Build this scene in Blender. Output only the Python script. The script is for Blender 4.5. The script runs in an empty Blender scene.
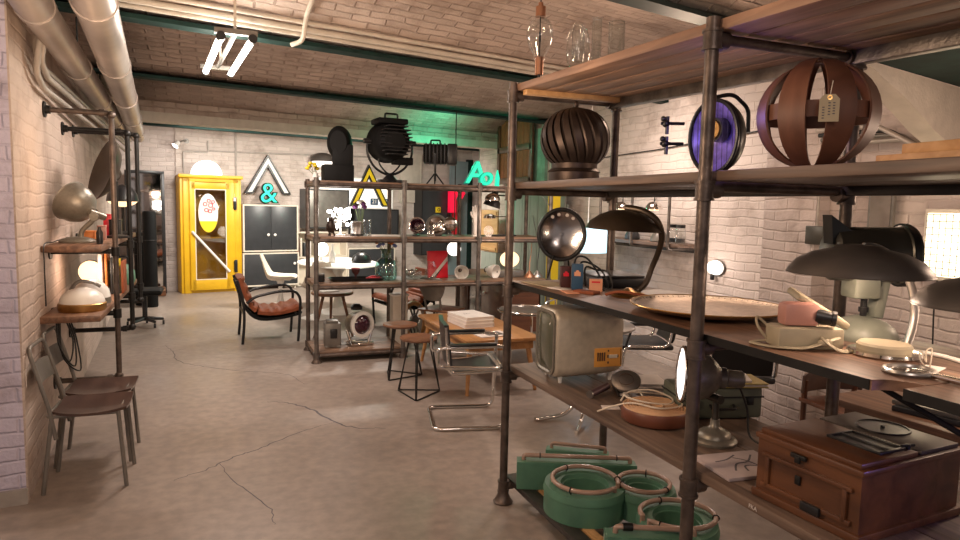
import bpy, bmesh, math, random
from mathutils import Vector, Matrix, Euler
random.seed(7)
SC = bpy.context.scene
COL = SC.collection
PI = math.pi
V = Vector

# ------------------------------------------------------------------ mesh helpers
def B():
    return bmesh.new()

def box(b, c, s, R=None, bev=0.0, seg=2):
    M = Matrix.Translation(c) @ (R.to_4x4() if R is not None else Matrix.Identity(4)) @ Matrix.Diagonal((s[0], s[1], s[2], 1))
    r = bmesh.ops.create_cube(b, size=1.0, matrix=M)
    if bev > 0:
        es = list({e for v in r['verts'] for e in v.link_edges})
        bmesh.ops.bevel(b, geom=es, offset=bev, segments=seg, profile=0.5, affect='EDGES')
    return b

def rz(a): return Matrix.Rotation(math.radians(a), 3, 'Z')
def rx(a): return Matrix.Rotation(math.radians(a), 3, 'X')
def ry(a): return Matrix.Rotation(math.radians(a), 3, 'Y')

def frame(d):
    d = V(d).normalized()
    a = V((0, 0, 1)) if abs(d.z) < 0.95 else V((1, 0, 0))
    x = a.cross(d).normalized()
    y = d.cross(x).normalized()
    return Matrix((x, y, d)).transposed()

def ring(b, c, M, r, seg, sx=1.0, sy=1.0):
    return [b.verts.new(V(c) + M @ V((math.cos(2*PI*i/seg)*r*sx, math.sin(2*PI*i/seg)*r*sy, 0))) for i in range(seg)]

def bridge(b, A, Bq):
    n = len(A)
    for i in range(n):
        try: b.faces.new((A[i], A[(i+1) % n], Bq[(i+1) % n], Bq[i]))
        except ValueError: pass

def cyl(b, p0, p1, r0, r1=None, seg=14, caps=True):
    r1 = r0 if r1 is None else r1
    p0 = V(p0); p1 = V(p1); M = frame(p1-p0)
    A = ring(b, p0, M, r0, seg); C = ring(b, p1, M, r1, seg)
    bridge(b, A, C)
    if caps:
        b.faces.new(A[::-1]); b.faces.new(C)
    return b

def smooth(pts, n=6, closed=False):
    P = [V(p) for p in pts]; out = []
    m = len(P)
    rng = range(m) if closed else range(m-1)
    for i in rng:
        p0 = P[(i-1) % m] if (closed or i > 0) else P[0]
        p1 = P[i]; p2 = P[(i+1) % m]
        p3 = P[(i+2) % m] if (closed or i+2 < m) else P[-1]
        for k in range(n):
            t = k/n
            out.append(0.5*((2*p1)+(-p0+p2)*t+(2*p0-5*p1+4*p2-p3)*t*t+(-p0+3*p1-3*p2+p3)*t**3))
    if not closed: out.append(P[-1])
    return out

def fillet(pts, r, n=5, closed=False):
    """polyline with rounded corners"""
    P = [V(p) for p in pts]; out = []; m = len(P)
    for i in range(m):
        if not closed and i in (0, m-1):
            out.append(P[i]); continue
        a, c, d = P[(i-1) % m], P[i], P[(i+1) % m]
        u = (a-c); w = (d-c)
        k = min(r, u.length*0.48, w.length*0.48)
        u = u.normalized()*k; w = w.normalized()*k
        for j in range(n+1):
            t = j/n
            out.append((c+u)*(1-t)**2 + c*2*t*(1-t) + (c+w)*t*t)
    return out

def tube(b, pts, r, seg=8, closed=False, flat=None):
    P = [V(p) for p in pts]; n = len(P)
    T = []
    for i in range(n):
        if closed: t = P[(i+1) % n]-P[(i-1) % n]
        else: t = P[min(i+1, n-1)]-P[max(i-1, 0)]
        T.append(t.normalized() if t.length > 1e-9 else V((0, 0, 1)))
    M = frame(T[0]); x = M.col[0].copy(); rings = []
    for i in range(n):
        x = (x - T[i]*x.dot(T[i])).normalized(); y = T[i].cross(x)
        rr = r[i] if isinstance(r, (list, tuple)) else r
        fx, fy = flat if flat else (1, 1)
        rings.append([b.verts.new(P[i] + x*(math.cos(2*PI*k/seg)*rr*fx) + y*(math.sin(2*PI*k/seg)*rr*fy)) for k in range(seg)])
    for i in range(n-1): bridge(b, rings[i], rings[i+1])
    if closed:
        # best aligned closing
        A, C = rings[-1], rings[0]
        o = min(range(seg), key=lambda k: (C[k].co-A[0].co).length)
        bridge(b, A, C[o:]+C[:o])
    else:
        b.faces.new(rings[0][::-1]); b.faces.new(rings[-1])
    return b

def lathe(b, prof, o=(0, 0, 0), d=(0, 0, 1), seg=28, sx=1.0, sy=1.0, M=None):
    M = frame(d) if M is None else M
    o = V(o); prev = None
    for r, z in prof:
        c = o + M @ V((0, 0, z))
        if r < 1e-6:
            cur = [b.verts.new(c)]
        else:
            cur = ring(b, c, M, r, seg, sx, sy)
        if prev is not None:
            if len(prev) == 1 and len(cur) > 1:
                for i in range(seg): b.faces.new((prev[0], cur[(i+1) % seg], cur[i]))
            elif len(cur) == 1 and len(prev) > 1:
                for i in range(seg): b.faces.new((prev[i], prev[(i+1) % seg], cur[0]))
            elif len(cur) > 1: bridge(b, prev, cur)
        prev = cur
    return b

def torus(b, c, R, r, d=(0, 0, 1), seg=36, ts=8, sx=1.0, sy=1.0):
    M = frame(d)
    return tube(b, [V(c)+M @ V((math.cos(2*PI*i/seg)*R*sx, math.sin(2*PI*i/seg)*R*sy, 0)) for i in range(seg)], r, ts, True)

def ball(b, c, r, s=(1, 1, 1), u=16, v=10):
    bmesh.ops.create_uvsphere(b, u_segments=u, v_segments=v, radius=r, matrix=Matrix.Translation(c) @ Matrix.Diagonal((s[0], s[1], s[2], 1)))
    return b

def prism(b, poly, M, h):
    """poly in local xy, extruded along local z from 0 to h, M a 4x4"""
    A = [b.verts.new(M @ V((p[0], p[1], 0))) for p in poly]
    C = [b.verts.new(M @ V((p[0], p[1], h))) for p in poly]
    bridge(b, A, C); b.faces.new(A[::-1]); b.faces.new(C)
    return b

def rrect(w, h, r, n=5):
    out = []
    for cx, cy, a0 in ((w/2-r, h/2-r, 0), (-w/2+r, h/2-r, 90), (-w/2+r, -h/2+r, 180), (w/2-r, -h/2+r, 270)):
        for k in range(n+1):
            a = math.radians(a0+90*k/n)
            out.append((cx+r*math.cos(a), cy+r*math.sin(a)))
    return out

def loft(b, sections, cap0=True, cap1=True):
    R = [[b.verts.new(V(p)) for p in s] for s in sections]
    for i in range(len(R)-1): bridge(b, R[i], R[i+1])
    if cap0: b.faces.new(R[0][::-1])
    if cap1: b.faces.new(R[-1])
    return b

def inset_poly(poly, d):
    n = len(poly); out = []
    area = sum(poly[i][0]*poly[(i+1) % n][1]-poly[(i+1) % n][0]*poly[i][1] for i in range(n))
    sg = 1 if area > 0 else -1
    for i in range(n):
        p, q, s = V(poly[i-1]).to_2d(), V(poly[i]).to_2d(), V(poly[(i+1) % n]).to_2d()
        e1 = (q-p).normalized(); e2 = (s-q).normalized()
        n1 = V((-e1.y, e1.x))*sg; n2 = V((-e2.y, e2.x))*sg
        k = (n1+n2); k = k/max(0.2, k.dot(n1))
        out.append(tuple(q+k*d))
    return out

def shape(name, b, mat, parent=None, loc=None, rot=None, ang=40):
    bmesh.ops.recalc_face_normals(b, faces=b.faces)
    me = bpy.data.meshes.new(name)
    b.to_mesh(me); b.free()
    for p in me.polygons: p.use_smooth = True
    me.set_sharp_from_angle(angle=math.radians(ang))
    o = bpy.data.objects.new(name, me); COL.objects.link(o)
    me.materials.append(mat)
    if parent is not None: o.parent = parent
    if loc is not None: o.location = loc
    if rot is not None: o.rotation_euler = rot
    return o

def tag(o, label, cat, group=None):
    o['label'] = label; o['category'] = cat
    if group: o['group'] = group
    return o

def thing(name, label, cat, loc, a=0.0, group=None):
    o = bpy.data.objects.new(name, None); COL.objects.link(o)
    o.empty_display_size = 0.05
    o.location = loc; o.rotation_euler = (0, 0, math.radians(a))
    return tag(o, label, cat, group)

def struct(name, b, mat, **k):
    o = shape(name, b, mat, **k); o['kind'] = 'structure'; return o

def copy_thing(root, loc, a, label, group=None):
    r = root.copy(); COL.objects.link(r)
    r.location = loc; r.rotation_euler = (0, 0, math.radians(a)); r['label'] = label
    if group: r['group'] = group
    for ch in list(root.children):
        k = ch.copy(); COL.objects.link(k); k.parent = r
        for g in list(ch.children):
            d = g.copy(); COL.objects.link(d); d.parent = k
    return r

def text(name, s, size, mat, parent, loc, M3, depth=0.004, align='CENTER', bold=0.0):
    """letters; M3 columns = reading direction, letter-up, facing"""
    cu = bpy.data.curves.new(name, 'FONT'); cu.body = s; cu.size = size; cu.extrude = depth; cu.offset = bold
    cu.align_x = align; cu.align_y = 'CENTER'
    t = bpy.data.objects.new(name, cu); COL.objects.link(t)
    bpy.context.view_layer.update()
    me = bpy.data.meshes.new_from_object(t.evaluated_get(bpy.context.evaluated_depsgraph_get()))
    bpy.data.objects.remove(t)
    me.transform(Matrix.Translation(loc) @ M3.to_4x4()); me.name = name
    me.materials.clear(); me.materials.append(mat)
    o = bpy.data.objects.new(name, me); COL.objects.link(o)
    if parent is not None: o.parent = parent
    return o

def axes(right, up):
    r = V(right).normalized(); u = V(up).normalized()
    return Matrix((r, u, r.cross(u))).transposed()

# ------------------------------------------------------------------ materials
def _nt(name):
    m = bpy.data.materials.new(name); m.use_nodes = True
    nt = m.node_tree; nt.nodes.clear()
    out = nt.nodes.new('ShaderNodeOutputMaterial'); p = nt.nodes.new('ShaderNodeBsdfPrincipled')
    nt.links.new(p.outputs[0], out.inputs[0])
    return m, nt, p

def N(nt, t, **kw):
    n = nt.nodes.new(t)
    for k, v in kw.items():
        if k in n.inputs.keys() if hasattr(n.inputs, 'keys') else False: n.inputs[k].default_value = v
        else: setattr(n, k, v)
    return n

def mul(c, k): return tuple(min(1, x*k) for x in c[:3]) + (1,)

def ramp(nt, src, stops):
    r = nt.nodes.new('ShaderNodeValToRGB')
    e = r.color_ramp.elements
    while len(e) < len(stops): e.new(0.5)
    for i, (p, c) in enumerate(stops):
        e[i].position = p; e[i].color = tuple(c[:3])+(1,)
    nt.links.new(src, r.inputs[0]); return r

def mk(name, col, rough=0.5, metal=0.0, var=0.18, scale=9.0, bump=0.0, bscale=60.0, spec=0.5, stretch=(1, 1, 1), coat=0.0):
    m, nt, p = _nt(name)
    tc = N(nt, 'ShaderNodeTexCoord'); mp = N(nt, 'ShaderNodeMapping')
    mp.inputs['Scale'].default_value = stretch
    nt.links.new(tc.outputs['Object'], mp.inputs[0])
    n = N(nt, 'ShaderNodeTexNoise'); n.inputs['Scale'].default_value = scale; n.inputs['Detail'].default_value = 5
    nt.links.new(mp.outputs[0], n.inputs['Vector'])
    r = ramp(nt, n.outputs[0], [(0.3, mul(col, 1-var)), (0.72, mul(col, 1+var))])
    nt.links.new(r.outputs[0], p.inputs['Base Color'])
    p.inputs['Roughness'].default_value = rough; p.inputs['Metallic'].default_value = metal
    p.inputs['Specular IOR Level'].default_value = spec
    p.inputs['Coat Weight'].default_value = coat
    if bump > 0:
        n2 = N(nt, 'ShaderNodeTexNoise'); n2.inputs['Scale'].default_value = bscale; n2.inputs['Detail'].default_value = 3
        nt.links.new(tc.outputs['Object'], n2.inputs['Vector'])
        bm = N(nt, 'ShaderNodeBump'); bm.inputs['Strength'].default_value = bump; bm.inputs['Distance'].default_value = 0.01
        nt.links.new(n2.outputs[0], bm.inputs['Height']); nt.links.new(bm.outputs[0], p.inputs['Normal'])
    return m

def wood(name, c0, c1, axis=1, rough=0.5, grain=18.0, coat=0.0):
    st = [grain, grain, grain]; st[axis] = 1.3
    m, nt, p = _nt(name)
    tc = N(nt, 'ShaderNodeTexCoord'); mp = N(nt, 'ShaderNodeMapping'); mp.inputs['Scale'].default_value = st
    nt.links.new(tc.outputs['Object'], mp.inputs[0])
    n = N(nt, 'ShaderNodeTexNoise'); n.inputs['Scale'].default_value = 1.6; n.inputs['Detail'].default_value = 6; n.inputs['Distortion'].default_value = 0.6
    nt.links.new(mp.outputs[0], n.inputs['Vector'])
    r = ramp(nt, n.outputs[0], [(0.32, c0), (0.68, c1)])
    n3 = N(nt, 'ShaderNodeTexNoise'); n3.inputs['Scale'].default_value = 3.0
    nt.links.new(tc.outputs['Object'], n3.inputs['Vector'])
    mx = N(nt, 'ShaderNodeMixRGB', blend_type='MULTIPLY'); mx.inputs[0].default_value = 0.35
    r3 = ramp(nt, n3.outputs[0], [(0.35, (0.45, 0.42, 0.4)), (0.65, (1, 1, 1))])
    nt.links.new(r.outputs[0], mx.inputs[1]); nt.links.new(r3.outputs[0], mx.inputs[2])
    nt.links.new(mx.outputs[0], p.inputs['Base Color'])
    p.inputs['Roughness'].default_value = rough; p.inputs['Coat Weight'].default_value = coat
    bm = N(nt, 'ShaderNodeBump'); bm.inputs['Strength'].default_value = 0.25; bm.inputs['Distance'].default_value = 0.004
    nt.links.new(n.outputs[0], bm.inputs['Height']); nt.links.new(bm.outputs[0], p.inputs['Normal'])
    return m

def emit(name, col, strength, base=None):
    m, nt, p = _nt(name)
    p.inputs['Base Color'].default_value = tuple(base or col)[:3]+(1,)
    p.inputs['Emission Color'].default_value = tuple(col)[:3]+(1,)
    p.inputs['Emission Strength'].default_value = strength
    p.inputs['Roughness'].default_value = 0.4
    return m

def glass(name, tint=(0.95, 0.97, 0.97), mixf=0.16):
    m = bpy.data.materials.new(name); m.use_nodes = True
    nt = m.node_tree; nt.nodes.clear()
    out = nt.nodes.new('ShaderNodeOutputMaterial')
    tr = N(nt, 'ShaderNodeBsdfTransparent'); tr.inputs[0].default_value = tuple(tint)+(1,)
    gl = N(nt, 'ShaderNodeBsdfGlossy'); gl.inputs['Roughness'].default_value = 0.04
    lw = N(nt, 'ShaderNodeLayerWeight'); lw.inputs[0].default_value = 0.25
    ma = N(nt, 'ShaderNodeMath', operation='MULTIPLY_ADD'); ma.inputs[1].default_value = 0.55; ma.inputs[2].default_value = mixf*0.4
    nt.links.new(lw.outputs['Facing'], ma.inputs[0])
    mx = N(nt, 'ShaderNodeMixShader')
    nt.links.new(ma.outputs[0], mx.inputs[0]); nt.links.new(tr.outputs[0], mx.inputs[1]); nt.links.new(gl.outputs[0], mx.inputs[2])
    nt.links.new(mx.outputs[0], out.inputs[0])
    return m

def brick(name, c, mortar, bw=0.25, bh=0.077, bump=0.8, var=0.12, rough=0.75, worn=None):
    """painted brick laid over the UV map (in metres)"""
    m, nt, p = _nt(name)
    uv = N(nt, 'ShaderNodeUVMap'); 
    nz = N(nt, 'ShaderNodeTexNoise'); nz.inputs['Scale'].default_value = 3.2; nz.inputs['Detail'].default_value = 5
    nt.links.new(uv.outputs[0], nz.inputs['Vector'])
    sub = N(nt, 'ShaderNodeVectorMath', operation='SUBTRACT'); sub.inputs[1].default_value = (0.5, 0.5, 0.5)
    nt.links.new(nz.outputs['Color'], sub.inputs[0])
    sc = N(nt, 'ShaderNodeVectorMath', operation='SCALE'); sc.inputs['Scale'].default_value = 0.055
    nt.links.new(sub.outputs[0], sc.inputs[0])
    ad = N(nt, 'ShaderNodeVectorMath', operation='ADD')
    nt.links.new(uv.outputs[0], ad.inputs[0]); nt.links.new(sc.outputs[0], ad.inputs[1])
    bt = N(nt, 'ShaderNodeTexBrick'); bt.offset = 0.5
    bt.inputs['Scale'].default_value = 1.0; bt.inputs['Brick Width'].default_value = bw; bt.inputs['Row Height'].default_value = bh
    bt.inputs['Mortar Size'].default_value = 0.011; bt.inputs['Mortar Smooth'].default_value = 1.0; bt.inputs['Bias'].default_value = 0.0
    bt.inputs['Color1'].default_value = mul(c, 1-var); bt.inputs['Color2'].default_value = mul(c, 1+var); bt.inputs['Mortar'].default_value = tuple(mortar)+(1,)
    nt.links.new(ad.outputs[0], bt.inputs['Vector'])
    n2 = N(nt, 'ShaderNodeTexNoise'); n2.inputs['Scale'].default_value = 2.2; n2.inputs['Detail'].default_value = 8; n2.inputs['Roughness'].default_value = 0.65
    nt.links.new(uv.outputs[0], n2.inputs['Vector'])
    wc = worn or mul(c, 0.62)
    r2 = ramp(nt, n2.outputs[0], [(0.36, wc), (0.5, (1, 1, 1)), (0.7, (1, 1, 1))])
    if worn is None:
        r2.color_ramp.elements[0].color = (0.62, 0.58, 0.55, 1)
    mx = N(nt, 'ShaderNodeMixRGB', blend_type='MULTIPLY'); mx.inputs[0].default_value = 0.75
    nt.links.new(bt.outputs['Color'], mx.inputs[1]); nt.links.new(r2.outputs[0], mx.inputs[2])
    nt.links.new(mx.outputs[0], p.inputs['Base Color'])
    n3 = N(nt, 'ShaderNodeTexNoise'); n3.inputs['Scale'].default_value = 45.0; n3.inputs['Detail'].default_value = 4
    nt.links.new(uv.outputs[0], n3.inputs['Vector'])
    m1 = N(nt, 'ShaderNodeMath', operation='MULTIPLY_ADD'); m1.inputs[1].default_value = -1.0
    nt.links.new(bt.outputs['Fac'], m1.inputs[0])
    m2 = N(nt, 'ShaderNodeMath', operation='MULTIPLY'); m2.inputs[1].default_value = 0.5
    nt.links.new(n3.outputs[0], m2.inputs[0]); nt.links.new(m2.outputs[0], m1.inputs[2])
    m3 = N(nt, 'ShaderNodeMath', operation='MULTIPLY_ADD'); m3.inputs[1].default_value = 2.2
    nt.links.new(n2.outputs[0], m3.inputs[0]); nt.links.new(m1.outputs[0], m3.inputs[2])
    bm = N(nt, 'ShaderNodeBump'); bm.inputs['Strength'].default_value = bump; bm.inputs['Distance'].default_value = 0.015
    nt.links.new(m3.outputs[0], bm.inputs['Height']); nt.links.new(bm.outputs[0], p.inputs['Normal'])
    p.inputs['Roughness'].default_value = rough; p.inputs['Specular IOR Level'].default_value = 0.3
    return m

def concrete():
    m, nt, p = _nt('polished concrete')
    tc = N(nt, 'ShaderNodeTexCoord')
    n = N(nt, 'ShaderNodeTexNoise'); n.inputs['Scale'].default_value = 0.9; n.inputs['Detail'].default_value = 9; n.inputs['Roughness'].default_value = 0.62
    nt.links.new(tc.outputs['Object'], n.inputs['Vector'])
    r = ramp(nt, n.outputs[0], [(0.3, (0.235, 0.19, 0.162)), (0.55, (0.30, 0.245, 0.21)), (0.75, (0.36, 0.30, 0.258))])
    n2 = N(nt, 'ShaderNodeTexNoise'); n2.inputs['Scale'].default_value = 14; n2.inputs['Detail'].default_value = 6
    nt.links.new(tc.outputs['Object'], n2.inputs['Vector'])
    r2 = ramp(nt, n2.outputs[0], [(0.35, (0.8, 0.8, 0.8)), (0.7, (1.08, 1.06, 1.03))])
    mx = N(nt, 'ShaderNodeMixRGB', blend_type='MULTIPLY'); mx.inputs[0].default_value = 1
    nt.links.new(r.outputs[0], mx.inputs[1]); nt.links.new(r2.outputs[0], mx.inputs[2])
    # hairline cracks: edges of big distorted cells
    nd = N(nt, 'ShaderNodeTexNoise'); nd.inputs['Scale'].default_value = 1.7; nd.inputs['Detail'].default_value = 6
    nt.links.new(tc.outputs['Object'], nd.inputs['Vector'])
    va = N(nt, 'ShaderNodeMixRGB', blend_type='LINEAR_LIGHT'); va.inputs[0].default_value = 0.35
    nt.links.new(tc.outputs['Object'], va.inputs[1]); nt.links.new(nd.outputs['Color'], va.inputs[2])
    vo = N(nt, 'ShaderNodeTexVoronoi', feature='DISTANCE_TO_EDGE'); vo.inputs['Scale'].default_value = 0.33
    nt.links.new(va.outputs[0], vo.inputs['Vector'])
    rc = ramp(nt, vo.outputs['Distance'], [(0.0, (0.35, 0.33, 0.3)), (0.004, (1, 1, 1))])
    mx2 = N(nt, 'ShaderNodeMixRGB', blend_type='MULTIPLY'); mx2.inputs[0].default_value = 0.0
    nt.links.new(mx.outputs[0], mx2.inputs[1]); nt.links.new(rc.outputs[0], mx2.inputs[2])
    nt.links.new(mx2.outputs[0], p.inputs['Base Color'])
    rr = ramp(nt, n.outputs[0], [(0.3, (0.30,)*3), (0.7, (0.52,)*3)])
    nt.links.new(rr.outputs[0], p.inputs['Roughness'])
    bm = N(nt, 'ShaderNodeBump'); bm.inputs['Strength'].default_value = 0.12; bm.inputs['Distance'].default_value = 0.01
    nt.links.new(n2.outputs[0], bm.inputs['Height']); nt.links.new(bm.outputs[0], p.inputs['Normal'])
    return m

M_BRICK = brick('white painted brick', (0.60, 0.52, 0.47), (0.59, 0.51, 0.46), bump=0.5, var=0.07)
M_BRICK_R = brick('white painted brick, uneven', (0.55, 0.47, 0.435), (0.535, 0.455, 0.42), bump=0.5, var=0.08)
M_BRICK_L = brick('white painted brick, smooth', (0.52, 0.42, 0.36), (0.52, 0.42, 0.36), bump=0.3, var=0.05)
M_PIER = brick('daylight tinted white brick', (0.56, 0.52, 0.64), (0.56, 0.52, 0.64), bump=0.6, var=0.06)  # white brick; the lilac is cool daylight put into the colour
M_VAULT = brick('painted brick vault', (0.50, 0.395, 0.335), (0.47, 0.365, 0.305), bump=0.8)
M_CREAM = mk('cream plaster', (0.60, 0.54, 0.46), 0.8, var=0.1, bump=0.4)
M_FLOOR = concrete()
M_BEAM = mk('dark green beam paint', (0.008, 0.027, 0.023), 0.7, var=0.4, spec=0.2)
M_BEAML = mk('grey green beam paint', (0.020, 0.036, 0.033), 0.7, var=0.3)
M_PIPE = mk('rusty scaffold steel', (0.115, 0.088, 0.074), 0.42, 0.6, var=0.5, scale=14, bump=0.2)
M_PIPEB = mk('grey scaffold steel', (0.17, 0.15, 0.135), 0.4, 0.8, var=0.4, scale=14, bump=0.2)
M_IRON = mk('black iron pipe', (0.02, 0.019, 0.018), 0.45, 0.5, var=0.3)
M_DUCT = mk('silver ceiling pipe', (0.43, 0.375, 0.345), 0.38, 0.45, var=0.2, scale=3)
M_CONDUIT = mk('grey conduit', (0.42, 0.38, 0.34), 0.5, 0.3)
M_BOARD = wood('weathered shelf board', (0.085, 0.055, 0.042), (0.215, 0.145, 0.105), 1, 0.5, 22)
M_BOARD_L = wood('worn reddish shelf board', (0.12, 0.062, 0.04), (0.30, 0.165, 0.10), 1, 0.42, 20)
M_BOARD_X = wood('worn cross board', (0.12, 0.07, 0.045), (0.27, 0.16, 0.10), 0, 0.5, 20)
M_PLANK = wood('brown top plank', (0.17, 0.095, 0.06), (0.36, 0.215, 0.14), 1, 0.6, 16)
M_PINE = wood('yellow pine', (0.54, 0.30, 0.12), (0.72, 0.44, 0.21), 1, 0.5, 14)
M_DARKPL = mk('dark steel angle', (0.05, 0.042, 0.036), 0.45, 0.4)
M_CRATE = wood('old reddish casket wood', (0.075, 0.027, 0.011), (0.165, 0.062, 0.023), 1, 0.38, 10, 0.2)
M_ORANGE = wood('orange oak', (0.36, 0.165, 0.055), (0.52, 0.26, 0.095), 1, 0.35, 14, 0.2)
M_WALNUT = wood('brown walnut', (0.075, 0.026, 0.013), (0.15, 0.055, 0.026), 0, 0.4, 12, 0.2)
M_STOOL = wood('stool wood', (0.13, 0.055, 0.028), (0.26, 0.12, 0.06), 0, 0.4, 12)
M_SEATW = wood('dark brown ply', (0.055, 0.03, 0.024), (0.105, 0.06, 0.046), 1, 0.35, 8, 0.3)
M_BLACK = mk('black enamel', (0.010, 0.010, 0.011), 0.35, var=0.2)
M_BLACKM = mk('matt black', (0.005, 0.005, 0.005), 0.7, var=0.2, spec=0.2)
M_CHROME = mk('chrome', (0.78, 0.76, 0.73), 0.1, 1.0, var=0.06)
M_CHROMED = mk('darkened chrome', (0.42, 0.39, 0.38), 0.16, 1.0, var=0.15)
M_STEEL = mk('brushed grey steel', (0.38, 0.36, 0.34), 0.33, 0.9, var=0.15)
M_GREYMET = mk('grey lacquered metal', (0.20, 0.185, 0.165), 0.38, 0.4, var=0.2)
M_BRASS = mk('aged brass', (0.50, 0.30, 0.11), 0.3, 0.95, var=0.3, bump=0.15)
M_BRONZE = mk('dark bronze shade', (0.060, 0.042, 0.028), 0.34, 0.5, var=0.3)
M_COPPER = mk('copper', (0.40, 0.20, 0.12), 0.4, 0.9, var=0.25)
M_WHITE = mk('white lacquer', (0.78, 0.76, 0.72), 0.35, var=0.05)
M_CREAMP = mk('cream shell plastic', (0.72, 0.65, 0.54), 0.4, var=0.06)
M_PLATE = mk('orange control plate', (0.80, 0.38, 0.08), 0.5, var=0.08)
M_PAPER = mk('paper', (0.68, 0.62, 0.58), 0.8, var=0.06)
M_INK = mk('printed ink', (0.10, 0.09, 0.10), 0.8)
M_YELLOW = mk('worn yellow paint', (0.70, 0.40, 0.008), 0.42, var=0.14, scale=4)
M_YELLOWS = mk('sign yellow', (0.80, 0.58, 0.02), 0.4, var=0.08)
M_RED = mk('signal red', (0.70, 0.012, 0.03), 0.4, var=0.1)
M_ORNG = mk('orange paint', (0.72, 0.23, 0.05), 0.5, var=0.1)
M_GREEN = mk('sea green enamel', (0.085, 0.205, 0.135), 0.5, var=0.25, scale=6)
M_GREEND = mk('olive green case', (0.12, 0.135, 0.10), 0.5, var=0.2)
M_LETTERIN = mk('dark green letter face', (0.045, 0.12, 0.085), 0.55, var=0.25)
M_TUBEP = mk('pinkish neon tube', (0.38, 0.25, 0.19), 0.25, var=0.15, coat=0.5)
M_LEATHER = mk('cognac leather', (0.27, 0.080, 0.036), 0.6, var=0.15, scale=14, bump=0.15, bscale=90, spec=0.22)
M_BLEATH = mk('black leather', (0.018, 0.017, 0.018), 0.4, var=0.2, bump=0.2)
M_CASEL = mk('sand leather case', (0.40, 0.345, 0.24), 0.6, var=0.15)
M_PINK = mk('salmon pink camera', (0.46, 0.225, 0.18), 0.45, var=0.08)
M_TV = mk('beige television cabinet', (0.52, 0.455, 0.36), 0.42, 0.25, var=0.12, scale=30)
M_SCREEN = mk('dim tube screen', (0.10, 0.105, 0.075), 0.12, var=0.1, coat=0.6)
M_ENAMEL = mk('grey hammertone', (0.22, 0.20, 0.165), 0.34, 0.45, var=0.12, scale=60, bump=0.12, bscale=200)
M_ENAMELD = mk('dark grey hammertone', (0.085, 0.08, 0.068), 0.34, 0.5, var=0.15)
M_MINT = mk('pale mint enamel', (0.20, 0.215, 0.175), 0.45, var=0.15)
M_DISH = mk('dark umber shade', (0.085, 0.072, 0.064), 0.42, 0.2, var=0.15)
M_BLUE = mk('dark blue card', (0.022, 0.075, 0.15), 0.6, var=0.1)
M_MAROON = mk('maroon card', (0.06, 0.014, 0.014), 0.6)
M_ORCARD = mk('salmon card', (0.72, 0.34, 0.20), 0.6, var=0.06)
M_GCARD = mk('slate card', (0.07, 0.075, 0.10), 0.6)
M_SLATE = mk('slate cabinet', (0.035, 0.038, 0.042), 0.35, var=0.15)
M_TEALP = mk('grey blue panel', (0.22, 0.30, 0.32), 0.5, var=0.1)
M_GREYB = mk('grey green boards', (0.26, 0.28, 0.24), 0.6, var=0.15, stretch=(1, 6, 0.6))
M_VENT = mk('blackened copper vent', (0.060, 0.042, 0.034), 0.45, 0.7, var=0.4)
M_BAND = wood('bent wood strip', (0.12, 0.045, 0.025), (0.215, 0.088, 0.05), 2, 0.5, 8)
M_TAG = mk('card tag', (0.40, 0.33, 0.22), 0.8, var=0.06)
M_VIOLET = mk('painted violet reflection', (0.26, 0.20, 0.72), 0.35, 0.2, var=0.5, scale=18)  # the violet light it reflects is put into the base colour
M_GLASS = glass('clear glass')
M_GLASST = glass('turquoise glass', (0.58, 0.90, 0.89), 0.35)
M_PANE = glass('cabinet pane', (0.80, 0.78, 0.74), 0.2)
M_SMOKE = mk('dark violet lens', (0.045, 0.008, 0.02), 0.1, coat=0.8)
M_ROPE = mk('white cord', (0.70, 0.62, 0.50), 0.7)
M_CABLE = mk('black cable', (0.012, 0.012, 0.012), 0.5)
M_HOOP = mk('tan cable insulation', (0.62, 0.37, 0.20), 0.6, var=0.2)
M_HOOPD = mk('red brown cable side', (0.16, 0.05, 0.025), 0.4, var=0.2)
M_MESHD = mk('woven brass tray', (0.46, 0.375, 0.30), 0.3, 1.0, var=0.25, scale=30, bump=0.2, bscale=150)
M_MIRROR = mk('mirror', (0.6, 0.58, 0.56), 0.04, 1.0, var=0.02)
M_PURPLE = mk('purple petals', (0.10, 0.015, 0.10), 0.6, var=0.4)
M_LEAF = mk('green leaf', (0.10, 0.14, 0.04), 0.6, var=0.4)
M_YFLOW = mk('yellow petals', (0.85, 0.62, 0.03), 0.6, var=0.2)
M_BFLOW = mk('blue petals', (0.15, 0.2, 0.45), 0.6, var=0.4)
M_SKIN = mk('white hand plaster', (0.70, 0.66, 0.62), 0.5, var=0.04)
M_GREENL = mk('green light tinted pier', (0.20, 0.36, 0.27), 0.7, var=0.25, bump=0.4)  # green light falling on the pier is put into its colour
E_TUBE = emit('fluorescent tube', (1.0, 0.93, 0.82), 9.0)
E_GLOBE = emit('lit opal glass', (1.0, 0.66, 0.38), 1.5)
E_GLOBEW = emit('lit white opal glass', (1.0, 0.92, 0.83), 1.8)
E_SHADE = emit('lit pale blue shade', (0.55, 0.86, 1.0), 0.95)
E_TEAL = emit('lit teal letter', (0.0, 0.66, 0.40), 0.85)
E_TEALD = emit('teal letter side', (0.0, 0.42, 0.28), 0.35)
E_LED = emit('lit white bulb', (1.0, 0.95, 0.9), 14.0)
E_LENS = emit('lit lens', (1.0, 0.96, 0.93), 1.3)
E_PANEL = emit('lit wired glass', (1.0, 0.86, 0.62), 1.6)
E_SEMI = emit('lit half round lamp', (0.95, 0.97, 1.0), 1.15)
E_BULK = emit('lit bulkhead glass', (1.0, 0.93, 0.85), 1.1)
E_PINK = emit('lit rose screen', (1.0, 0.42, 0.30), 0.35)
E_RED = emit('lit red sign', (0.95, 0.01, 0.06), 0.45)
E_WARM = emit('warm bulb', (1.0, 0.62, 0.30), 6.0)
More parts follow.
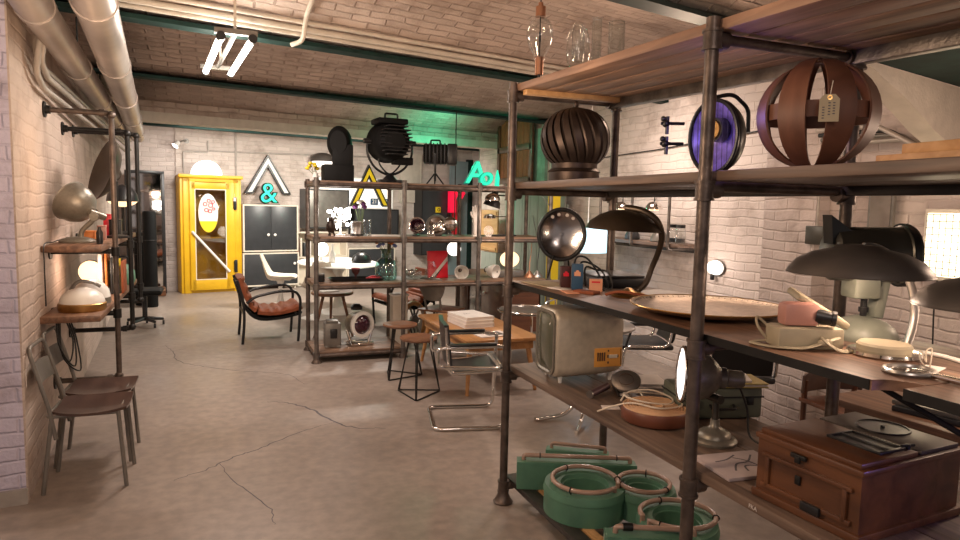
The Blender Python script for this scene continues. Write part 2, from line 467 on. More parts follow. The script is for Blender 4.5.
E_WHITEP = emit('lit white panel', (1.0, 0.95, 0.88), 0.55)
E_LILAC = emit('cool violet lamp', (0.35, 0.25, 1.0), 0.5)

# ------------------------------------------------------------------ camera
def make_camera():
    f, yaw, pitch, roll = 663.4, .3807, .0963, -.02134
    fwd0 = V((math.sin(yaw), math.cos(yaw), 0)); right = V((math.cos(yaw), -math.sin(yaw), 0)); up = V((0, 0, 1))
    fwd = fwd0*math.cos(pitch)-up*math.sin(pitch); upv = up*math.cos(pitch)+fwd0*math.sin(pitch)
    r = right*math.cos(roll)-upv*math.sin(roll); u = upv*math.cos(roll)+right*math.sin(roll)
    cd = bpy.data.cameras.new('camera'); cd.sensor_width = 36; cd.lens = f/960*36; cd.clip_start = 0.05
    o = bpy.data.objects.new('camera', cd); COL.objects.link(o)
    m = Matrix((r, u, -fwd)).transposed().to_4x4(); m.translation = (0, 0, 1.6)
    o.matrix_world = m; SC.camera = o
make_camera()

# ------------------------------------------------------------------ room shell
UD = V((.976, .218, 0)); ND = V((-.218, .976, 0))      # along the ceiling beams / across them
ABW = math.degrees(math.atan2(.218, .976))
def wall_mesh(name, a, c, z0, z1, mat, back=0.25, zfun=None):
    """upright wall from a to c (xy), visible face on the right of a->c, with thickness behind"""
    a = V((a[0], a[1], 0)); c = V((c[0], c[1], 0)); d = c-a; L = d.length; d.normalize(); n = V((d.y, -d.x, 0))
    b = bmesh.new(); uvl = b.loops.layers.uv.new('UVMap')
    def quad(ps, uvs):
        f = b.faces.new([b.verts.new(p) for p in ps])
        for l, uv in zip(f.loops, uvs): l[uvl].uv = uv
    Z0, Z1 = V((0, 0, z0)), V((0, 0, z1)); k = n*back
    quad([a+Z0, c+Z0, c+Z1, a+Z1], [(0, z0), (L, z0), (L, z1), (0, z1)])
    quad([c-k+Z0, a-k+Z0, a-k+Z1, c-k+Z1], [(0, z0), (L, z0), (L, z1), (0, z1)])
    quad([a-k+Z0, a+Z0, a+Z1, a-k+Z1], [(0, z0), (back, z0), (back, z1), (0, z1)])
    quad([c+Z0, c-k+Z0, c-k+Z1, c+Z1], [(0, z0), (back, z0), (back, z1), (0, z1)])
    quad([a+Z1, c+Z1, c-k+Z1, a-k+Z1], [(0, 0), (L, 0), (L, back), (0, back)])
    bmesh.ops.remove_doubles(b, verts=b.verts, dist=1e-5)
    me = bpy.data.meshes.new(name); b.to_mesh(me); b.free(); me.materials.append(mat)
    o = bpy.data.objects.new(name, me); COL.objects.link(o); o['kind'] = 'structure'
    return o

b = B(); box(b, (1.5, 6.2, -0.05), (11, 17.5, 0.1)); struct('floor', b, M_FLOOR)

LW0 = V((-.932, 3.982, 0)); LW1 = V((-1.50, 12.6, 0))
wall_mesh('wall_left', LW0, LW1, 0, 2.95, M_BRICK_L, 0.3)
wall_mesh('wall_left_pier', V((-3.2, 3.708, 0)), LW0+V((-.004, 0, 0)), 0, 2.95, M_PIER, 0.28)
b = B(); box(b, (-1.15, -.012, .04), (2.3, .024, .08)); o = struct('baseboard_left', b, M_CONDUIT, loc=LW0+V((-.002, -.001, 0)), rot=(0, 0, math.radians(6.9)))
BW0 = V((-.62, 12.71, 0))
def BW(t, d, z=0.0): return BW0+UD*t-ND*d+V((0, 0, z))
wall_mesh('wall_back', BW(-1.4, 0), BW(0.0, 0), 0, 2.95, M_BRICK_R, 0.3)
wall_mesh('wall_back_white', BW(0.0, .03), BW(6.4, .03), 0, 2.95, M_BRICK, 0.3)
wall_mesh('wall_right_far', (5.35, 14.2), (5.35, 10.9), 0, 2.95, M_BRICK, 0.3)
wall_mesh('wall_right', (4.3, 10.88), (4.3, 3.9), 0, 2.95, M_BRICK, 0.25)
wall_mesh('wall_right_return', (5.35, 10.9), (4.3, 10.9), 0, 2.95, M_GREENL, 0.0001)
wall_mesh('wall_right_pier', (3.97, 4.0), (3.93, 3.48), 0, 2.95, M_BRICK_R, 0.35)
wall_mesh('wall_right_near', (4.05, 3.5), (3.85, -1.2), 0, 2.95, M_BRICK_R, 0.3)
b = B(); box(b, (4.285, 8.95, 1.9), (.06, 1.3, 1.6)); struct('wall_right_green_lit_pier', b, M_GREENL)  # pier face carrying the green light in its colour

# vaulted brick ceiling between steel beams
BEAM_Y = [0.43+2.18*k for k in range(6)]
def vault(name, y0, y1, x0=-1.75, x1=6.2, zs=2.72, rise=0.26, n=14):
    b = bmesh.new(); uvl = b.loops.layers.uv.new('UVMap'); L = x1-x0; rows = []; arc = 0; prev = None
    for i in range(n+1):
        t = i/n; z = zs+rise*(1-(2*t-1)**2); y = y0+(y1-y0)*t
        if prev: arc += math.hypot(y-prev[0], z-prev[1])
        prev = (y, z)
        rows.append((b.verts.new((x0, y+.2235*x0, z)), b.verts.new((x1, y+.2235*x1, z)), arc))
    for i in range(n):
        f = b.faces.new((rows[i][0], rows[i+1][0], rows[i+1][1], rows[i][1]))
        for l, uv in zip(f.loops, ((0, rows[i][2]), (0, rows[i+1][2]), (L, rows[i+1][2]), (L, rows[i][2]))): l[uvl].uv = uv
        f.smooth = True
    r = bmesh.ops.extrude_face_region(b, geom=b.faces[:])
    bmesh.ops.translate(b, verts=[v for v in r['geom'] if isinstance(v, bmesh.types.BMVert)], vec=(0, 0, .12))
    me = bpy.data.meshes.new(name); b.to_mesh(me); b.free(); me.materials.append(M_VAULT)
    o = bpy.data.objects.new(name, me); COL.objects.link(o); o['kind'] = 'structure'
for k in range(len(BEAM_Y)-1):
    vault('ceiling' if k == 0 else 'ceiling.%03d' % k, BEAM_Y[k], BEAM_Y[k+1])
vault('ceiling.005', BEAM_Y[-1], BEAM_Y[-1]+2.2)
vault('ceiling.006', BEAM_Y[0]-2.18, BEAM_Y[0])
for k, y in enumerate(BEAM_Y):
    b = B()
    if k == 4:
        box(b, (0, 0, 2.575), (8.2, .24, .11)); box(b, (0, .03, 2.68), (8.2, .16, .12))
        struct('ceiling_beam', b, M_CREAM, loc=(2.2, y+.2235*2.2, 0), rot=(0, 0, math.radians(ABW)))
        continue
    box(b, (0, 0, 2.70), (8.2, .13, .028)); box(b, (0, 0, 2.78), (8.2, .02, .16))
    struct('ceiling_beam', b, M_BEAM if k != 1 else M_BEAML, loc=(2.2, y+.2235*2.2, 0), rot=(0, 0, math.radians(ABW)))
Y4 = BEAM_Y[4]-.10
wall_mesh('ceiling_beam_face', (-1.4, Y4-.2235*1.4), (5.6, Y4+.2235*5.6), 2.632, 2.76, M_VAULT, .03)
# steel plate and plastered haunch where the right wall meets the ceiling
b = B(); prism(b, [(2.717, 2.222), (2.80, 1.70), (4.1, 2.0), (4.1, 2.545)], Matrix.Translation((0, 0, 2.30)), .04); struct('ceiling_plate', b, M_BEAM)
b = B()
pol = [(0, -.004), (.135, -.03), (.29, -.073), (.455, -.12), (.632, -.18), (.823, -.253), (1.023, -.311), (1.134, -.336), (1.42, -.36), (1.42, -.002), (0, -.002)]
prism(b, pol, Matrix.Translation((2.717, 2.226, 2.30)) @ Matrix.Rotation(math.radians(13), 4, 'Z') @ Matrix.Rotation(math.radians(90), 4, 'X'), -.12)
struct('ceiling_haunch', b, M_CREAM)

# conduits
def pipe_thing(name, label, cat, pts, r, mat, group=None, seg=10, fil=0.05):
    b = B(); p0 = V(pts[0])
    tube(b, fillet([V(p)-p0 for p in pts], fil), r, seg)
    o = shape(name, b, mat, loc=p0); return tag(o, label, cat, group)
for off, zz, r, lab in ((-.10, 2.745, .016, 'thin painted conduit along the near ceiling beam, closest to the beam'),
                        (-.165, 2.765, .02, 'thicker painted conduit along the near ceiling beam, middle of three'),
                        (-.23, 2.795, .014, 'painted conduit along the near ceiling beam, farthest from the beam')):
    y = BEAM_Y[2]+off
    pipe_thing('conduit', lab, 'conduit', [(-.95, y-.2235*.95, zz), (1.2, y+.2235*1.2, zz), (4.2, y+.2235*4.2, zz)], r, M_CREAM)
pipe_thing('conduit', 'cream bent conduit dropping off the near vault beside the fluorescent lamp', 'conduit',
           [(.60, 3.75, 2.96), (.58, 4.62, 2.82), (.57, 4.72, 2.68), (.50, 4.78, 2.66)], .016, M_CREAM)
for k, (dx, zz) in enumerate(((.03, 2.36), (.055, 2.30), (.03, 2.24))):
    pts = [(LW0.x+.12+dx, LW0.y+.15, 2.78), (LW0.x+dx-.01, LW0.y+.45, zz+.05), (LW0.x+dx-.03, LW0.y+.7, zz), (-1.13+dx, 10.5, zz-.02)]
    pipe_thing('conduit', ['grey conduit run along the left brick wall, top of three', 'grey conduit run along the left brick wall, middle of three', 'grey conduit run along the left brick wall, bottom of three'][k], 'conduit', pts, .017, M_CONDUIT)
for nm, lab, p0, p1, r in (('ceiling_pipe', 'big silver ceiling pipe nearest the left brick wall', (-.70, 2.4, 2.50), (-1.13, 10.6, 2.45), .082),
                           ('ceiling_pipe', 'big silver ceiling pipe second from the left wall, over the aisle', (-.40, 2.2, 2.50), (-.96, 10.2, 2.45), .094)):
    t = thing(nm, lab, 'pipe', p0, 0, 'silver ceiling pipes'); d = V(p1)-V(p0)
    b = B(); cyl(b, (0, 0, 0), d, r, r, 24); shape('pipe', b, M_DUCT, t)
    for f_ in (.17, .36, .55, .74, .92):
        b = B(); c0 = d*f_; u_ = d.normalized(); cyl(b, c0-u_*.03, c0+u_*.03, r+.006, r+.006, 24); shape('joint_sleeve', b, M_DUCT, t)
        b = B(); cyl(b, c0+V((0, 0, r)), c0+V((0, 0, .34)), .006, seg=6); shape('hanger_rod', b, M_IRON, t)

# fluorescent lamp
t = thing('fluorescent_lamp', 'hanging twin tube fluorescent lamp, lit, below the ceiling beam', 'lamp', (.085, 4.86, 2.55), 0)
d = V((.10, -1.26, 0))
for x in (-.085, .09):
    b = B(); c = V((x, 0, 0)); cyl(b, c-d*.46, c+d*.46, .02, seg=14); shape('tube', b, E_TUBE, t)
    for s in (-1, 1):
        b = B(); cyl(b, c+d*.46*s, c+d*.50*s, .026, seg=14); shape('end_cap', b, M_BLACK, t)
b = B(); R_ = rz(math.degrees(math.atan2(-d.x, -d.y))*-1)
for s in (-.47, .47): box(b, d*s+V((0, 0, .035)), (.24, .04, .03))
tube(b, [d*-.47+V((0, 0, .04)), d*.47+V((0, 0, .04))], .016, 8); shape('frame', b, M_GREYMET, t)
for s in (-.3, .44):
    b = B(); cyl(b, d*s+V((0, 0, .05)), d*s+V((0, 0, .30)), .008, seg=8); shape('hanger_rod', b, M_CREAM, t)

# ------------------------------------------------------------------ main rack (right foreground)
RX0, RX1 = 1.43, 2.05; PY = (3.166, 1.69, .21)
t = thing('scaffold_rack', 'big scaffold pipe rack in the right foreground with plank shelves', 'shelf rack', (1.74, 1.69, 0))
def L(x, y, z): return V((x-1.74, y-1.69, z))
for y in PY:
    for x in (RX0, RX1):
        b = B(); cyl(b, L(x, y, .03), L(x, y, 2.232 if (x == RX0 and y > 2) else (2.19 if (x == RX0 or y > 2) else 2.13)), .0215, seg=18)
        ps = shape('post', b, M_PIPE, t)
        b = B(); lathe(b, [(0, 0), (.052, 0), (.054, .008), (.045, .016), (.030, .05), (.028, .075), (0, .075)], L(x, y, 0), seg=20); shape('foot', b, M_PIPE, t)
        for z in (.095, .70, 1.16, 1.665, 2.165-.027*(3.166-y)):
            b = B()
            cyl(b, L(x, y, z-.03), L(x, y, z+.025), .0285, seg=16); cyl(b, L(x, y, z-.034), L(x, y, z-.027), .032, seg=16); cyl(b, L(x, y, z+.02), L(x, y, z+.028), .032, seg=16)
            cyl(b, L(x+.01, y-.0, z), L(x+(.055 if x == RX0 else -.055), y, z), .026, seg=12)
            shape('coupler', b, M_PIPE, t)
    for z in (.095, .703, 1.163, 1.6765, 2.168-.027*(3.166-y)):
        b = B(); cyl(b, L(RX0, y, z), L(RX1, y, z), .0165, seg=12); shape('cross_rail', b, M_PIPE, t)
for z, x in ((1.672, RX1-.02), (.70, RX1-.02), (1.158, RX1-.02)):
    b = B(); box(b, L(x, 1.7, z+.005), (.04, 3.0, .032), bev=.004); shape('long_rail', b, M_DARKPL, t)
TILT = rx(math.degrees(math.atan(.027)))
b = B(); box(b, L(RX1-.02, 1.7, 2.168-.027*1.466), (.045, 3.0, .05), R=TILT, bev=.004); shape('long_rail', b, M_PIPEB, t)
for k in range(5):
    x0 = 1.445+k*.123
    b = B(); box(b, L(x0+.055, 1.70, 2.2075-.027*1.466), (.111, 3.06, .035), R=TILT, bev=.003); shape('top_plank', b, M_PLANK, t)
b = B(); box(b, L(1.75, 3.09, 2.176), (.58, .05, .026), bev=.003); shape('batten', b, M_PINE, t)
for x0, x1 in ((1.452, 1.75), (1.754, 2.05)):
    for ya, yb in ((3.2, 1.715), (1.665, .2)):
        b = B(); box(b, L((x0+x1)/2, (ya+yb)/2, 1.709), (x1-x0, ya-yb, .032), bev=.003); shape('shelf_board', b, M_BOARD, t)
# shelf 3: front board with a half round cut-out at its joint
def cutboard(ya, yb, cut_at, x0=1.455, x1=1.75, z=1.1795, h=.026):
    pol = [(x0, ya), (x1, ya), (x1, yb), (x0, yb)]
    if cut_at == 'b': pol = [(x0, ya), (x1, ya), (x1, yb)]+[(x0+.075*math.cos(a), yb+.075*math.sin(a)) for a in [math.radians(i*9) for i in range(0, 11)]]
    b = B(); prism(b, [(p[0]-1.74, p[1]-1.69) for p in pol], Matrix.Translation((0, 0, z)), h); return b
shape('shelf_board', cutboard(3.21, 1.02, 'b'), M_BOARD_L, t); shape('shelf_board', cutboard(1.015, .2, None), M_BOARD_L, t)
for ya, yb in ((3.21, 1.10), (1.015, .2)):
    b = B(); box(b, L(1.4535, (ya+yb)/2, 1.1925), (.003, ya-yb, .0262)); shape('edge_strip', b, M_IRON, t)
b = B(); box(b, L(1.903, 1.7, 1.1925), (.298, 3.0, .026), bev=.003); shape('shelf_board', b, M_BOARD, t)
for x0, x1 in ((1.458, 1.75), (1.754, 2.05)):
    b = B(); box(b, L((x0+x1)/2, 1.7, .735), (x1-x0, 3.02, .032), bev=.003); shape('shelf_board', b, M_BOARD, t)
for x in (1.50, 1.574, 1.94):
    b = B(); box(b, L(x, 1.72, .116), ((.075 if x < 1.55 else .05), 3.0, .03), bev=.003); shape('bottom_board', b, M_DARKPL if x < 1.55 else M_PINE, t)
b = B(); cyl(b, L(1.60, 1.22, 1.165), L(2.0, .6, .80), .008, seg=8); shape('brace_rod', b, M_IRON, t)
text('edge_lettering', 'FKA', .018, M_PAPER, t, L(1.4565, 1.44, .733), axes((0, -1, 0), (0, 0, 1)), .0006)
Z4, Z3, Z2, Z1, ZT = .752, 1.2055, 1.7255, .1315, 2.2255

# ------------------------------------------------------------------ back rack
XB = (.92, 1.81, 2.64, 3.5); YF, YR = 6.65, 7.28
t = thing('scaffold_rack', 'scaffold pipe rack across the middle of the room, crowned by black stage lights', 'shelf rack', (2.2, 6.96, 0))
def L2(x, y, z): return V((x-2.2, y-6.96, z))
for x in XB:
    for y in (YF, YR):
        b = B(); cyl(b, L2(x, y, .02), L2(x, y, 1.845), .023, seg=14); shape('post', b, M_PIPEB if y == YF else M_PIPE, t)
        b = B(); lathe(b, [(0, 0), (.05, 0), (.05, .01), (.03, .04), (.028, .06), (0, .06)], L2(x, y, 0), seg=16); shape('foot', b, M_PIPE, t)
        for z in (.08, .765, 1.235, 1.79):
            if z < .1 and x > 2: continue
            b = B(); cyl(b, L2(x, y, z-.035), L2(x, y, z+.03), .034, seg=12); shape('coupler', b, M_PIPEB if y == YF else M_PIPE, t)
for z in (.08, .765, 1.235, 1.79):
    x1 = 1.81 if z < .1 else 3.5
    for y in (YF, YR):
        b = B(); cyl(b, L2(.92, y, z-.01), L2(x1, y, z-.01), .02, seg=12); shape('long_rail', b, M_PIPE, t)
    for x in XB:
        if x <= x1:
            b = B(); cyl(b, L2(x, YF, z-.012), L2(x, YR, z-.012), .019, seg=10); shape('cross_rail', b, M_PIPE, t)
for z, bays in ((.11, 1), (.795, 3), (1.265, 3), (1.82, 3)):
    for k in range(bays):
        for y0, y1 in ((YF+.01, 6.96), (6.965, YR-.01)):
            b = B(); box(b, L2((XB[k]+XB[k+1])/2, (y0+y1)/2, z-.0175), (XB[k+1]-XB[k]-.012+.04*(k == 0), y1-y0, .03), bev=.003); shape('shelf_board', b, M_BOARD_X, t)
S1, S2, S3, S4 = .1075, .7925, 1.2625, 1.8175

# ------------------------------------------------------------------ left wall shelf on black pipe brackets
t = thing('pipe_shelf', 'wall shelf of black plumbing pipe and boards on the left brick wall', 'shelf', (-.8, 5.0, 0))
def L3(x, y, z): return V((x+.8, y-5.0, z))
for y, zt, zb in ((5.0, 2.15, .39), (5.84, 2.11, .575), (6.5, 2.15, .70)):
    wx = LW0.x-.0659*(y-LW0.y)+.004
    b = B(); tube(b, fillet([L3(wx, y, zt), L3(-.62, y, zt), L3(-.62, y, zb), L3(wx, y, zb)], .035), .0175, 12); shape('pipe_bracket', b, M_IRON if y > 5.2 else M_PIPE, t)
    for z in (zt, zb):
        b = B(); cyl(b, L3(wx-.003, y, z), L3(wx+.008, y, z), .05, seg=18); cyl(b, L3(wx+.008, y, z), L3(wx+.035, y, z), .026, seg=14); shape('wall_flange', b, M_IRON, t)
        b = B(); ball(b, L3(-.622, y, z+(-.012 if z > 1 else .012)), .028, u=12, v=8); cyl(b, L3(-.66, y, z), L3(-.69, y, z), .024, seg=12); shape('elbow', b, M_IRON if y > 5.2 else M_PIPE, t)
    for z in (.85, 1.265):
        b = B(); cyl(b, L3(wx, y, z-.018), L3(-.62, y, z-.018), .0175, seg=12); cyl(b, L3(wx-.002, y, z-.018), L3(wx+.008, y, z-.018), .05, seg=16); cyl(b, L3(-.62, y, z-.05), L3(-.62, y, z+.01), .026, seg=12); shape('bracket_arm', b, M_IRON, t)
for z, ya, yb in ((1.287, 4.66, 6.6), (.872, 4.55, 6.6)):
    b = B(); box(b, L3(-.815, (ya+yb)/2, z-.003), (.32, yb-ya, .04), bev=.006); shape('shelf_board', b, M_BOARD_L, t)
ZL1, ZL2 = 1.3045, .8895

# cracks in the concrete
for pts, w in (([(-.53, 7.96), (-.45, 7.67), (-.37, 7.17), (-.16, 6.85), (.2, 6.54), (.58, 6.3), (.72, 5.9)], .010), ([(.37, 5.44), (.53, 5.36), (.66, 5.15), (.77, 4.88), (.88, 4.64), (1.11, 4.54)], .018),
               ([(.80, 4.78), (.53, 4.64), (.25, 4.41), (.09, 4.3), (-.08, 4.14), (-.25, 4.04)], .010), ([(.0, 4.22), (.1, 3.86), (.24, 3.52), (.25, 3.3)], .007)):
    b = B(); P = smooth([(x, y, .0002) for x, y in pts], 7)
    P = [p+V((random.uniform(-.012, .012), random.uniform(-.012, .012), 0)) for p in P]
    tube(b, P, [w*.5*(.25+.75*math.sin(PI*(i+.6)/(len(P)+.2))) for i in range(len(P))], 6, flat=(1, 1))
    for v in b.verts: v.co.z *= .05
    struct('floor_crack', b, M_INK)

# ================================================================== LEFT SIDE
# cafe chairs by the left wall
def cafe_chair():
    t = thing('cafe_chair', 'brown ply metal chair nearest the camera by the left wall, tag on its back', 'chair', (-.68, 4.215, 0), -1, 'metal chairs along the left wall')
    W = .165
    b = B()
    secs = []
    for i in range(9):
        u = i/8; x = -.15+.36*u; hw = (.155+.045*math.sin(PI*u)**.7) if u > .02 else .15
        secs.append([(x, -hw, .452-.012*math.cos((u-.5)*PI)+.018*u*0), (x, -hw*.5, .440-.014*math.sin(PI*u)), (x, 0, .436-.014*math.sin(PI*u)), (x, hw*.5, .440-.014*math.sin(PI*u)), (x, hw, .452-.012*math.cos((u-.5)*PI)),
                     (x, hw, .438-.012*math.cos((u-.5)*PI)), (x, 0, .422-.014*math.sin(PI*u)), (x, -hw, .438-.012*math.cos((u-.5)*PI))])
    loft(b, secs); shape('seat', b, M_SEATW, t)
    for s in (-1, 1):
        b = B(); tube(b, [(.17, s*W, .435), (.20, s*W, 0)], .0115, 10); shape('leg', b, M_GREYMET, t)
        b = B(); tube(b, [(-.145, s*W, .435), (-.20, s*W, 0)], .0115, 10); shape('leg', b, M_GREYMET, t)
    b = B(); tube(b, fillet([(-.13, -W, .30), (-.155, -W, .46), (-.245, -W+.01, .80), (-.245, W-.01, .80), (-.155, W, .46), (-.13, W, .30)], .06), .0105, 10); shape('back_frame', b, M_GREYMET, t)
    b = B(); tube(b, fillet([(-.17, -W, .425), (.17, -W, .425), (.17, W, .425), (-.17, W, .425)], .03, closed=True), .009, 8, True); shape('seat_frame', b, M_GREYMET, t)
    b = B(); secs = []
    for i in range(7):
        u = i/6; y = (-1+2*u)*(W-.005); bow = -.02*(1-(2*u-1)**2)
        secs.append([(-.198+bow, y, .59), (-.226+bow, y, .70), (-.219+bow, y, .70), (-.190+bow, y, .59)])
    loft(b, secs); shape('backrest', b, M_GREYMET, t)
    return t
c1 = cafe_chair()
copy_thing(c1, (-.695, 4.605, 0), -2, 'brown ply metal chair by the left wall, behind the tagged one', 'metal chairs along the left wall')
b = B(); box(b, (0, 0, -.05), (.004, .055, .09)); tube(b, [(0, 0, -.005), (0.004, .004, .03)], .0015, 6)
tag(shape('price_tag', b, M_PAPER, loc=(-.936, 4.052, .70), rot=(0, 0, .2)), 'pale price tag hanging on the back of the nearest metal chair', 'tag')

# big shaded enamel lamp on the upper board
t = thing('enamel_lamp', 'grey enamel lamp with a big tilted dome shade on the left wall shelf', 'lamp', (-.84, 5.02, ZL1))
b = B(); lathe(b, [(0, 0), (.105, 0), (.108, .012), (.09, .026), (.05, .036), (.02, .04), (0, .04)], seg=28); shape('base', b, M_ENAMEL, t)
b = B(); tube(b, smooth([(.02, 0, .03), (.03, 0, .08), (.085, 0, .14), (.11, 0, .19)], 6), .016, 10); shape('stem', b, M_ENAMEL, t)
b = B(); cyl(b, (.10, -.03, .17), (.10, .04, .17), .028); cyl(b, (.155, .05, .165), (.075, -.01, .20), .022); shape('joint', b, M_ENAMEL, t)
d = V((-.72, .42, .36)).normalized()
b = B(); lathe(b, [(0, .0), (.028, .0), (.032, .03), (.06, .045), (.10, .075), (.125, .13), (.132, .195), (.137, .198), (.13, .192), (.12, .128), (.095, .08), (.055, .052), (0, .04)], V((.10, .02, .195)), d, 32); shape('shade', b, M_ENAMEL, t)
b = B(); tube(b, smooth([(-.05, .02, .025), (-.11, .02, .015), (-.12, -.1, .008), (-.115, -.36, .008), (-.11, -.40, -.10), (-.11, -.40, -.36)], 6), .004, 6); shape('cable', b, M_CABLE, t)
b = B(); lathe(b, [(0, 0), (.018, 0), (.02, .02), (.02, .075), (.012, .09), (.008, .11), (0, .11)], seg=14)
tag(shape('stopper_bottle', b, M_BLACK, loc=(-.69, 4.86, ZL1)), 'small black bottle at the front edge beside the grey enamel lamp', 'bottle')
b = B(); lathe(b, [(0, 0), (.014, 0), (.016, .03), (.01, .05), (0, .055)], seg=12)
tag(shape('rubber_bulb', b, M_PINK, loc=(-.70, 4.94, ZL1)), 'little pink rubber bulb behind the black bottle on the shelf', 'bulb')
# glass domed wall lamp on the lower board
t = thing('dome_lamp', 'low white glass dome lamp with a brass band on the lower left shelf', 'lamp', (-.79, 4.80, ZL2))
b = B(); lathe(b, [(0, 0), (.13, 0), (.136, .01), (.136, .045), (.13, .05), (0, .05)], seg=36); shape('band', b, M_BRASS, t)
b = B(); lathe(b, [(.128, .048), (.125, .07), (.11, .10), (.08, .125), (.04, .138), (0, .142)], seg=36); shape('glass_dome', b, M_WHITE, t)
b = B(); tube(b, smooth([(-.1, 0, .03), (-.05, .1, .16), (.03, .14, .16), (.08, .16, .13)], 6), .012, 8); shape('handle', b, M_GREYMET, t)
t = thing('dome_lamp', 'glass dome lamp half hidden behind the brass banded one', 'lamp', (-.79, 5.12, ZL2))
b = B(); lathe(b, [(0, 0), (.12, 0), (.12, .04), (0, .04)], seg=30); shape('band', b, M_ENAMEL, t)
b = B(); lathe(b, [(.118, .04), (.11, .09), (.08, .13), (.04, .15), (0, .155)], seg=30); shape('glass_dome', b, M_WHITE, t)
# hanging loops of cable below
for k in range(3):
    pts = smooth([(-.90, 4.62+.05*k, .86), (-.89, 4.60+.05*k, .72-.05*k), (-.84+.02*k, 4.62+.05*k, .60-.04*k), (-.82, 4.64+.05*k, .72), (-.85, 4.62+.05*k, .855)], 7)
    b = B(); p0 = pts[0]; tube(b, [p-p0 for p in pts], .0045, 6)
    tag(shape('cable_loop', b, M_CABLE, loc=p0), ['black cable loop hanging under the lower left shelf, nearest the camera', 'black cable loop hanging under the lower left shelf, middle of three', 'black cable loop hanging under the lower left shelf, farthest from the camera'][k], 'cable', 'hanging cables under the shelf')
# glowing disc lamp
t = thing('disc_lamp', 'round glowing white lamp standing under the upper left shelf', 'lamp', (-.88, 5.72, ZL2)); t.scale = (.85,)*3
b = B(); lathe(b, [(0, 0), (.07, 0), (.07, .02), (.02, .03), (.012, .07), (0, .07)], seg=20); shape('base', b, M_BLACK, t)
b = B(); lathe(b, [(0, 0), (.10, 0), (.105, .02), (.07, .06), (0, .07)], (0, 0, .18), (.1, 1, 0), 28); shape('housing', b, M_BLACK, t)
b = B(); lathe(b, [(0, -.03), (.05, -.025), (.085, -.01), (.098, .0), (0, 0.002)], (0, 0, .18), (.1, 1, 0), 28); shape('glass', b, E_GLOBE, t)
# upright folders and books further along the lower board
for k, (m_, y, h, w, cl) in enumerate(((M_WHITE, 5.60, .30, .045, 'white'), (M_ORNG, 5.62, .31, .022, 'orange'), (M_SLATE, 5.64, .27, .02, 'slate'), (M_YELLOWS, 5.66, .25, .018, 'yellow'), (M_LEATHER, 5.68, .24, .025, 'brown'))):
    x = -.785+.033*k
    b = B(); box(b, (0, 0, h/2), (w*.6, .2, h), bev=.002); o = shape('cover', b, m_)
    t = thing('folder', 'upright %s folder on the lower board of the left wall shelf' % cl, 'folder', (x, y, ZL2), 0, 'folders on the left wall shelf'); o.parent = t
    b = B(); box(b, (0, 0.004, h/2), (w*.6-.004, .2, h-.008)); shape('pages', b, M_PAPER, t)
# radio, horn shade, helmet and boxes on the upper board further back
t = thing('cone_lamp', 'large dark cone shade lamp turned edge on above the left shelf', 'lamp', (-.68, 5.62, ZL1))
b = B(); lathe(b, [(0, 0), (.08, 0), (.08, .015), (.015, .03), (.012, .10), (0, .10)], seg=20); cyl(b, (0, 0, .05), (0, .02, .42), .011); shape('stand', b, M_IRON, t)
b = B(); lathe(b, [(.015, .0), (.03, .0), (.06, .03), (.17, .06), (.235, .12), (.238, .125), (.225, .115), (.16, .075), (.05, .05), (.015, .04)], (.03, -.02, .46), (-.85, -.38, .3), 32); shape('shade', b, M_BRONZE, t)
t = thing('table_lamp', 'dark mushroom lamp with a lit white underside on the left shelf', 'lamp', (-.70, 6.15, ZL1))
b = B(); lathe(b, [(0, 0), (.07, 0), (.07, .015), (.012, .03), (.012, .30), (0, .30)], seg=18); shape('stand', b, M_IRON, t)
b = B(); lathe(b, [(.12, .27), (.11, .33), (.07, .385), (0, .41)], seg=26); shape('shade', b, M_BLACK, t)
b = B(); lathe(b, [(0, .225), (.05, .23), (.09, .25), (.112, .272), (0, .275)], seg=26); shape('diffuser', b, E_GLOBE, t)
for nm, lab, loc, s, m_ in (('tin', 'red tin box on the upper board behind the grey enamel lamp', (-.775, 5.86, ZL1), (.05, .07, .17), M_RED),
                            ('carton', 'orange carton lying behind the stem of the grey enamel lamp', (-.835, 5.40, ZL1), (.08, .1, .06), M_ORNG),
                            ('carton', 'pale pink carton beside the orange carton on the left shelf', (-.745, 5.36, ZL1), (.05, .07, .10), M_PINK),
                            ('radio', 'small black box radio under the cone shade lamp', (-.72, 5.86, ZL1), (.08, .1, .13), M_BLACK)):
    t = thing(nm, lab, nm, loc)
    b = B(); box(b, (0, 0, s[2]/2), s, bev=.004); shape('body', b, m_, t)
    b = B(); box(b, (0, 0, s[2]-.004), (s[0]+.003, s[1]+.003, .012), bev=.003); shape('lid', b, m_, t)
t = thing('kettle', 'dark green rounded kettle at the back of the lower left shelf', 'kettle', (-.72, 6.2, ZL2))
b = B(); lathe(b, [(0, 0), (.08, 0), (.095, .04), (.09, .11), (.05, .16), (0, .17)], seg=24); shape('body', b, M_GREEN, t)
b = B(); tube(b, smooth([(-.06, 0, .14), (-.04, 0, .22), (.04, 0, .22), (.06, 0, .14)], 5), .007, 8); shape('handle', b, M_BLACK, t)

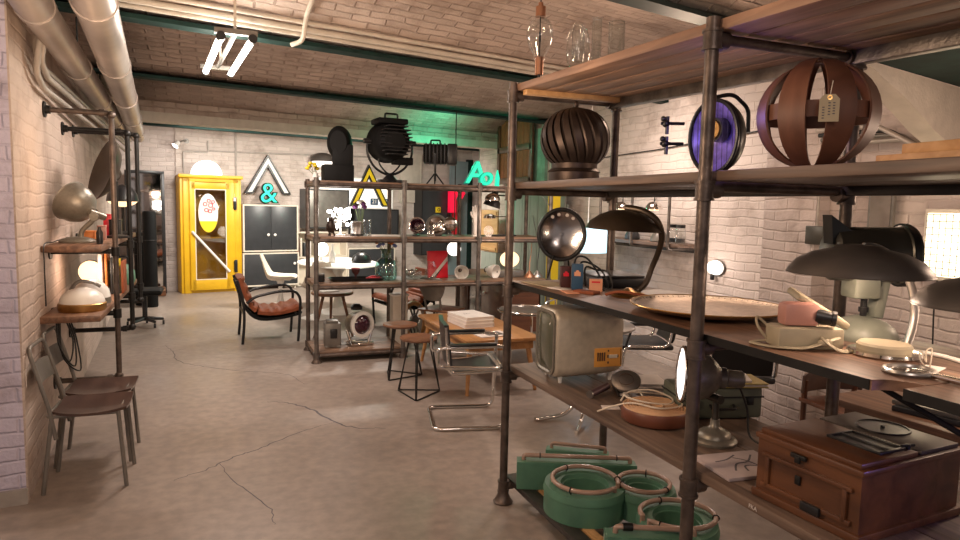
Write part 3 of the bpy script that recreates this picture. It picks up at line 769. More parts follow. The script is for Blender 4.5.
# things at the dim far left
def office_base(loc):
    t = thing('castor_base', 'black five spoke chair base on castors at the far end of the left shelf', 'chair base', loc)
    b = B(); cyl(b, (0, 0, .07), (0, 0, .40), .03); shape('column', b, M_BLACK, t)
    for k in range(5):
        a = 2*PI*k/5+.3; p = V((math.cos(a)*.215, math.sin(a)*.215, .075))
        b = B(); tube(b, [(0, 0, .10), p], [.028, .018], 8); shape('spoke', b, M_BLACK, t)
        b = B(); cyl(b, p+V((-.012, 0, -.047)), p+V((.012, 0, -.047)), .028, seg=14); shape('castor', b, M_BLACK, t)
    b = B(); box(b, (0, 0, .44), (.42, .42, .07), bev=.03); shape('seat', b, M_BLACKM, t)
office_base((-.84, 9.25, 0))
t = thing('pallet_box', 'small wooden box on the floor left of the yellow cabinet', 'crate', (-.93, 12.1, 0), ABW)
b = B(); box(b, (0, 0, .08), (.28, .22, .14), bev=.006); shape('body', b, M_CRATE, t)
b = B(); box(b, (0, -.112, .11), (.26, .01, .03)); shape('slat', b, M_BOARD_X, t)
t = thing('standing_mirror', 'tall black framed mirror leaning at the far left of the back wall', 'mirror', BW(-.52, .25, 0.0), ABW)
b = B()
for x in (-.27, .27): box(b, (x, 0, 1.03), (.05, .05, 2.06), bev=.006)
for z in (.03, 2.04): box(b, (0, 0, z), (.59, .05, .05), bev=.006)
shape('frame', b, M_BLACK, t)
b = B(); box(b, (0, .008, 1.03), (.50, .01, 1.98)); shape('mirror_glass', b, M_MIRROR, t)
for k, (x, h, lab) in enumerate(((-.92, 1.42, 'tall black cylinder standing left of the dark mirror, nearer the aisle'), (-1.12, 1.10, 'shorter black cylinder left of the tall black one'))):
    t = thing('black_drum', lab, 'drum', (x+.02+.06*k, 10.9+.22*k, 0), 0, 'black drums by the mirror')
    b = B(); lathe(b, [(0, 0), (.09, 0), (.095, .02), (.095, h-.03), (.085, h), (0, h)], seg=24); shape('body', b, M_BLACKM, t)
    b = B(); torus(b, (0, 0, h*.7), .096, .006, seg=24, ts=6); shape('hoop', b, M_IRON, t)

# ================================================================== BACK WALL
def TB(name, label, cat, tt, d, z, group=None):
    return thing(name, label, cat, BW(tt, d, z), ABW, group)
# yellow glazed cabinet: local x along wall, -y to the viewer
t = TB('glazed_cabinet', 'worn yellow glazed door cabinet against the back wall', 'cabinet', .485, .42, 0)
b = B(); W, H_, D_ = 1.0, 2.02, .36
for x in (-.475, .475): box(b, (x, D_/2, H_/2), (.05, D_, H_), bev=.004)
box(b, (0, D_/2, H_-.025), (1.0, D_, .05), bev=.004); box(b, (0, D_/2, .04), (.95, D_, .08)); box(b, (0, D_-.01, 1), (.95, .02, 1.95))
box(b, (-.40, .0, 1.0), (.11, .05, 2.0), bev=.005); box(b, (.415, .0, 1.0), (.11, .05, 2.0), bev=.005); box(b, (0, -.012, 2.0), (1.05, .10, .06), bev=.008); box(b, (0, -.0, 1.94), (.9, .05, .06))
shape('carcass', b, M_YELLOW, t)
b = B()
for x, w in ((-.315, .09), (.30, .15)): box(b, (x, -.03, .985), (w, .045, 1.86), bev=.006)
box(b, (-.02, -.03, .145), (.62, .045, .19), bev=.006); box(b, (-.02, -.03, 1.84), (.62, .045, .12), bev=.006)
dr = shape('door', b, M_YELLOW, t)
b = B(); box(b, (-.02, -.02, 1.0), (.52, .008, 1.55)); shape('pane', b, M_PANE, dr)
b = B()
for x in (-.272, .227): box(b, (x, -.05, 1.005), (.014, .01, 1.54))
for z in (.235, 1.782): box(b, (-.02, -.05, z), (.51, .01, .014))
shape('pane_bead', b, M_CREAMP, dr)
b = B(); cyl(b, (-.33, -.075, 1.06), (.27, -.075, .36), .022, seg=12); cyl(b, (-.33, -.075, 1.06), (-.33, -.05, 1.06), .012); cyl(b, (.27, -.075, .36), (.27, -.05, .36), .012); shape('push_bar', b, M_WHITE, dr)
for z in (.45, 1.55):
    b = B(); box(b, (.385, -.055, z), (.05, .02, .22), bev=.004); cyl(b, (.36, -.065, z-.09), (.36, -.065, z+.09), .01, seg=8); shape('hinge', b, M_BLACK, dr)
b = B(); box(b, (0, .15, .95), (.90, .28, .02)); shape('shelf', b, M_YELLOW, t)
b = B(); prism(b, [(.16*math.cos(a)*1.0, .33*math.sin(a)) for a in [2*PI*i/28 for i in range(28)]], Matrix.Translation((-.06, -.030, 1.38)) @ Matrix.Rotation(PI/2, 4, 'X'), .010)
o = shape('oval_sign', b, M_WHITE, None); tt = TB('oval_sign', 'oval white and yellow sign behind the glass of the yellow cabinet', 'sign', .485, .42, 0); o.parent = tt; o.name = 'plate'
b = B(); pl = [(.161*math.cos(a), .332*math.sin(a)) for a in [math.radians(205+130*i/16) for i in range(17)]]
prism(b, pl, Matrix.Translation((-.06, -.031, 1.38)) @ Matrix.Rotation(PI/2, 4, 'X'), .016); shape('yellow_tip', b, M_YELLOWS, tt)
b = B()
for (x, z, r) in ((-.11, 1.60, .03), (-.05, 1.66, .026), (-.02, 1.58, .034), (.02, 1.64, .024), (-.09, 1.50, .03), (-.03, 1.48, .028), (.03, 1.52, .02)):
    torus(b, (x, -.041, z-.07), r, .008, (0, 1, 0), 16, 6)
shape('red_scroll', b, M_RED, tt)
b = B(); box(b, (.37, -.075, 1.62), (.035, .006, .06)); tube(b, [(.37, -.075, 1.65), (.37, -.07, 1.72)], .002, 5)
o = shape('key_tag', b, M_PAPER); o.location = BW(.485, .42, 0); o.rotation_euler = (0, 0, math.radians(ABW)); tag(o, 'pale key tag hanging on the door of the yellow cabinet', 'tag')
# half round lit lamp on top
t = TB('half_round_lamp', 'glowing white half round lamp on top of the yellow cabinet', 'lamp', .44, .30, 2.031)
b = B(); prism(b, [(-.25, 0)]+[(.25*math.cos(PI-a), .25*math.sin(a)) for a in [PI*i/24 for i in range(25)]][1:], Matrix.Translation((0, .05, 0)) @ Matrix.Rotation(PI/2, 4, 'X'), .10); shape('diffuser', b, E_SEMI, t)
b = B(); box(b, (0, .06, .01), (.52, .02, .02)); shape('foot', b, M_WHITE, t)
# letter A outline, black edge white face
def vsign(name, label, tt, d, pts, z0, m_face, m_edge, glow=False):
    t = TB(name, label, 'sign', tt, d, z0)
    b = B(); prism(b, pts, Matrix.Translation((0, .03, 0)) @ Matrix.Rotation(PI/2, 4, 'X'), .08); shape('body', b, m_edge, t)
    b = B(); prism(b, inset_poly(pts, .03), Matrix.Translation((0, -.045, 0)) @ Matrix.Rotation(PI/2, 4, 'X'), .012); shape('face', b, m_face, t)
    return t
vsign('letter_sign', 'black edged white roof shaped letter on the back wall', 1.56, .06, [(-.43, 0), (0, .72), (.43, 0), (.28, 0), (0, .50), (-.28, 0)], 1.735, M_WHITE, M_BLACK)
vsign('letter_sign', 'black edged yellow roof shaped letter on the back wall', 3.62, .06, [(-.45, 0), (-.03, .84), (.42, 0), (.275, 0), (-.03, .575), (-.30, 0)], 1.54, M_YELLOWS, M_BLACK)
# teal ampersand
t = TB('neon_sign', 'glowing teal ampersand on top of the black cabinet', 'sign', 1.50, .30, 1.545)
text('letter_body', '&', .50, M_BEAM, t, (0, 0, .19), axes((1, 0, 0), (0, 0, 1)), .035, bold=.016)
text('letter_face', '&', .50, E_TEAL, t, (0, -.04, .19), axes((1, 0, 0), (0, 0, 1)), .004, bold=-.002)
b = B(); box(b, (0, 0, .006), (.40, .1, .012)); shape('base', b, M_BLACK, t)
# black cabinets
def cabinet(label, tt, z0, w, h, doors):
    t = TB('black_cabinet', label, 'cabinet', tt, .42, z0, 'black cabinets with cream edges')
    b = B()
    for x in (-w/2+.0125, w/2-.0125): box(b, (x, .19, h/2), (.025, .38, h))
    for z in (.0125, h-.0125): box(b, (0, .19, z), (w-.05, .38, .025))
    box(b, (0, .375, h/2), (w-.05, .01, h-.05)); shape('carcass', b, M_CREAMP, t)
    n = doors
    for k in range(n):
        dw = (w-.056)/n
        b = B(); box(b, (-w/2+.028+dw*(k+.5), .012, h/2), (dw-.004, .018, h-.056), bev=.002); d_ = shape('door', b, M_SLATE, t)
        b = B(); x = -w/2+.028+dw*(k+.5)+(dw/2-.06)*(1 if k == 0 else -1)*(1 if n > 1 else 1)
        lathe(b, [(0, 0), (.008, 0), (.008, .012), (.024, .022), (.026, .03), (.016, .038), (0, .04)], (x, .003, h*.36 if n > 1 else h*.66), (0, -1, 0), 16); shape('knob', b, M_WHITE, d_)
    if z0 < .2:
        for x in (-w/2+.06, w/2-.06):
            for y in (.05, .33):
                b = B(); cyl(b, (x, y, -z0), (x, y, 0), .02); shape('leg', b, M_CREAMP, t)
cabinet('black cabinet with two doors and white knobs, upper of the stack by the yellow cabinet', 1.515, .69, 1.0, .85, 2)
cabinet('black cabinet with one door, lower of the stack by the yellow cabinet', 1.515, .06, 1.02, .61, 1)
# wall spot and conduits
t = TB('wall_spot', 'small lit white spotlight high on the back wall above the yellow cabinet', 'lamp', .02, .03, 2.56)
b = B(); tube(b, [(0.16, 0, .05), (.1, -.08, .05), (0, -.12, 0)], .012, 8); cyl(b, (.16, .02, .05), (.16, -.02, .05), .04); shape('arm', b, M_GREYMET, t)
b = B(); lathe(b, [(0, .06), (.03, .055), (.045, 0), (.055, -.05)], (-.02, -.13, -.02), (.6, .2, .75), 18); shape('reflector', b, M_WHITE, t)
b = B(); ball(b, (-.035, -.133, -.045), .038, u=12, v=8); shape('bulb', b, E_LED, t)
for nm, pts in (('grey conduit with two right angle bends above the yellow cabinet', [BW(.12, .05, 2.06), BW(.12, .05, 2.43), BW(.53, .05, 2.44), BW(.53, .05, 2.64)]),
                ('thin grey conduit running level across the back wall', [BW(.55, .045, 2.46), BW(4.6, .045, 2.56)]),
                ('painted upright conduit at the seam of the white wall', [BW(1.0, .05, 2.05), BW(1.0, .05, 2.92)])):
    pipe_thing('conduit', nm, 'conduit', pts, .013, M_CONDUIT, fil=.03)
# dome lamp with lit underside on wall, yellow flowers, grey boards, white lit panel with flip digits
t = TB('wall_lamp', 'dark domed wall lamp with a bright underside above the back rack', 'lamp', 2.55, .06, 2.38)
b = B(); lathe(b, [(.235, 0), (.22, .07), (.16, .13), (.08, .16), (0, .165)], (0, -.2, 0), seg=28); shape('shade', b, M_DISH, t)
b = B(); lathe(b, [(0, -.10), (.10, -.10), (.16, -.06), (.20, -.005), (0, 0)], (0, -.2, 0), seg=24); shape('diffuser', b, E_GLOBEW, t)
b = B(); tube(b, [(0, .03, .06), (0, -.1, .14)], .015, 8); shape('arm', b, M_IRON, t)
t = TB('light_box', 'bright white backlit panel low on the back wall, behind the yellow letter', 'panel', 3.35, .045, 1.50)
b = B(); box(b, (0, 0, .30), (1.56, .02, .60)); shape('panel', b, E_WHITEP, t)
b = B()
for z in (0, .60): box(b, (0, -.004, z), (1.60, .034, .02))
for x in (-.79, .79): box(b, (x, -.004, .30), (.02, .034, .62))
shape('frame', b, M_WHITE, t)
for k, s in enumerate(('21', '00')):
    t = TB('flip_number', ['dark blue flip number reading 21 below the yellow letter', 'dark blue flip number reading 00 below the yellow letter'][k], 'number sign', (3.71, 3.93)[k], .09, 1.575, 'flip numbers')
    b = B(); box(b, (0, 0, .065), (.16, .03, .13), bev=.006); shape('plate', b, M_BLUE, t)
    text('digits', s, .115, M_WHITE, t, (0, -.017, .065), axes((1, 0, 0), (0, 0, 1)), .002, bold=.002)
def slab(nm, lab, cat, tt, d, z0, w, h, th, m_, edge=None):
    t = TB(nm, lab, cat, tt, d, z0)
    b = B(); box(b, (0, 0, h/2), (w, th, h), bev=.004); shape('panel', b, m_, t)
    b = B()
    for x in (-w/2, w/2): box(b, (x, 0, h/2), (.022, th+.012, h+.02))
    for z in (0, h): box(b, (0, 0, z), (w+.02, th+.012, .022))
    shape('frame', b, edge or m_, t); return t
slab('wall_cabinet', 'light grey wall cabinet left of the yellow letter', 'cabinet', 2.62, .18, 1.12, .86, .72, .30, M_GREYMET, M_SLATE)
slab('wall_cabinet', 'slate black wall cabinet under the white lit panel', 'cabinet', 3.66, .18, .98, .95, .50, .30, M_SLATE, M_BLACK)
slab('wall_cabinet', 'low black cabinet with a cream edge under the slate wall cabinet', 'cabinet', 3.52, .22, .03, 1.0, .68, .36, M_SLATE, M_CREAMP)
slab('wall_cabinet', 'tall narrow slate cabinet right of the stage lights, yellow socket on it', 'cabinet', 4.98, .20, .55, .62, 1.45, .34, M_SLATE, M_BLACK)
slab('leaning_board', 'pale plaster board leaning left of the tall slate cabinet', 'board', 4.55, .06, 1.65, .5, 1.0, .03, M_CREAM, M_CREAM)
slab('door_leaf', 'grey blue door leaf at the far right of the back wall', 'door', 5.72, .12, 0, .42, 2.55, .05, M_TEALP, M_TEALP)
slab('door_leaf', 'narrow black door leaf beside the grey blue one', 'door', 6.02, .10, 0, .16, 2.6, .05, M_BEAM, M_BLACK)
slab('red_banner', 'red banner board hanging low behind the back rack', 'board', 5.55, .30, .95, .16, .75, .03, M_RED, M_RED)
t = TB('socket_box', 'small yellow socket box on the tall slate cabinet', 'socket', 5.04, .40, 1.44)
b = B(); box(b, (0, 0, .06), (.11, .05, .12), bev=.008); shape('box', b, M_YELLOWS, t)
b = B(); torus(b, (0, -.027, .06), .028, .006, (0, 1, 0), 16, 6); shape('socket_ring', b, M_BLACK, t)
t = TB('letter_sign', 'lit red letter r sign standing above the back rack shelf', 'sign', 5.43, .45, 1.50)
text('letter_body', 'r', .95, E_RED, t, (0, 0, .26), axes((1, 0, 0), (0, 0, 1)), .05, bold=.03)
# low bookcase
t = TB('low_bookcase', 'low cream bookcase against the back wall behind the white table', 'bookcase', 2.4, .36, 0)
b = B()
for z in (.03, .56, 1.03): box(b, (0, .17, z), (1.24, .32, .03))
for x in (-.61, .61, 0): box(b, (x, .17, .53), (.03, .32, 1.0))
box(b, (0, .33, .53), (1.24, .01, 1.0)); shape('carcass', b, M_CREAMP, t)
bx = -.57
bk = [M_YELLOWS, M_PAPER, M_LEATHER, M_CREAMP, M_SLATE, M_PAPER, M_ORNG]
names = ['yellow', 'white', 'brown', 'cream', 'black', 'pale', 'orange']
for k in range(7):
    w = .035+.012*(k % 3); h = .26+.03*((k*5) % 4)
    if bx > -.1 and bx < .05: bx = .06
    t = TB('book', '%s book spine in the low cream bookcase, %s from its left end' % (names[k], ['first', 'second', 'third', 'fourth', 'fifth', 'sixth', 'seventh'][k]), 'book', 2.4+bx+w/2, .26, .5755, 'books in the low bookcase')
    b = B(); box(b, (0, .0, h/2), (w, .18, h), bev=.003); shape('cover', b, bk[k], t)
    b = B(); box(b, (0, .004, h/2), (w-.008, .182, h+.002)); shape('pages', b, M_PAPER, t)
    bx += w+.035

# ================================================================== RIGHT WALL FAR
t = thing('shutter', 'brown panelled wooden shutter high on the green lit right wall', 'shutter', (4.20, 9.2, 1.95))
b = B()
for y in (-.58, -.02, .58): box(b, (0, y, .5), (.04, .09, 1.02), bev=.005)
for z in (.04, .52, 1.0): box(b, (0, 0, z), (.04, 1.2, .09), bev=.005)
shape('frame', b, M_WALNUT, t)
b = B()
for k in range(8): box(b, (.012, -.5+k*.14, .5), (.012, .134, .95), bev=.003)
shape('boards', b, M_LEATHER, t)
t = thing('board_screen', 'grey green board partition leaning on the right wall behind the rack', 'board', (4.16, 8.25, 0))
b = B()
for k in range(6): box(b, (0, -.62+k*.25, .95), (.03, .24, 1.9), bev=.006)
shape('boards', b, M_GREYB, t)
b = B()
for z in (.3, 1.6):
    b = B(); box(b, (.035, 0, z), (.03, 1.5, .09)); shape('batten', b, M_GREYB, t)
t = thing('orange_board', 'upright orange wooden board behind the desk lamp on the back rack', 'board', (4.05, 9.75, .88), 6)
b = B(); box(b, (0, 0, .33), (.03, .55, .66), bev=.01); shape('panel', b, M_PINE, t)
for z in (.05, .61):
    b = B(); box(b, (-.02, 0, z), (.02, .50, .05)); shape('batten', b, M_PINE, t)
b = B(); box(b, (.09, 0, -.44), (.2, .5, .86), bev=.006); shape('base_box', b, M_GREYB, t)
# bulkhead lamp
t = thing('bulkhead_lamp', 'lit oval bulkhead lamp on the white right wall behind the rack', 'lamp', (4.3, 4.84, 1.08))
b = B(); M_ = frame((-1, 0, 0)); lathe(b, [(0, 0), (.10, 0), (.105, .012), (.09, .03)], (0, 0, 0), seg=32, M=Matrix(((0, 0, -1), (1, 0, 0), (0, 1, 0))), sx=1.0, sy=.72); shape('base', b, M_GREYMET, t)
b = B(); lathe(b, [(.092, .024), (.085, .055), (.055, .085), (0, .095)], (0, 0, 0), seg=32, M=Matrix(((0, 0, -1), (1, 0, 0), (0, 1, 0))), sx=1.05, sy=.74); shape('glass', b, E_BULK, t)
b = B(); box(b, (-.05, .015, -.085), (.03, .03, .06), bev=.006); shape('switch', b, M_BLACK, t)
# wall shelf on the right wall
t = thing('pipe_shelf', 'small pipe wall shelf with lamps and jars on the right wall', 'shelf', (4.1, 5.7, 1.31))
for y in (-.55, .05, .65):
    b = B(); tube(b, fillet([(.19, y, .52), (-.14, y, .52), (-.14, y, -.08), (.19, y, -.08)], .03), .015, 10); shape('pipe_bracket', b, M_PIPEB, t)
b = B(); tube(b, [(-.14, -.65, .52), (-.14, .75, .52)], .017, 10); shape('top_rail', b, M_IRON, t)
b = B(); box(b, (.02, .05, -.045), (.28, 1.45, .035), bev=.004); shape('shelf_board', b, M_BOARD, t)
b = B(); box(b, (.185, .05, -.1), (.02, 1.5, .04)); shape('wall_batten', b, M_DARKPL, t)
ZW = 1.31-.0275
for k, (y, h) in enumerate(((5.12, .15), (5.24, .15))):
    t = thing('storage_jar', ['clear glass jar with black lid at the near end of the small wall shelf', 'clear glass jar with black lid beside the near end jar of the small wall shelf'][k], 'jar', (4.08, y, ZW), 0, 'jars on the wall shelf')
    b = B(); lathe(b, [(0, 0), (.045, 0), (.048, .01), (.048, h-.02), (.036, h), (0.036, h)], seg=20); shape('jar', b, M_GLASS, t)
    b = B(); lathe(b, [(0, h), (.042, h), (.042, h+.03), (0, h+.03)], seg=20); shape('lid', b, M_BLACK, t)
    b = B(); lathe(b, [(0, .012), (.043, .012), (.043, .05), (0, .05)], seg=20); shape('contents', b, M_SLATE, t)
for k, (y, z, m_, r, lab) in enumerate(((5.44, 0.0, M_GREYMET, .09, 'grey dome lamp lying on the small right wall shelf'), (5.9, .0, M_SLATE, .08, 'dark slate dome lamp on the small right wall shelf'))):
    t = thing('dome_lamp', lab, 'lamp', (4.08, y, ZW))
    b = B(); lathe(b, [(0, 0), (r*.9, 0), (r, .012), (r*.95, .05), (r*.6, .10), (r*.2, .125), (0, .13)], seg=24); shape('shade', b, m_, t)
    b = B(); cyl(b, (0, 0, .125), (0, 0, .17), .016); shape('neck', b, M_BLACK, t)
for k, (y, lab) in enumerate(((5.38, 'chrome dome pendant under the top rail of the small wall shelf, nearest the camera'), (5.92, 'chrome dome pendant under the top rail of the small wall shelf, farther back'))):
    t = thing('pendant_lamp', lab, 'lamp', (3.96, y, 1.60), 0, 'chrome pendants on the wall shelf')
    b = B(); lathe(b, [(.085, 0), (.08, .03), (.055, .065), (.02, .08), (0, .082)], seg=26); shape('shade', b, M_CHROME, t)
    b = B(); lathe(b, [(0, -.01), (.04, -.008), (.06, .012), (0, .02)], seg=20); shape('diffuser', b, E_GLOBE, t)
    b = B(); cyl(b, (0, 0, .08), (0, 0, .22), .006); shape('stem', b, M_BLACK, t)
# pale blue lit pendant shade
t = thing('drum_pendant', 'pale blue glowing drum shade hanging behind the round mirror lamp', 'lamp', (3.72, 6.2, 1.13))
b = B(); lathe(b, [(.0, .27), (.20, .27), (.235, .02), (.225, 0), (.215, .02), (.19, .26), (0, .262)], seg=36); shape('shade', b, E_SHADE, t)
b = B(); tube(b, [(0, 0, .26), (0, 0, 1.70)], .004, 6); shape('cord', b, M_WHITE, t)
t = thing('letter_sign', 'yellow upright letter post standing on the floor behind the back rack', 'sign', (3.86, 7.25, 0), 0)
b = B(); prism(b, [(-.07, 0), (.07, 0), (.07, 1.86), (-.16, 1.86), (-.16, 1.78), (-.07, 1.78)], Matrix.Translation((0, .03, 0)) @ Matrix.Rotation(PI/2, 4, 'X'), .06); shape('body', b, M_YELLOWS, t)
b = B(); box(b, (0, 0, .01), (.3, .2, .02)); shape('foot', b, M_BLACK, t)
# pier side things
t = thing('junction_box', 'grey junction box on the pier of the right wall', 'box', (3.945, 3.46, 1.385))
b = B(); box(b, (-.02, 0, .06), (.05, .15, .13), bev=.006); shape('box', b, M_ENAMELD, t)
b = B(); cyl(b, (-.02, 0, .12), (-.02, 0, .60), .008); shape('pipe', b, M_CONDUIT, t)
t = thing('door_mirror', 'narrow wall mirror with a rounded top on the right wall', 'mirror', (3.985, 3.02, 1.50))
b = B(); prism(b, [(x, y+.19) for x, y in rrect(.18, .44, .05)], Matrix.Rotation(math.radians(-92), 4, 'Z') @ Matrix.Rotation(PI/2, 4, 'X'), .02); shape('frame', b, M_GREYMET, t)
b = B(); prism(b, [(x, y+.19) for x, y in rrect(.145, .405, .04)], Matrix.Translation((-.021, 0, 0)) @ Matrix.Rotation(math.radians(-92), 4, 'Z') @ Matrix.Rotation(PI/2, 4, 'X'), .004); shape('mirror_glass', b, M_MIRROR, t)
t = thing('wired_glass_lamp', 'lit square wired glass lamp on the brick wall at the right', 'lamp', (3.985, 2.60, 1.24))
b = B(); box(b, (-.02, -.06, .19), (.04, .36, .42), R=rz(-2.5), bev=.005); shape('frame', b, M_CREAM, t)
b = B(); box(b, (-.045, -.06, .19), (.012, .31, .37), R=rz(-2.5)); shape('glass', b, E_PANEL, t)
b = B()
for k in range(9): cyl(b, (-.054, -.21+k*.0375, .01), (-.054, -.21+k*.0375, .37), .0022, seg=5)
for k in range(10): cyl(b, (-.054, -.215, .015+k*.039), (-.054, .095, .015+k*.039), .0022, seg=5)
shape('wire_mesh', b, M_GREYMET, t)
b = B(); tube(b, smooth([(-.02, .02, 0), (-.03, .02, -.2), (-.02, .01, -.5)], 5), .005, 6); shape('cable', b, M_CABLE, t)
t = thing('notice', 'small pale notice below the lit wired glass lamp', 'notice', (3.955, 2.46, 1.12), -2.5)
b = B(); box(b, (-.012, 0, .05), (.008, .17, .10)); shape('card', b, M_PAPER, t)
b = B(); box(b, (-.008, 0, .05), (.006, .19, .12)); shape('backing', b, M_GREYMET, t)
for k in range(4):
    pipe_thing('conduit', ['cable conduit bending round the near right pier, first from the camera', 'cable conduit bending round the near right pier, second from the camera', 'cable conduit bending round the near right pier, third from the camera', 'cable conduit bending round the near right pier, fourth from the camera'][k], 'conduit',
               [(3.84+.026*k, 3.44, 2.16-.03*k), (3.85+.024*k, 3.0-.06*k, 2.15-.03*k), (3.84+.022*k, 2.35, 1.80-.03*k), (3.84+.02*k, 1.6, 1.50-.03*k)], .015, (M_CONDUIT, M_CABLE, M_GREYMET, M_CONDUIT)[k], 'conduits on the right wall')
pipe_thing('conduit', 'thin cable sagging level along the white right wall', 'conduit', [(4.28, 4.2, 2.29), (4.28, 5.8, 2.22), (4.28, 7.4, 2.19)], .006, M_CABLE)

# ================================================================== MIDDLE OF THE ROOM
def lounge(label, loc, a, mirror=False):
    """black tube lounge chair, local +x is the front"""
    t = thing('lounge_chair', label, 'armchair', loc, a, 'cognac lounge chairs')
    W = .30
    prof = [(-.33, .70), (-.27, .50), (-.20, .36), (-.08, .31), (.12, .33), (.33, .37)]
    # upholstery: seat and back pads with rolls
    def pad(path, th, nm):
        P = smooth(path, 8); secs = []
        for i, p in enumerate(P):
            q = (P[min(i+1, len(P)-1)]-P[max(i-1, 0)]).normalized(); nrm = V((-q.z, 0, q.x))
            bulge = th*(1+.22*math.sin(i*1.25))
            e = 1.0 if 0 < i < len(P)-1 else .6
            s = []
            for y, k in ((-W+.03, .35), (-W+.06, .85), (-.1, 1), (0, .9), (.1, 1), (W-.06, .85), (W-.03, .35)): s.append((p.x+nrm.x*bulge*k*e, y, p.z+nrm.z*bulge*k*e))
            for y in (W-.04, -W+.04): s.append((p.x-nrm.x*th*.35, y, p.z-nrm.z*th*.35))
            secs.append(s)
        b = B(); loft(b, secs); shape(nm, b, M_LEATHER, t)
    pad([(-.15, 0, .345), (0, 0, .325), (.16, 0, .34), (.34, 0, .385)], .055, 'seat')
    pad([(-.345, 0, .74), (-.29, 0, .57), (-.235, 0, .44), (-.17, 0, .36)], .055, 'backrest')
    b = B(); secs = []
    for p in smooth([(-.36, 0, .70), (-.30, 0, .50), (-.23, 0, .36), (-.10, 0, .285), (.12, 0, .29), (.34, 0, .335)], 6): secs.append([(p.x, -W+.02, p.z), (p.x, W-.02, p.z), (p.x-.02, W-.02, p.z-.03), (p.x-.02, -W+.02, p.z-.03)])
    loft(b, secs); shape('shell', b, M_BLACKM, t)
    for s in (-1, 1):
        y = s*W
        b = B(); tube(b, fillet([(-.27, y, .46), (-.19, y, .53), (.05, y, .585), (.26, y, .585), (.315, y, .50), (.30, y, .20), (.285, y, 0)], .09), .016, 10); shape('arm_loop', b, M_BLACK, t)
        b = B(); tube(b, smooth([(-.37, y, .72), (-.31, y, .48), (-.30, y, .25), (-.32, y, 0)], 6), .016, 10); shape('leg', b, M_BLACK, t)
    b = B()
    for x, z in ((-.30, .33), (.27, .32)): cyl(b, (x, -W, z), (x, W, z), .013, seg=10)
    shape('cross_bar', b, M_BLACK, t)
    return t
lounge('cognac leather lounge chair with black arms, standing clear left of the back rack', (.575, 8.08, 0), 2)
lounge('cognac leather lounge chair seen through the back rack, facing left', (2.30, 8.45, 0), 190)

# small round side table behind the rack
t = thing('side_table', 'small round brown side table on splayed legs behind the back rack', 'table', (1.30, 8.02, 0))
b = B(); lathe(b, [(0, .50), (.235, .50), (.25, .512), (.25, .53), (.24, .54), (0, .54)], seg=36); shape('tabletop', b, M_STOOL, t)
for k in range(3):
    a = 2*PI*k/3+3.6
    b = B(); tube(b, [(math.cos(a)*.13, math.sin(a)*.13, .50), (math.cos(a)*.26, math.sin(a)*.26, 0)], [.02, .012], 10); shape('leg', b, M_STOOL, t)
b = B(); box(b, (0, 0, .006), (.22, .16, .012), R=rz(20)); tag(shape('paper_sheet', b, M_PAPER, loc=(1.24, 8.0, .5405)), 'white paper lying on the small round side table', 'paper')

# white tulip table and shell chairs
t = thing('tulip_table', 'white oval pedestal table behind the back rack', 'table', (1.66, 9.75, 0))
b = B(); lathe(b, [(0, .70), (.3, .70), (.46, .715), (.50, .725), (.495, .735), (.48, .74), (0, .74)], seg=48, sx=1.85, sy=1.15); shape('tabletop', b, M_WHITE, t)
b = B(); lathe(b, [(0, 0), (.34, 0), (.345, .008), (.25, .025), (.10, .07), (.055, .18), (.05, .40), (.07, .58), (.16, .69), (0, .70)], seg=32); shape('pedestal', b, M_WHITE, t)
def shell_chair(label, loc, a):
    t = thing('shell_chair', label, 'chair', loc, a, 'cream shell chairs')
    b = B(); secs = []
    prof = [(.24, .44), (.20, .435), (.05, .41), (-.10, .41), (-.18, .44), (-.22, .54), (-.25, .66), (-.285, .80)]
    P = smooth([(x, 0, z) for x, z in prof], 4)
    n = len(P)
    for i, p in enumerate(P):
        u = i/(n-1); hw = .225*(.78+.30*math.sin(PI*min(1, u*1.15)))*(1-.32*max(0, u-.75)/.25); up = .10*math.sin(PI*u)**1.2+.01
        row = []
        for j in range(9):
            v = -1+j/4; row.append((p.x+abs(v)**2*up*.5*u, v*hw, p.z+abs(v)**2.2*up*(1-u*.6)))
        row2 = [(x-.006, y, z-.014) for x, y, z in row[::-1]]
        secs.append(row+row2)
    loft(b, secs); shape('shell', b, M_CREAMP, t)
    b = B(); lathe(b, [(0, 0), (.22, 0), (.222, .007), (.15, .022), (.06, .06), (.035, .16), (.032, .30), (.06, .40), (0, .405)], seg=28); shape('pedestal', b, M_WHITE, t)
    b = B(); box(b, (.02, 0, .425), (.30, .32, .03), bev=.014); shape('cushion', b, M_CREAMP, t)
shell_chair('cream shell chair on a white pedestal left of the oval table', (.92, 10.55, 0), -12)
shell_chair('cream shell chair pushed under the near side of the oval table', (1.30, 9.30, 0), 95)
t = thing('globe_lamp', 'glowing globe lamp on the white oval table', 'lamp', (1.42, 9.75, .7405))
b = B(); lathe(b, [(0, 0), (.06, 0), (.06, .015), (.02, .03), (.02, .09), (0, .09)], seg=18); shape('base', b, M_WHITE, t)
b = B(); ball(b, (0, 0, .19), .105, u=24, v=14); shape('globe', b, E_GLOBEW, t)
t = thing('dome_vase', 'black dome shaped vase on the white oval table', 'vase', (1.98, 9.62, .7405))
b = B(); lathe(b, [(0, 0), (.13, 0), (.15, .03), (.12, .10), (.06, .14), (.025, .15), (0, .15)], seg=24); shape('body', b, M_BLACK, t)
b = B(); cyl(b, (0, 0, .15), (0, 0, .17), .02); shape('neck', b, M_BLACK, t)
t = thing('bottle', 'white ceramic bottle on the oval table beside the glowing globe', 'bottle', (1.56, 9.62, .7405))
b = B(); lathe(b, [(0, 0), (.045, 0), (.05, .02), (.045, .12), (.018, .18), (.015, .26), (.02, .27), (0, .27)], seg=18); shape('body', b, M_WHITE, t)

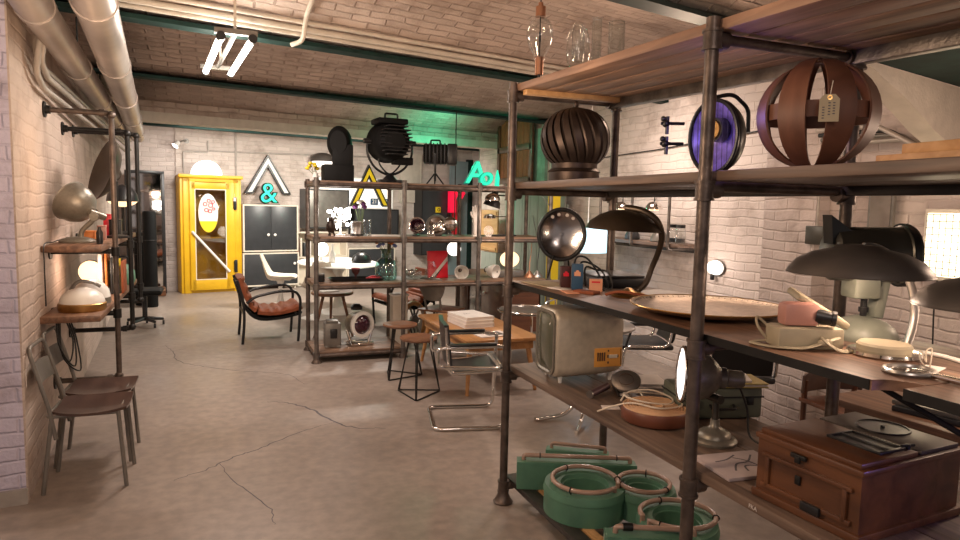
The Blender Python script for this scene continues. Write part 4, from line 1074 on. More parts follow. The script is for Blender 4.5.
# stools
def stool():
    t = thing('wire_stool', 'brown wooden stool on black wire legs, the one farther from the camera', 'stool', (1.585, 5.93, 0), 18, 'brown wire leg stools')
    b = B(); lathe(b, [(0, .465), (.13, .465), (.152, .472), (.16, .485), (.155, .497), (.13, .503), (.05, .496), (0, .494)], seg=36); shape('seat', b, M_STOOL, t)
    tri = [(-.19, -.11, .008), (.19, -.11, .008), (0, .215, .008)]
    b = B(); tube(b, fillet(tri, .03, closed=True), .0062, 8, True); shape('foot_ring', b, M_IRON, t)
    for p in tri:
        q = V(p); 
        b = B(); tube(b, [V((q.x*.42, q.y*.42, .468)), q*.94+V((0, 0, .002))], .0062, 8); shape('leg', b, M_IRON, t)
        b = B(); tube(b, [V((q.x*.60, q.y*.46, .468)), V((q.x*.96, q.y*.90, .01))], .0062, 8); shape('leg', b, M_IRON, t)
    return t
s0 = stool()
copy_thing(s0, (1.575, 5.29, 0), 40, 'brown wooden stool on black wire legs, the one nearer the camera', 'brown wire leg stools')

# cantilever armchair
t = thing('cantilever_chair', 'chrome cantilever armchair in black leather beside the foreground rack post', 'armchair', (1.74, 4.555, 0), -13)
W = .265
b = B()
def side(s):
    y = s*W
    return [(-.27, y, .014), (.24, y, .014), (.262, y, .55), (.262, y, .60), (.18, y, .61), (-.20, y, .60)]
fr = [V(p) for p in side(1)][::-1]+[V(p) for p in side(-1)]
tube(b, fillet(fr, .07, 6), .0145, 12); shape('tube_frame', b, M_CHROME, t)
b = B(); tube(b, fillet([(-.20, W, .60), (-.25, W, .59), (-.25, W, .47), (-.19, W, .46), (.20, W-.03, .44), (.20, -W+.03, .44), (-.19, -W, .46), (-.25, -W, .47), (-.25, -W, .59), (-.20, -W, .60)], .035, 5), .0135, 10); shape('arm_frame', b, M_CHROME, t)
b = B(); tube(b, fillet([(-.19, -W+.045, .74), (-.16, -W+.045, .40), (.235, -W+.045, .425), (.235, W-.045, .425), (-.16, W-.045, .40), (-.19, W-.045, .74)], .05, 5), .0125, 10); shape('seat_frame', b, M_CHROME, t)
b = B(); secs = []
for x, z in ((-.14, .408), (-.10, .400), (.0, .404), (.12, .42), (.24, .437), (.25, .432)): secs.append([(x, -W+.05, z+.012), (x, 0, z-.006), (x, W-.05, z+.012), (x, W-.05, z-.012), (x, 0, z-.022), (x, -W+.05, z-.012)])
loft(b, secs); shape('seat', b, M_BLEATH, t)
b = B(); secs = []
for x, z in ((-.158, .46), (-.167, .55), (-.178, .65), (-.188, .745), (-.19, .755)): secs.append([(x-.015, -W+.04, z), (x+.018, -W+.04, z), (x+.005, 0, z), (x+.018, W-.04, z), (x-.015, W-.04, z), (x-.025, 0, z)])
loft(b, secs); shape('backrest', b, M_BLEATH, t)
for s in (-1, 1):
    b = B(); box(b, (.0, s*W, .622), (.34, .035, .022), R=ry(-1.5), bev=.009); shape('armrest', b, M_BLACK, t)

# low orange table
t = thing('coffee_table', 'low orange wooden table with books on it behind the chrome chair', 'table', (2.27, 5.77, 0))
b = B(); box(b, (0, 0, .465), (.70, 1.42, .03), bev=.006); shape('tabletop', b, M_ORANGE, t)
b = B(); box(b, (0, 0, .41), (.60, 1.28, .08)); shape('apron', b, M_ORANGE, t)
for sx in (-1, 1):
    for sy in (-1, 1):
        b = B(); cyl(b, (sx*.27, sy*.58, .42), (sx*.32, sy*.66, 0), .026, .015, 12); shape('leg', b, M_ORANGE, t)
for k, (dz, w, d, h, m_, lab) in enumerate(((0, .30, .42, .035, M_PAPER, 'thick pale book at the bottom of the stack on the low orange table'), (.0355, .29, .41, .03, M_CREAMP, 'cream book in the middle of the stack on the low orange table'), (.066, .29, .40, .032, M_WHITE, 'white covered book on top of the stack on the low orange table'))):
    t = thing('book', lab, 'book', (2.24, 5.82, .4805+dz), 4+k*2, 'book stack on the orange table')
    b = B(); box(b, (0, 0, .002), (w, d, .004)); box(b, (0, 0, h-.002), (w, d, .004)); box(b, (w/2-.002, 0, h/2), (.004, d, h)); shape('cover', b, m_, t)
    b = B(); box(b, (-.004, 0, h/2), (w-.012, d-.012, h-.008)); shape('pages', b, M_PAPER, t)
    if k == 2: text('title_print', 'a b c', .035, M_INK, t, (-.03, .02, h), axes((1, 0, 0), (0, 1, 0)), .0004)
t = thing('magazine', 'open magazine with a dark picture near the end of the low orange table', 'magazine', (2.23, 5.28, .4805), 6)
b = B(); box(b, (0, 0, .004), (.30, .22, .008), bev=.002); shape('cover', b, M_PAPER, t)
b = B(); box(b, (.02, .0, .0085), (.16, .15, .001)); shape('picture', b, M_SLATE, t)

# grey industrial chair with wooden seat
t = thing('industrial_chair', 'grey sheet metal chair with a wooden seat behind the low orange table', 'chair', (2.34, 6.98, 0), 40)
b = B(); box(b, (0, 0, .445), (.40, .38, .025), bev=.01); shape('seat', b, M_STOOL, t)
b = B(); secs = []
for z, w in ((.56, .09), (.62, .13), (.70, .165), (.76, .17), (.80, .14), (.815, .10)): secs.append([(-.20-(z-.5)*.15+.025*(v*v), v*w, z) for v in (-1, -.5, 0, .5, 1)]+[(-.21-(z-.5)*.15+.025*(v*v), v*w, z) for v in (1, .5, 0, -.5, -1)])
loft(b, secs)
shape('backrest', b, M_GREYMET, t)
for s in (-1, 1):
    b = B(); tube(b, [(-.16, s*.09, .44), (-.20, s*.10, .58)], .013, 8); shape('back_support', b, M_GREYMET, t)
    for q in (-1, 1):
        b = B(); tube(b, [(q*.15, s*.15, .435), (q*.20, s*.19, 0)], .014, 8); shape('leg', b, M_GREYMET, t)

# sideboard behind the rack
t = thing('sideboard', 'dark brown sideboard with a white knob and glass door behind the rack', 'sideboard', (3.22, 7.55, 0))
b = B()
for z in (.20, .73): box(b, (0, 0, z), (.42, 1.7, .03))
for y in (-.835, -.1, .40, .835): box(b, (0, y, .465), (.42, .03, .50))
box(b, (.20, 0, .465), (.015, 1.7, .5)); shape('carcass', b, M_WALNUT, t)
for k, (y0, y1) in enumerate(((-.82, -.115), (.415, .82))):
    b = B(); box(b, (-.205, (y0+y1)/2, .465), (.02, y1-y0, .495), bev=.003); d_ = shape('door', b, M_WALNUT, t)
    b = B(); ball(b, (-.228, y1-.1 if k == 0 else y0+.08, .56), .02, u=12, v=8); shape('knob', b, M_WHITE, d_)
b = B(); box(b, (-.19, .15, .465), (.008, .48, .49)); shape('glass_door', b, M_PANE, t)
b = B(); box(b, (0, .15, .46), (.36, .46, .015)); shape('inner_shelf', b, M_GREYMET, t)
for sy in (-.75, .75):
    for sx in (-.15, .15):
        b = B(); cyl(b, (sx, sy, 0), (sx, sy, .19), .014, .022, 10); shape('leg', b, M_WALNUT, t)
# wooden hoop and chrome trolley
t = thing('cable_reel', 'small tan wooden spoked reel leaning behind the grey industrial chair', 'reel', (2.18, 7.52, 0), 35)
b = B(); torus(b, (0, 0, .235), .20, .03, (0, -1, .12), 32, 10); shape('rim', b, M_ORANGE, t)
b = B(); lathe(b, [(0, -.02), (.06, -.02), (.06, .02), (0, .02)], (0, 0, .235), (0, -1, .12), 18)
for k in range(6): a = PI*k/3; cyl(b, (0, 0, .235), (math.cos(a)*.19, -.012*math.sin(a), .235+math.sin(a)*.19), .012, seg=8)
shape('spokes', b, M_GREYMET, t)
t = thing('tray_trolley', 'small chrome tray trolley with a grey top left of the television', 'trolley', (2.98, 6.12, 0), -8)
b = B(); lathe(b, [(0, .52), (.29, .52), (.30, .53), (.29, .54), (0, .54)], seg=36); shape('tray', b, M_STEEL, t)
b = B(); torus(b, (0, 0, .545), .30, .01, seg=40, ts=8); tube(b, fillet([(.10, -.29, .54), (.10, -.29, .66), (.29, -.06, .66), (.29, -.06, .54)], .04), .009, 8); shape('rail', b, M_CHROME, t)
for k in range(3):
    a = 2*PI*k/3+.4
    b = B(); tube(b, [(math.cos(a)*.27, math.sin(a)*.27, .53), (math.cos(a)*.30, math.sin(a)*.30, 0)], .012, 8); shape('leg', b, M_CHROME, t)

# chrome cross base table with grey round top, behind the foreground rack
t = thing('round_table', 'grey round table on a curved chrome cross foot behind the foreground rack', 'table', (2.62, 4.30, 0), 0)
b = B(); lathe(b, [(0, .70), (.33, .70), (.345, .71), (.345, .722), (.335, .73), (0, .73)], seg=44); shape('tabletop', b, M_STEEL, t)
b = B(); cyl(b, (0, 0, .26), (0, 0, .70), .028, seg=16); shape('column', b, M_CHROME, t)
for a in (175, 230, 300, 20):
    a = math.radians(a)
    b = B(); tube(b, smooth([(0, 0, .30), (math.cos(a)*.05, math.sin(a)*.05, .18), (math.cos(a)*.16, math.sin(a)*.16, .05), (math.cos(a)*.34, math.sin(a)*.34, .018), (math.cos(a)*.42, math.sin(a)*.42, .016)], 6), .014, 10); shape('leg', b, M_CHROME, t)
def black_chair(label, loc, a, tilt=0):
    t = thing('tube_chair', label, 'chair', loc, a, 'black tube chairs behind the rack')
    b = B(); box(b, (0, 0, .45), (.44, .46, .045), bev=.018); shape('seat', b, M_BLEATH, t)
    b = B(); secs = []
    for z, x in ((.485, -.19), (.52, -.205), (.72, -.245), (.76, -.25)): secs.append([(x, -.20, z), (x-.015, 0, z), (x, .20, z), (x-.025, .20, z), (x-.04, 0, z), (x-.025, -.20, z)])
    loft(b, secs); shape('backrest', b, M_BLACK, t)
    for s in (-1, 1):
        b = B(); tube(b, fillet([(-.22, s*.235, .74), (-.17, s*.235, .46), (.20, s*.235, .46), (.24, s*.235, .015), (-.22, s*.235, .015)], .06), .0125, 10); shape('side_frame', b, M_CHROME, t)
        b = B(); box(b, (.0, s*.25, .655), (.34, .04, .03), bev=.012); tube(b, [(-.19, s*.24, .62), (-.15, s*.25, .655)], .01, 8); tube(b, [(.14, s*.25, .645), (.19, s*.24, .47)], .01, 8); shape('armrest', b, M_BLACK, t)
    b = B(); cyl(b, (-.22, -.235, .015), (-.22, .235, .015), .0125, seg=10); shape('floor_bar', b, M_CHROME, t)
black_chair('black tube chair seen under the brass tray shelf, beside the round grey table', (3.42, 4.75, 0), 160)
black_chair('black tube chair seen above the green suitcase', (3.45, 3.66, 0), 58)
t = thing('writing_sheets', 'white printed sheets lying on the yellow folder behind the spot lamp', 'papers', (1.985, 2.165, .9015), -32)
b = B(); box(b, (.0, 0, .004), (.20, .13, .008)); shape('sheets', b, M_PAPER, t)
b = B()
for k in range(5): box(b, (-.07+k*.03, 0, .0084), (.010, .10, .0006))
shape('print', b, M_INK, t)
# table and chair behind the right end of the rack
t = thing('work_table', 'light brown wooden table behind the gramophone casket', 'table', (3.24, 1.70, 0), 3)
b = B(); box(b, (0, 0, .705), (.95, 1.25, .035), bev=.005); shape('tabletop', b, M_BOARD_L, t)
b = B(); box(b, (0, 0, .645), (.82, 1.12, .09)); shape('apron', b, M_BOARD_L, t)
for sx in (-.38, .38):
    for sy in (-.53, .53):
        b = B(); box(b, (sx, sy, .325), (.06, .06, .65), bev=.005); shape('leg', b, M_BOARD_L, t)
for k, (dx, dy, a, dz, h, lab, m_) in enumerate(((0, 0, 12, 0, .022, 'dark flat folder lying on the light brown table behind the casket', M_SLATE), (.02, .01, 9, .0225, .02, 'grey folder on top of the dark folder behind the casket', M_GREYMET))):
    t = thing('flat_folder', lab, 'folder', (3.02+dx, 1.92+dy, .7235+dz), a, 'folders on the brown table')
    b = B(); box(b, (0, 0, h/2), (.36, .27, h), bev=.002); shape('cover', b, m_, t)
    b = B(); box(b, (.003, 0, h/2), (.36, .26, h-.006)); shape('pages', b, M_PAPER, t)
t = thing('wooden_chair', 'dark curved back wooden chair at the light brown table', 'chair', (3.52, 2.78, 0), 262)
b = B(); box(b, (0, 0, .45), (.40, .40, .03), bev=.012); shape('seat', b, M_WALNUT, t)
b = B(); secs = []
for v in [i/4-1 for i in range(9)]: secs.append([(-.20+.06*v*v, v*.22, .50), (-.19+.06*v*v, v*.22, .64-.03*v*v), (-.205+.06*v*v, v*.22, .64-.03*v*v), (-.215+.06*v*v, v*.22, .50)])
loft(b, secs); shape('backrest', b, M_SEATW, t)
for s in (-1, 1):
    b = B(); tube(b, [(-.17, s*.18, 0), (-.17, s*.18, .45), (-.155, s*.19, .58)], .017, 8); shape('leg', b, M_WALNUT, t)
    b = B(); tube(b, [(.17, s*.18, 0), (.165, s*.17, .44)], .017, 8); shape('leg', b, M_WALNUT, t)

# ================================================================== ON THE BACK RACK
# top: stage lights
t = thing('stage_light', 'black hooded stage light on a box, leftmost on top of the back rack', 'stage light', (1.20, 6.96, S4))
b = B(); box(b, (-.02, 0, .085), (.30, .24, .17), bev=.008); shape('control_box', b, M_BLACKM, t)
b = B(); lathe(b, [(0, -.12), (.10, -.12), (.135, -.08), (.15, .02), (.15, .12), (.13, .14), (0, .10)], (0, .02, .40), (.25, 1, .05), 28, sx=.84, sy=1.15); shape('housing', b, M_BLACKM, t)
b = B(); box(b, (.03, -.02, .27), (.21, .16, .22), R=rz(-10), bev=.02); shape('hood', b, M_BLACKM, t)
b = B(); torus(b, (.03, .14, .40), .14, .01, (.25, 1, .05), 26, 6, .84, 1.15); shape('lens_rim', b, M_BLACK, t)
def fresnel(label, loc, k, a):
    t = thing('stage_light', label, 'stage light', loc, a)
    b = B(); lathe(b, [(0, -.26*k), (.11*k, -.25*k), (.17*k, -.18*k), (.20*k, -.08*k), (.21*k, .12*k), (.225*k, .14*k), (.225*k, .19*k), (.20*k, .19*k), (.19*k, .12*k), (0, .11*k)], (0, 0, .44*k), (.1, 1, .06), 30); shape('housing', b, M_BLACKM, t)
    b = B()
    for q in range(9): box(b, (0, -.06*k-.012*k*abs(q-4), .30*k+.036*k*q), (.345*k*math.sqrt(max(.05, 1-((q-4)/5.2)**2)), .36*k, .012*k), bev=.004)
    shape('cooling_fins', b, M_BLACK, t)
    b = B(); box(b, (0, .02*k, .655*k), (.33*k, .30*k, .06*k), bev=.015*k); shape('top_vent', b, M_BLACKM, t)
    b = B(); tube(b, fillet([(-.05*k, .02*k, .68*k), (-.05*k, .02*k, .745*k), (.09*k, .02*k, .745*k), (.09*k, .02*k, .68*k)], .02*k), .011*k, 8); shape('handle', b, M_BLACK, t)
    b = B(); tube(b, smooth([(-.25*k, 0, .44*k), (-.245*k, 0, .30*k), (-.17*k, 0, .17*k), (-.05*k, 0, .10*k), (.05*k, 0, .10*k), (.17*k, 0, .17*k), (.245*k, 0, .30*k), (.25*k, 0, .44*k)], 6), .013*k, 8)
    tube(b, smooth([(-.13*k, 0, .26*k), (-.10*k, 0, .18*k), (0, 0, .10*k), (.10*k, 0, .18*k), (.13*k, 0, .26*k)], 5), .009*k, 8); shape('yoke', b, M_BLACK, t)
    for s in (-1, 1):
        b = B(); cyl(b, (s*.21*k, 0, .44*k), (s*.29*k, 0, .44*k), .028*k, seg=12); shape('pivot_knob', b, M_BLACK, t)
    b = B(); lathe(b, [(0, 0), (.10*k, 0), (.11*k, .015*k), (.07*k, .05*k), (.03*k, .10*k), (0, .10*k)], seg=18); box(b, (0, 0, .02*k), (.24*k, .16*k, .04*k), bev=.01*k); shape('foot', b, M_BLACK, t)
    b = B(); box(b, (.12*k, -.06*k, .24*k), (.22*k, .10*k, .08*k), bev=.008); shape('lower_box', b, M_BLACKM, t)
fresnel('largest black round stage light with top handle, middle of the back rack top', (1.73, 6.96, S4), .98, 4)
t = thing('stage_light', 'small boxy black stage light on a yoke, rightmost on top of the back rack', 'stage light', (2.235, 6.96, S4), -18)
b = B(); box(b, (0, 0, .33), (.26, .26, .20), bev=.02); shape('housing', b, M_BLACKM, t)
b = B()
for q in range(6): box(b, (-.10+.04*q, 0, .33), (.012, .28, .22), bev=.004)
shape('cooling_fins', b, M_BLACK, t)
b = B(); box(b, (.18, 0, .33), (.11, .24, .22), bev=.015); shape('lens_hood', b, M_BLACK, t)
b = B(); tube(b, fillet([(-.05, 0, .43), (-.05, 0, .48), (.05, 0, .48), (.05, 0, .43)], .015), .009, 8); shape('handle', b, M_BLACK, t)
b = B(); tube(b, fillet([(0, -.15, .33), (0, -.15, .13), (0, .15, .13), (0, .15, .33)], .05), .011, 8); tube(b, [(0, 0, .13), (0, 0, .04)], .013, 8); shape('yoke', b, M_BLACK, t)
for k in range(3):
    a = 2*PI*k/3+.5
    b = B(); tube(b, [(0, 0, .13), (math.cos(a)*.11, math.sin(a)*.11, .005)], .008, 6); shape('leg', b, M_BLACK, t)
t = thing('neon_sign', 'glowing teal letters A and o leaning at the right end of the rack top', 'sign', (2.80, 7.0, S4), -6); t.scale = (.86,)*3
text('letter_body', 'A', .40, E_TEALD, t, (-.07, .03, .165), axes((1, 0, 0), (.12, .1, 1)), .035, bold=.012)
text('letter_face', 'A', .40, E_TEAL, t, (-.07, -.012, .165), axes((1, 0, 0), (.12, .1, 1)), .004, bold=.004)
text('second_letter_body', 'o', .34, E_TEALD, t, (.05, -.03, .125), axes((1, .1, 0), (.2, .05, 1)), .035, bold=.012)
text('second_letter_face', 'o', .34, E_TEAL, t, (.05, -.072, .125), axes((1, .1, 0), (.2, .05, 1)), .004, bold=.004)
b = B(); prism(b, [(.18, .0), (.23, .0), (.235, .12), (.21, .22), (.185, .12)], Matrix.Translation((0, .02, 0)) @ Matrix.Rotation(PI/2, 4, 'X'), .05); shape('stroke_piece', b, E_TEAL, t)

# shelf under the stage lights
t = thing('blossom_lamp', 'bright cluster lamp of many white bulbs on the upper back rack shelf', 'lamp', (1.215, 6.98, S3))
b = B(); lathe(b, [(0, 0), (.05, 0), (.05, .01), (.012, .02), (.012, .16), (0, .16)], seg=16); shape('base', b, M_WHITE, t)
random.seed(3)
for k in range(26):
    th = random.uniform(0, 2*PI); ph = random.uniform(-.9, 1.35)
    d_ = V((math.cos(th)*math.cos(ph), math.sin(th)*math.cos(ph)*.6, math.sin(ph)*.75))
    e = V((0, 0, .17))+d_*random.uniform(.11, .165)
    b = B(); tube(b, [(0, 0, .16), e], .0025, 5); s_ = shape('stalk', b, M_WHITE, t)
    b = B(); ball(b, e, .019, u=8, v=6); shape('bulb', b, E_LED, s_)
t = thing('small_urn', 'little dark clay urn on feet left of the bright cluster lamp', 'urn', (1.10, 6.86, S3))
b = B(); lathe(b, [(0, .03), (.025, .03), (.05, .07), (.052, .11), (.03, .15), (.034, .165), (0, .165)], seg=20)
for k in range(3): a = 2.1*k; cyl(b, (math.cos(a)*.02, math.sin(a)*.02, .05), (math.cos(a)*.035, math.sin(a)*.035, 0), .009, seg=8)
shape('body', b, M_VENT, t)
b = B(); lathe(b, [(0, .165), (.036, .165), (.02, .19), (0, .195)], seg=16); shape('lid', b, M_VENT, t)
for k, (x, r, h, lab) in enumerate(((1.37, .062, .15, 'shiny metal canister beside the bright cluster lamp'), (1.48, .045, .17, 'tall glass vase right of the metal canister on the back rack'))):
    t = thing('canister' if k == 0 else 'glass_vase', lab, 'canister' if k == 0 else 'vase', (x, 6.92, S3))
    b = B(); lathe(b, [(0, 0), (r, 0), (r, h), (r*.93, h), (r*.93, .02), (0, .02)] if k else [(0, 0), (r, 0), (r, .03), (r*.95, .035), (r*.95, h-.02), (r, h-.015), (r, h), (0, h)], seg=24); shape('body', b, M_STEEL if k == 0 else M_GLASS, t)
    b = B(); lathe(b, [(0, 0), (r*1.04, 0), (r*1.04, .02), (r*.9, .02), (0, .02)], seg=24); shape('foot_ring', b, M_BLACK if k == 0 else M_GLASS, t)
t = thing('flower_vase', 'small glass vase with purple flowers in front of the flip numbers', 'flowers', (1.46, 7.12, S3))
b = B(); lathe(b, [(0, 0), (.035, 0), (.04, .04), (.028, .10), (.032, .12)], seg=18); shape('vase', b, M_GLASS, t)
for k in range(7):
    a = 2*PI*k/7; e = V((math.cos(a)*.055-.02, math.sin(a)*.05, .30+.05*((k*3) % 4)/3))
    b = B(); tube(b, smooth([(0, 0, .02), (e.x*.4, e.y*.4, .15), e], 4), .003, 5); s_ = shape('stem', b, M_LEAF, t)
    b = B(); ball(b, e, .03, (1, 1, .8), 10, 6); shape('bloom', b, (M_PURPLE, M_WHITE, M_PURPLE, M_LEAF)[k % 4], s_)
b = B(); box(b, (0, 0, .004), (.30, .2, .008), bev=.003); tag(shape('flat_plate', b, M_PAPER, loc=(1.66, 6.9, S3)), 'flat pale sheet lying on the upper back rack shelf', 'sheet')
def reflector(label, loc, r, d, tint=M_CHROME, stand=True, bulb=None):
    t = thing('reflector_lamp', label, 'lamp', loc); d = V(d)
    h = r+.03
    b = B(); lathe(b, [(0, -.07*r/.1), (r*.35, -.065*r/.1), (r*.8, -.025*r/.1), (r, .01), (r*1.04, .012), (r*1.04, .018), (r*.97, .016), (r*.75, -.015*r/.1), (r*.3, -.05*r/.1), (0, -.056*r/.1)], (0, 0, h), d, 30); shape('reflector', b, tint, t)
    b = B(); ball(b, V((0, 0, h))+d.normalized()*.002, r*.3, u=14, v=10); shape('bulb', b, bulb or M_SMOKE, t)
    b = B(); lathe(b, [(0, 0), (r*.5, 0), (r*.5, .012), (.012, .02), (.01, .035), (0, .035)], (0, .03, 0), seg=18); tube(b, [(0, .03, .01), (0, .045, h-.01)], .01, 8); shape('stand', b, M_BLACK, t)
reflector('chrome round reflector lamp with a copper middle, left of the yellow socket', (2.02, 6.9, S3), .085, (-.35, -1, .15))
t = thing('fan_lamp', 'chrome round reflector in a dark ring below the yellow socket', 'lamp', (2.27, 6.98, S3))
b = B(); torus(b, (0, 0, .115), .105, .016, (-.2, -1, .05), 32, 8); shape('ring', b, M_GREYMET, t)
b = B(); lathe(b, [(0, -.03), (.05, -.022), (.10, .01), (.095, .0), (.05, -.034), (0, -.042)], (0, 0, .115), (-.2, -1, .05), 28); shape('reflector', b, M_CHROME, t)
b = B(); lathe(b, [(0, 0), (.06, 0), (.055, .015), (0, .02)], seg=18); shape('foot', b, M_BLACK, t)
t = thing('glass_globe', 'faceted clear glass globe on a foot right of the ringed reflector', 'globe', (2.385, 6.86, S3))
b = B(); bmesh.ops.create_icosphere(b, subdivisions=2, radius=.082, matrix=Matrix.Translation((0, 0, .135))); shape('globe', b, M_CHROME, t, ang=5)
b = B(); lathe(b, [(0, 0), (.045, 0), (.045, .01), (.03, .02), (.035, .055), (.05, .07)], seg=18); shape('foot', b, M_GLASS, t)
for k, x in enumerate((2.12, 2.17)):
    b = B(); lathe(b, [(0, 0), (.02, 0), (.024, .02), (.012, .04), (.014, .06), (0, .07)], seg=14)
    tag(shape('glass_stopper', b, M_CHROME, loc=(x, 6.80, S3)), ['small shiny glass stopper between the two chrome reflectors, left one', 'small shiny glass stopper between the two chrome reflectors, right one'][k], 'stopper', 'glass stoppers')
# plaster hand
t = thing('hand_form', 'white plaster hand standing upright on the back rack shelf', 'sculpture', (2.70, 6.92, S3), 15)
me_pts = [(0, 0, 0), (0, 0, .10), (0, 0, .17), (.0, 0, .21)]
def skin(name, verts, edges, radii, mat, parent, sub=1):
    me = bpy.data.meshes.new(name); me.from_pydata([V(v) for v in verts], edges, [])
    o = bpy.data.objects.new(name, me); COL.objects.link(o)
    o.modifiers.new('skin', 'SKIN'); sv = me.skin_vertices[0].data
    for i, r in enumerate(radii): sv[i].radius = r if isinstance(r, tuple) else (r, r)
    sv[0].use_root = True
    s_ = o.modifiers.new('sub', 'SUBSURF'); s_.levels = sub; s_.render_levels = sub
    bpy.context.view_layer.update()
    m2 = bpy.data.meshes.new_from_object(o.evaluated_get(bpy.context.evaluated_depsgraph_get()))
    bpy.data.objects.remove(o); m2.name = name; m2.materials.clear(); m2.materials.append(mat)
    for p in m2.polygons: p.use_smooth = True
    q = bpy.data.objects.new(name, m2); COL.objects.link(q); q.parent = parent; return q
verts = [(0, 0, 0), (0, 0, .09), (0, 0, .17), (0, 0, .215), (0, 0, .255)]
rad = [(.034, .03), (.026, .022), (.03, .017), (.042, .016), (.042, .014)]
edges = [(0, 1), (1, 2), (2, 3), (3, 4)]
for fx, tip, ln in ((-.033, -.045, .075), (-.011, -.014, .088), (.011, .014, .080), (.033, .044, .060)):
    i = len(verts)
    verts += [(fx, 0, .262), (fx+(tip-fx)*.45, -.004, .262+ln*.5), (tip, -.012, .262+ln)]; rad += [.0105, .0095, .0075]
    edges += [(4, i), (i, i+1), (i+1, i+2)]
i = len(verts); verts += [(-.045, -.006, .215), (-.068, -.012, .245), (-.074, -.018, .275)]; rad += [.013, .011, .008]; edges += [(2, i), (i, i+1), (i+1, i+2)]
skin('hand', verts, edges, rad, M_SKIN, t)
b = B(); lathe(b, [(0, 0), (.045, 0), (.045, .012), (.034, .015), (0, .015)], seg=20); shape('base', b, M_WHITE, t)
# fan grille disc, desk lamps
t = thing('grille_disc', 'small white round wire grille on the shelf below the black desk lamp', 'grille', (2.83, 6.84, S3))
b = B()
for r in (.055, .042, .029, .016): torus(b, (0, 0, .062), r, .003, (0, -1, .1), 26, 5)
for k in range(8): a = PI*k/4; cyl(b, (0, 0, .062), (math.cos(a)*.055, 0, .062+math.sin(a)*.055), .0025, seg=5)
shape('wires', b, M_WHITE, t)
b = B(); box(b, (0, .01, .006), (.06, .04, .012)); shape('foot', b, M_WHITE, t)
t = thing('desk_lamp', 'black desk lamp with a lit white inside at the right end of the rack', 'lamp', (3.16, 6.98, S3))
b = B(); lathe(b, [(0, 0), (.07, 0), (.07, .015), (.01, .025), (0, .025)], seg=20); box(b, (-.1, 0, .008), (.3, .12, .014)); shape('base', b, M_BLACK, t)
b = B(); tube(b, fillet([(0, 0, .02), (0, 0, .42), (-.06, -.02, .46), (-.20, -.05, .46)], .04), .009, 8); shape('arm', b, M_BLACK, t)
b = B(); lathe(b, [(.10, -.09), (.085, -.03), (.045, .02), (.03, .05), (.03, .10), (0, .10)], (-.24, -.06, .42), (.25, -.1, .9), 24); shape('shade', b, M_BLACK, t)
b = B(); lathe(b, [(0, -.085), (.06, -.085), (.095, -.088), (.08, -.04), (0, -.03)], (-.24, -.06, .42), (.25, -.1, .9), 24); shape('diffuser', b, E_GLOBEW, t)
b = B(); cyl(b, (0, 0, .22), (-.25, -.05, .22), .006, seg=8); ball(b, (0, 0, .22), .018, u=10, v=8); lathe(b, [(.075, -.02), (.06, .015), (.02, .03), (0, .03)], (-.28, -.05, .22), seg=22); shape('second_head', b, M_CHROME, t)
t = thing('pendant_lamp', 'chrome dome pendant hanging under the rack top beside the plaster hand', 'lamp', (2.83, 6.75, 1.66))
b = B(); lathe(b, [(.085, 0), (.08, .04), (.05, .07), (.015, .085), (0, .086)], seg=26); shape('shade', b, M_CHROME, t)
b = B(); cyl(b, (0, 0, .085), (0, 0, .12), .006); shape('stem', b, M_BLACK, t)

# middle shelf
t = thing('serving_tray', 'long black tray with red edges on the middle back rack shelf', 'tray', (1.38, 6.92, S2), 2)
b = B(); loft(b, [[(x*k, y*k, z) for x, y in rrect(.60, .22, .08)] for k, z in ((.9, 0), (1, .03), (.98, .032), (.88, .008))]); shape('tray', b, M_BLACK, t)
t = thing('red_goblet', 'dark red goblet standing on the black tray', 'goblet', (1.36, 6.90, S2+.009))
b = B(); lathe(b, [(0, 0), (.03, 0), (.025, .006), (.007, .015), (.008, .04), (.04, .085), (.045, .12), (.04, .118), (.008, .05), (0, .045)], seg=18); shape('bowl', b, M_MAROON, t)
b = B(); torus(b, (0, 0, .12), .0435, .0025, seg=18, ts=5); shape('rim', b, M_RED, t)
t = thing('cable_bundle', 'red and black bundle of straps lying on the black tray', 'straps', (1.55, 6.90, S2+.009))
b = B(); tube(b, smooth([(-.08, 0, .01), (0, .03, .03), (.08, -.02, .012), (.04, -.04, .014), (-.05, -.03, .02)], 5), .011, 6); shape('strap', b, M_RED, t)
t = thing('black_cup', 'small black jar at the left end of the middle back rack shelf', 'jar', (.985, 6.86, S2))
b = B(); lathe(b, [(0, 0), (.045, 0), (.05, .02), (.05, .07), (.045, .075), (0, .07)], seg=20); shape('body', b, M_BLACK, t)
b = B(); lathe(b, [(0, .072), (.05, .072), (.05, .085), (0, .09)], seg=20); shape('lid', b, M_GREYMET, t)
t = thing('glass_bottle', 'big turquoise glass bottle with flowers on the middle back rack shelf', 'bottle', (1.69, 6.93, S2))
b = B(); lathe(b, [(0, 0), (.10, 0), (.115, .02), (.115, .15), (.10, .20), (.055, .235), (.05, .30), (.062, .32)], seg=28); shape('bottle', b, M_GLASST, t)
for k in range(9):
    a = 2*PI*k/9; e = V((math.cos(a)*.10, math.sin(a)*.08, .36+.05*((k*2) % 5)/4))
    b = B(); tube(b, smooth([(0, 0, .05), (e.x*.2, e.y*.2, .27), e], 4), .003, 5); s_ = shape('stem', b, M_LEAF, t)
    b = B(); ball(b, e, .022, (1, 1, .8), 8, 6); shape('bloom', b, (M_BFLOW, M_ORNG, M_BFLOW)[k % 3], s_)
t = thing('glass_bowl', 'clear glass bowl full of glass bulbs right of the turquoise bottle', 'bowl', (1.97, 6.90, S2))
b = B(); lathe(b, [(0, 0), (.06, 0), (.10, .04), (.105, .09), (.10, .09), (.095, .045), (0, .012)], seg=26); shape('bowl', b, M_GLASS, t)
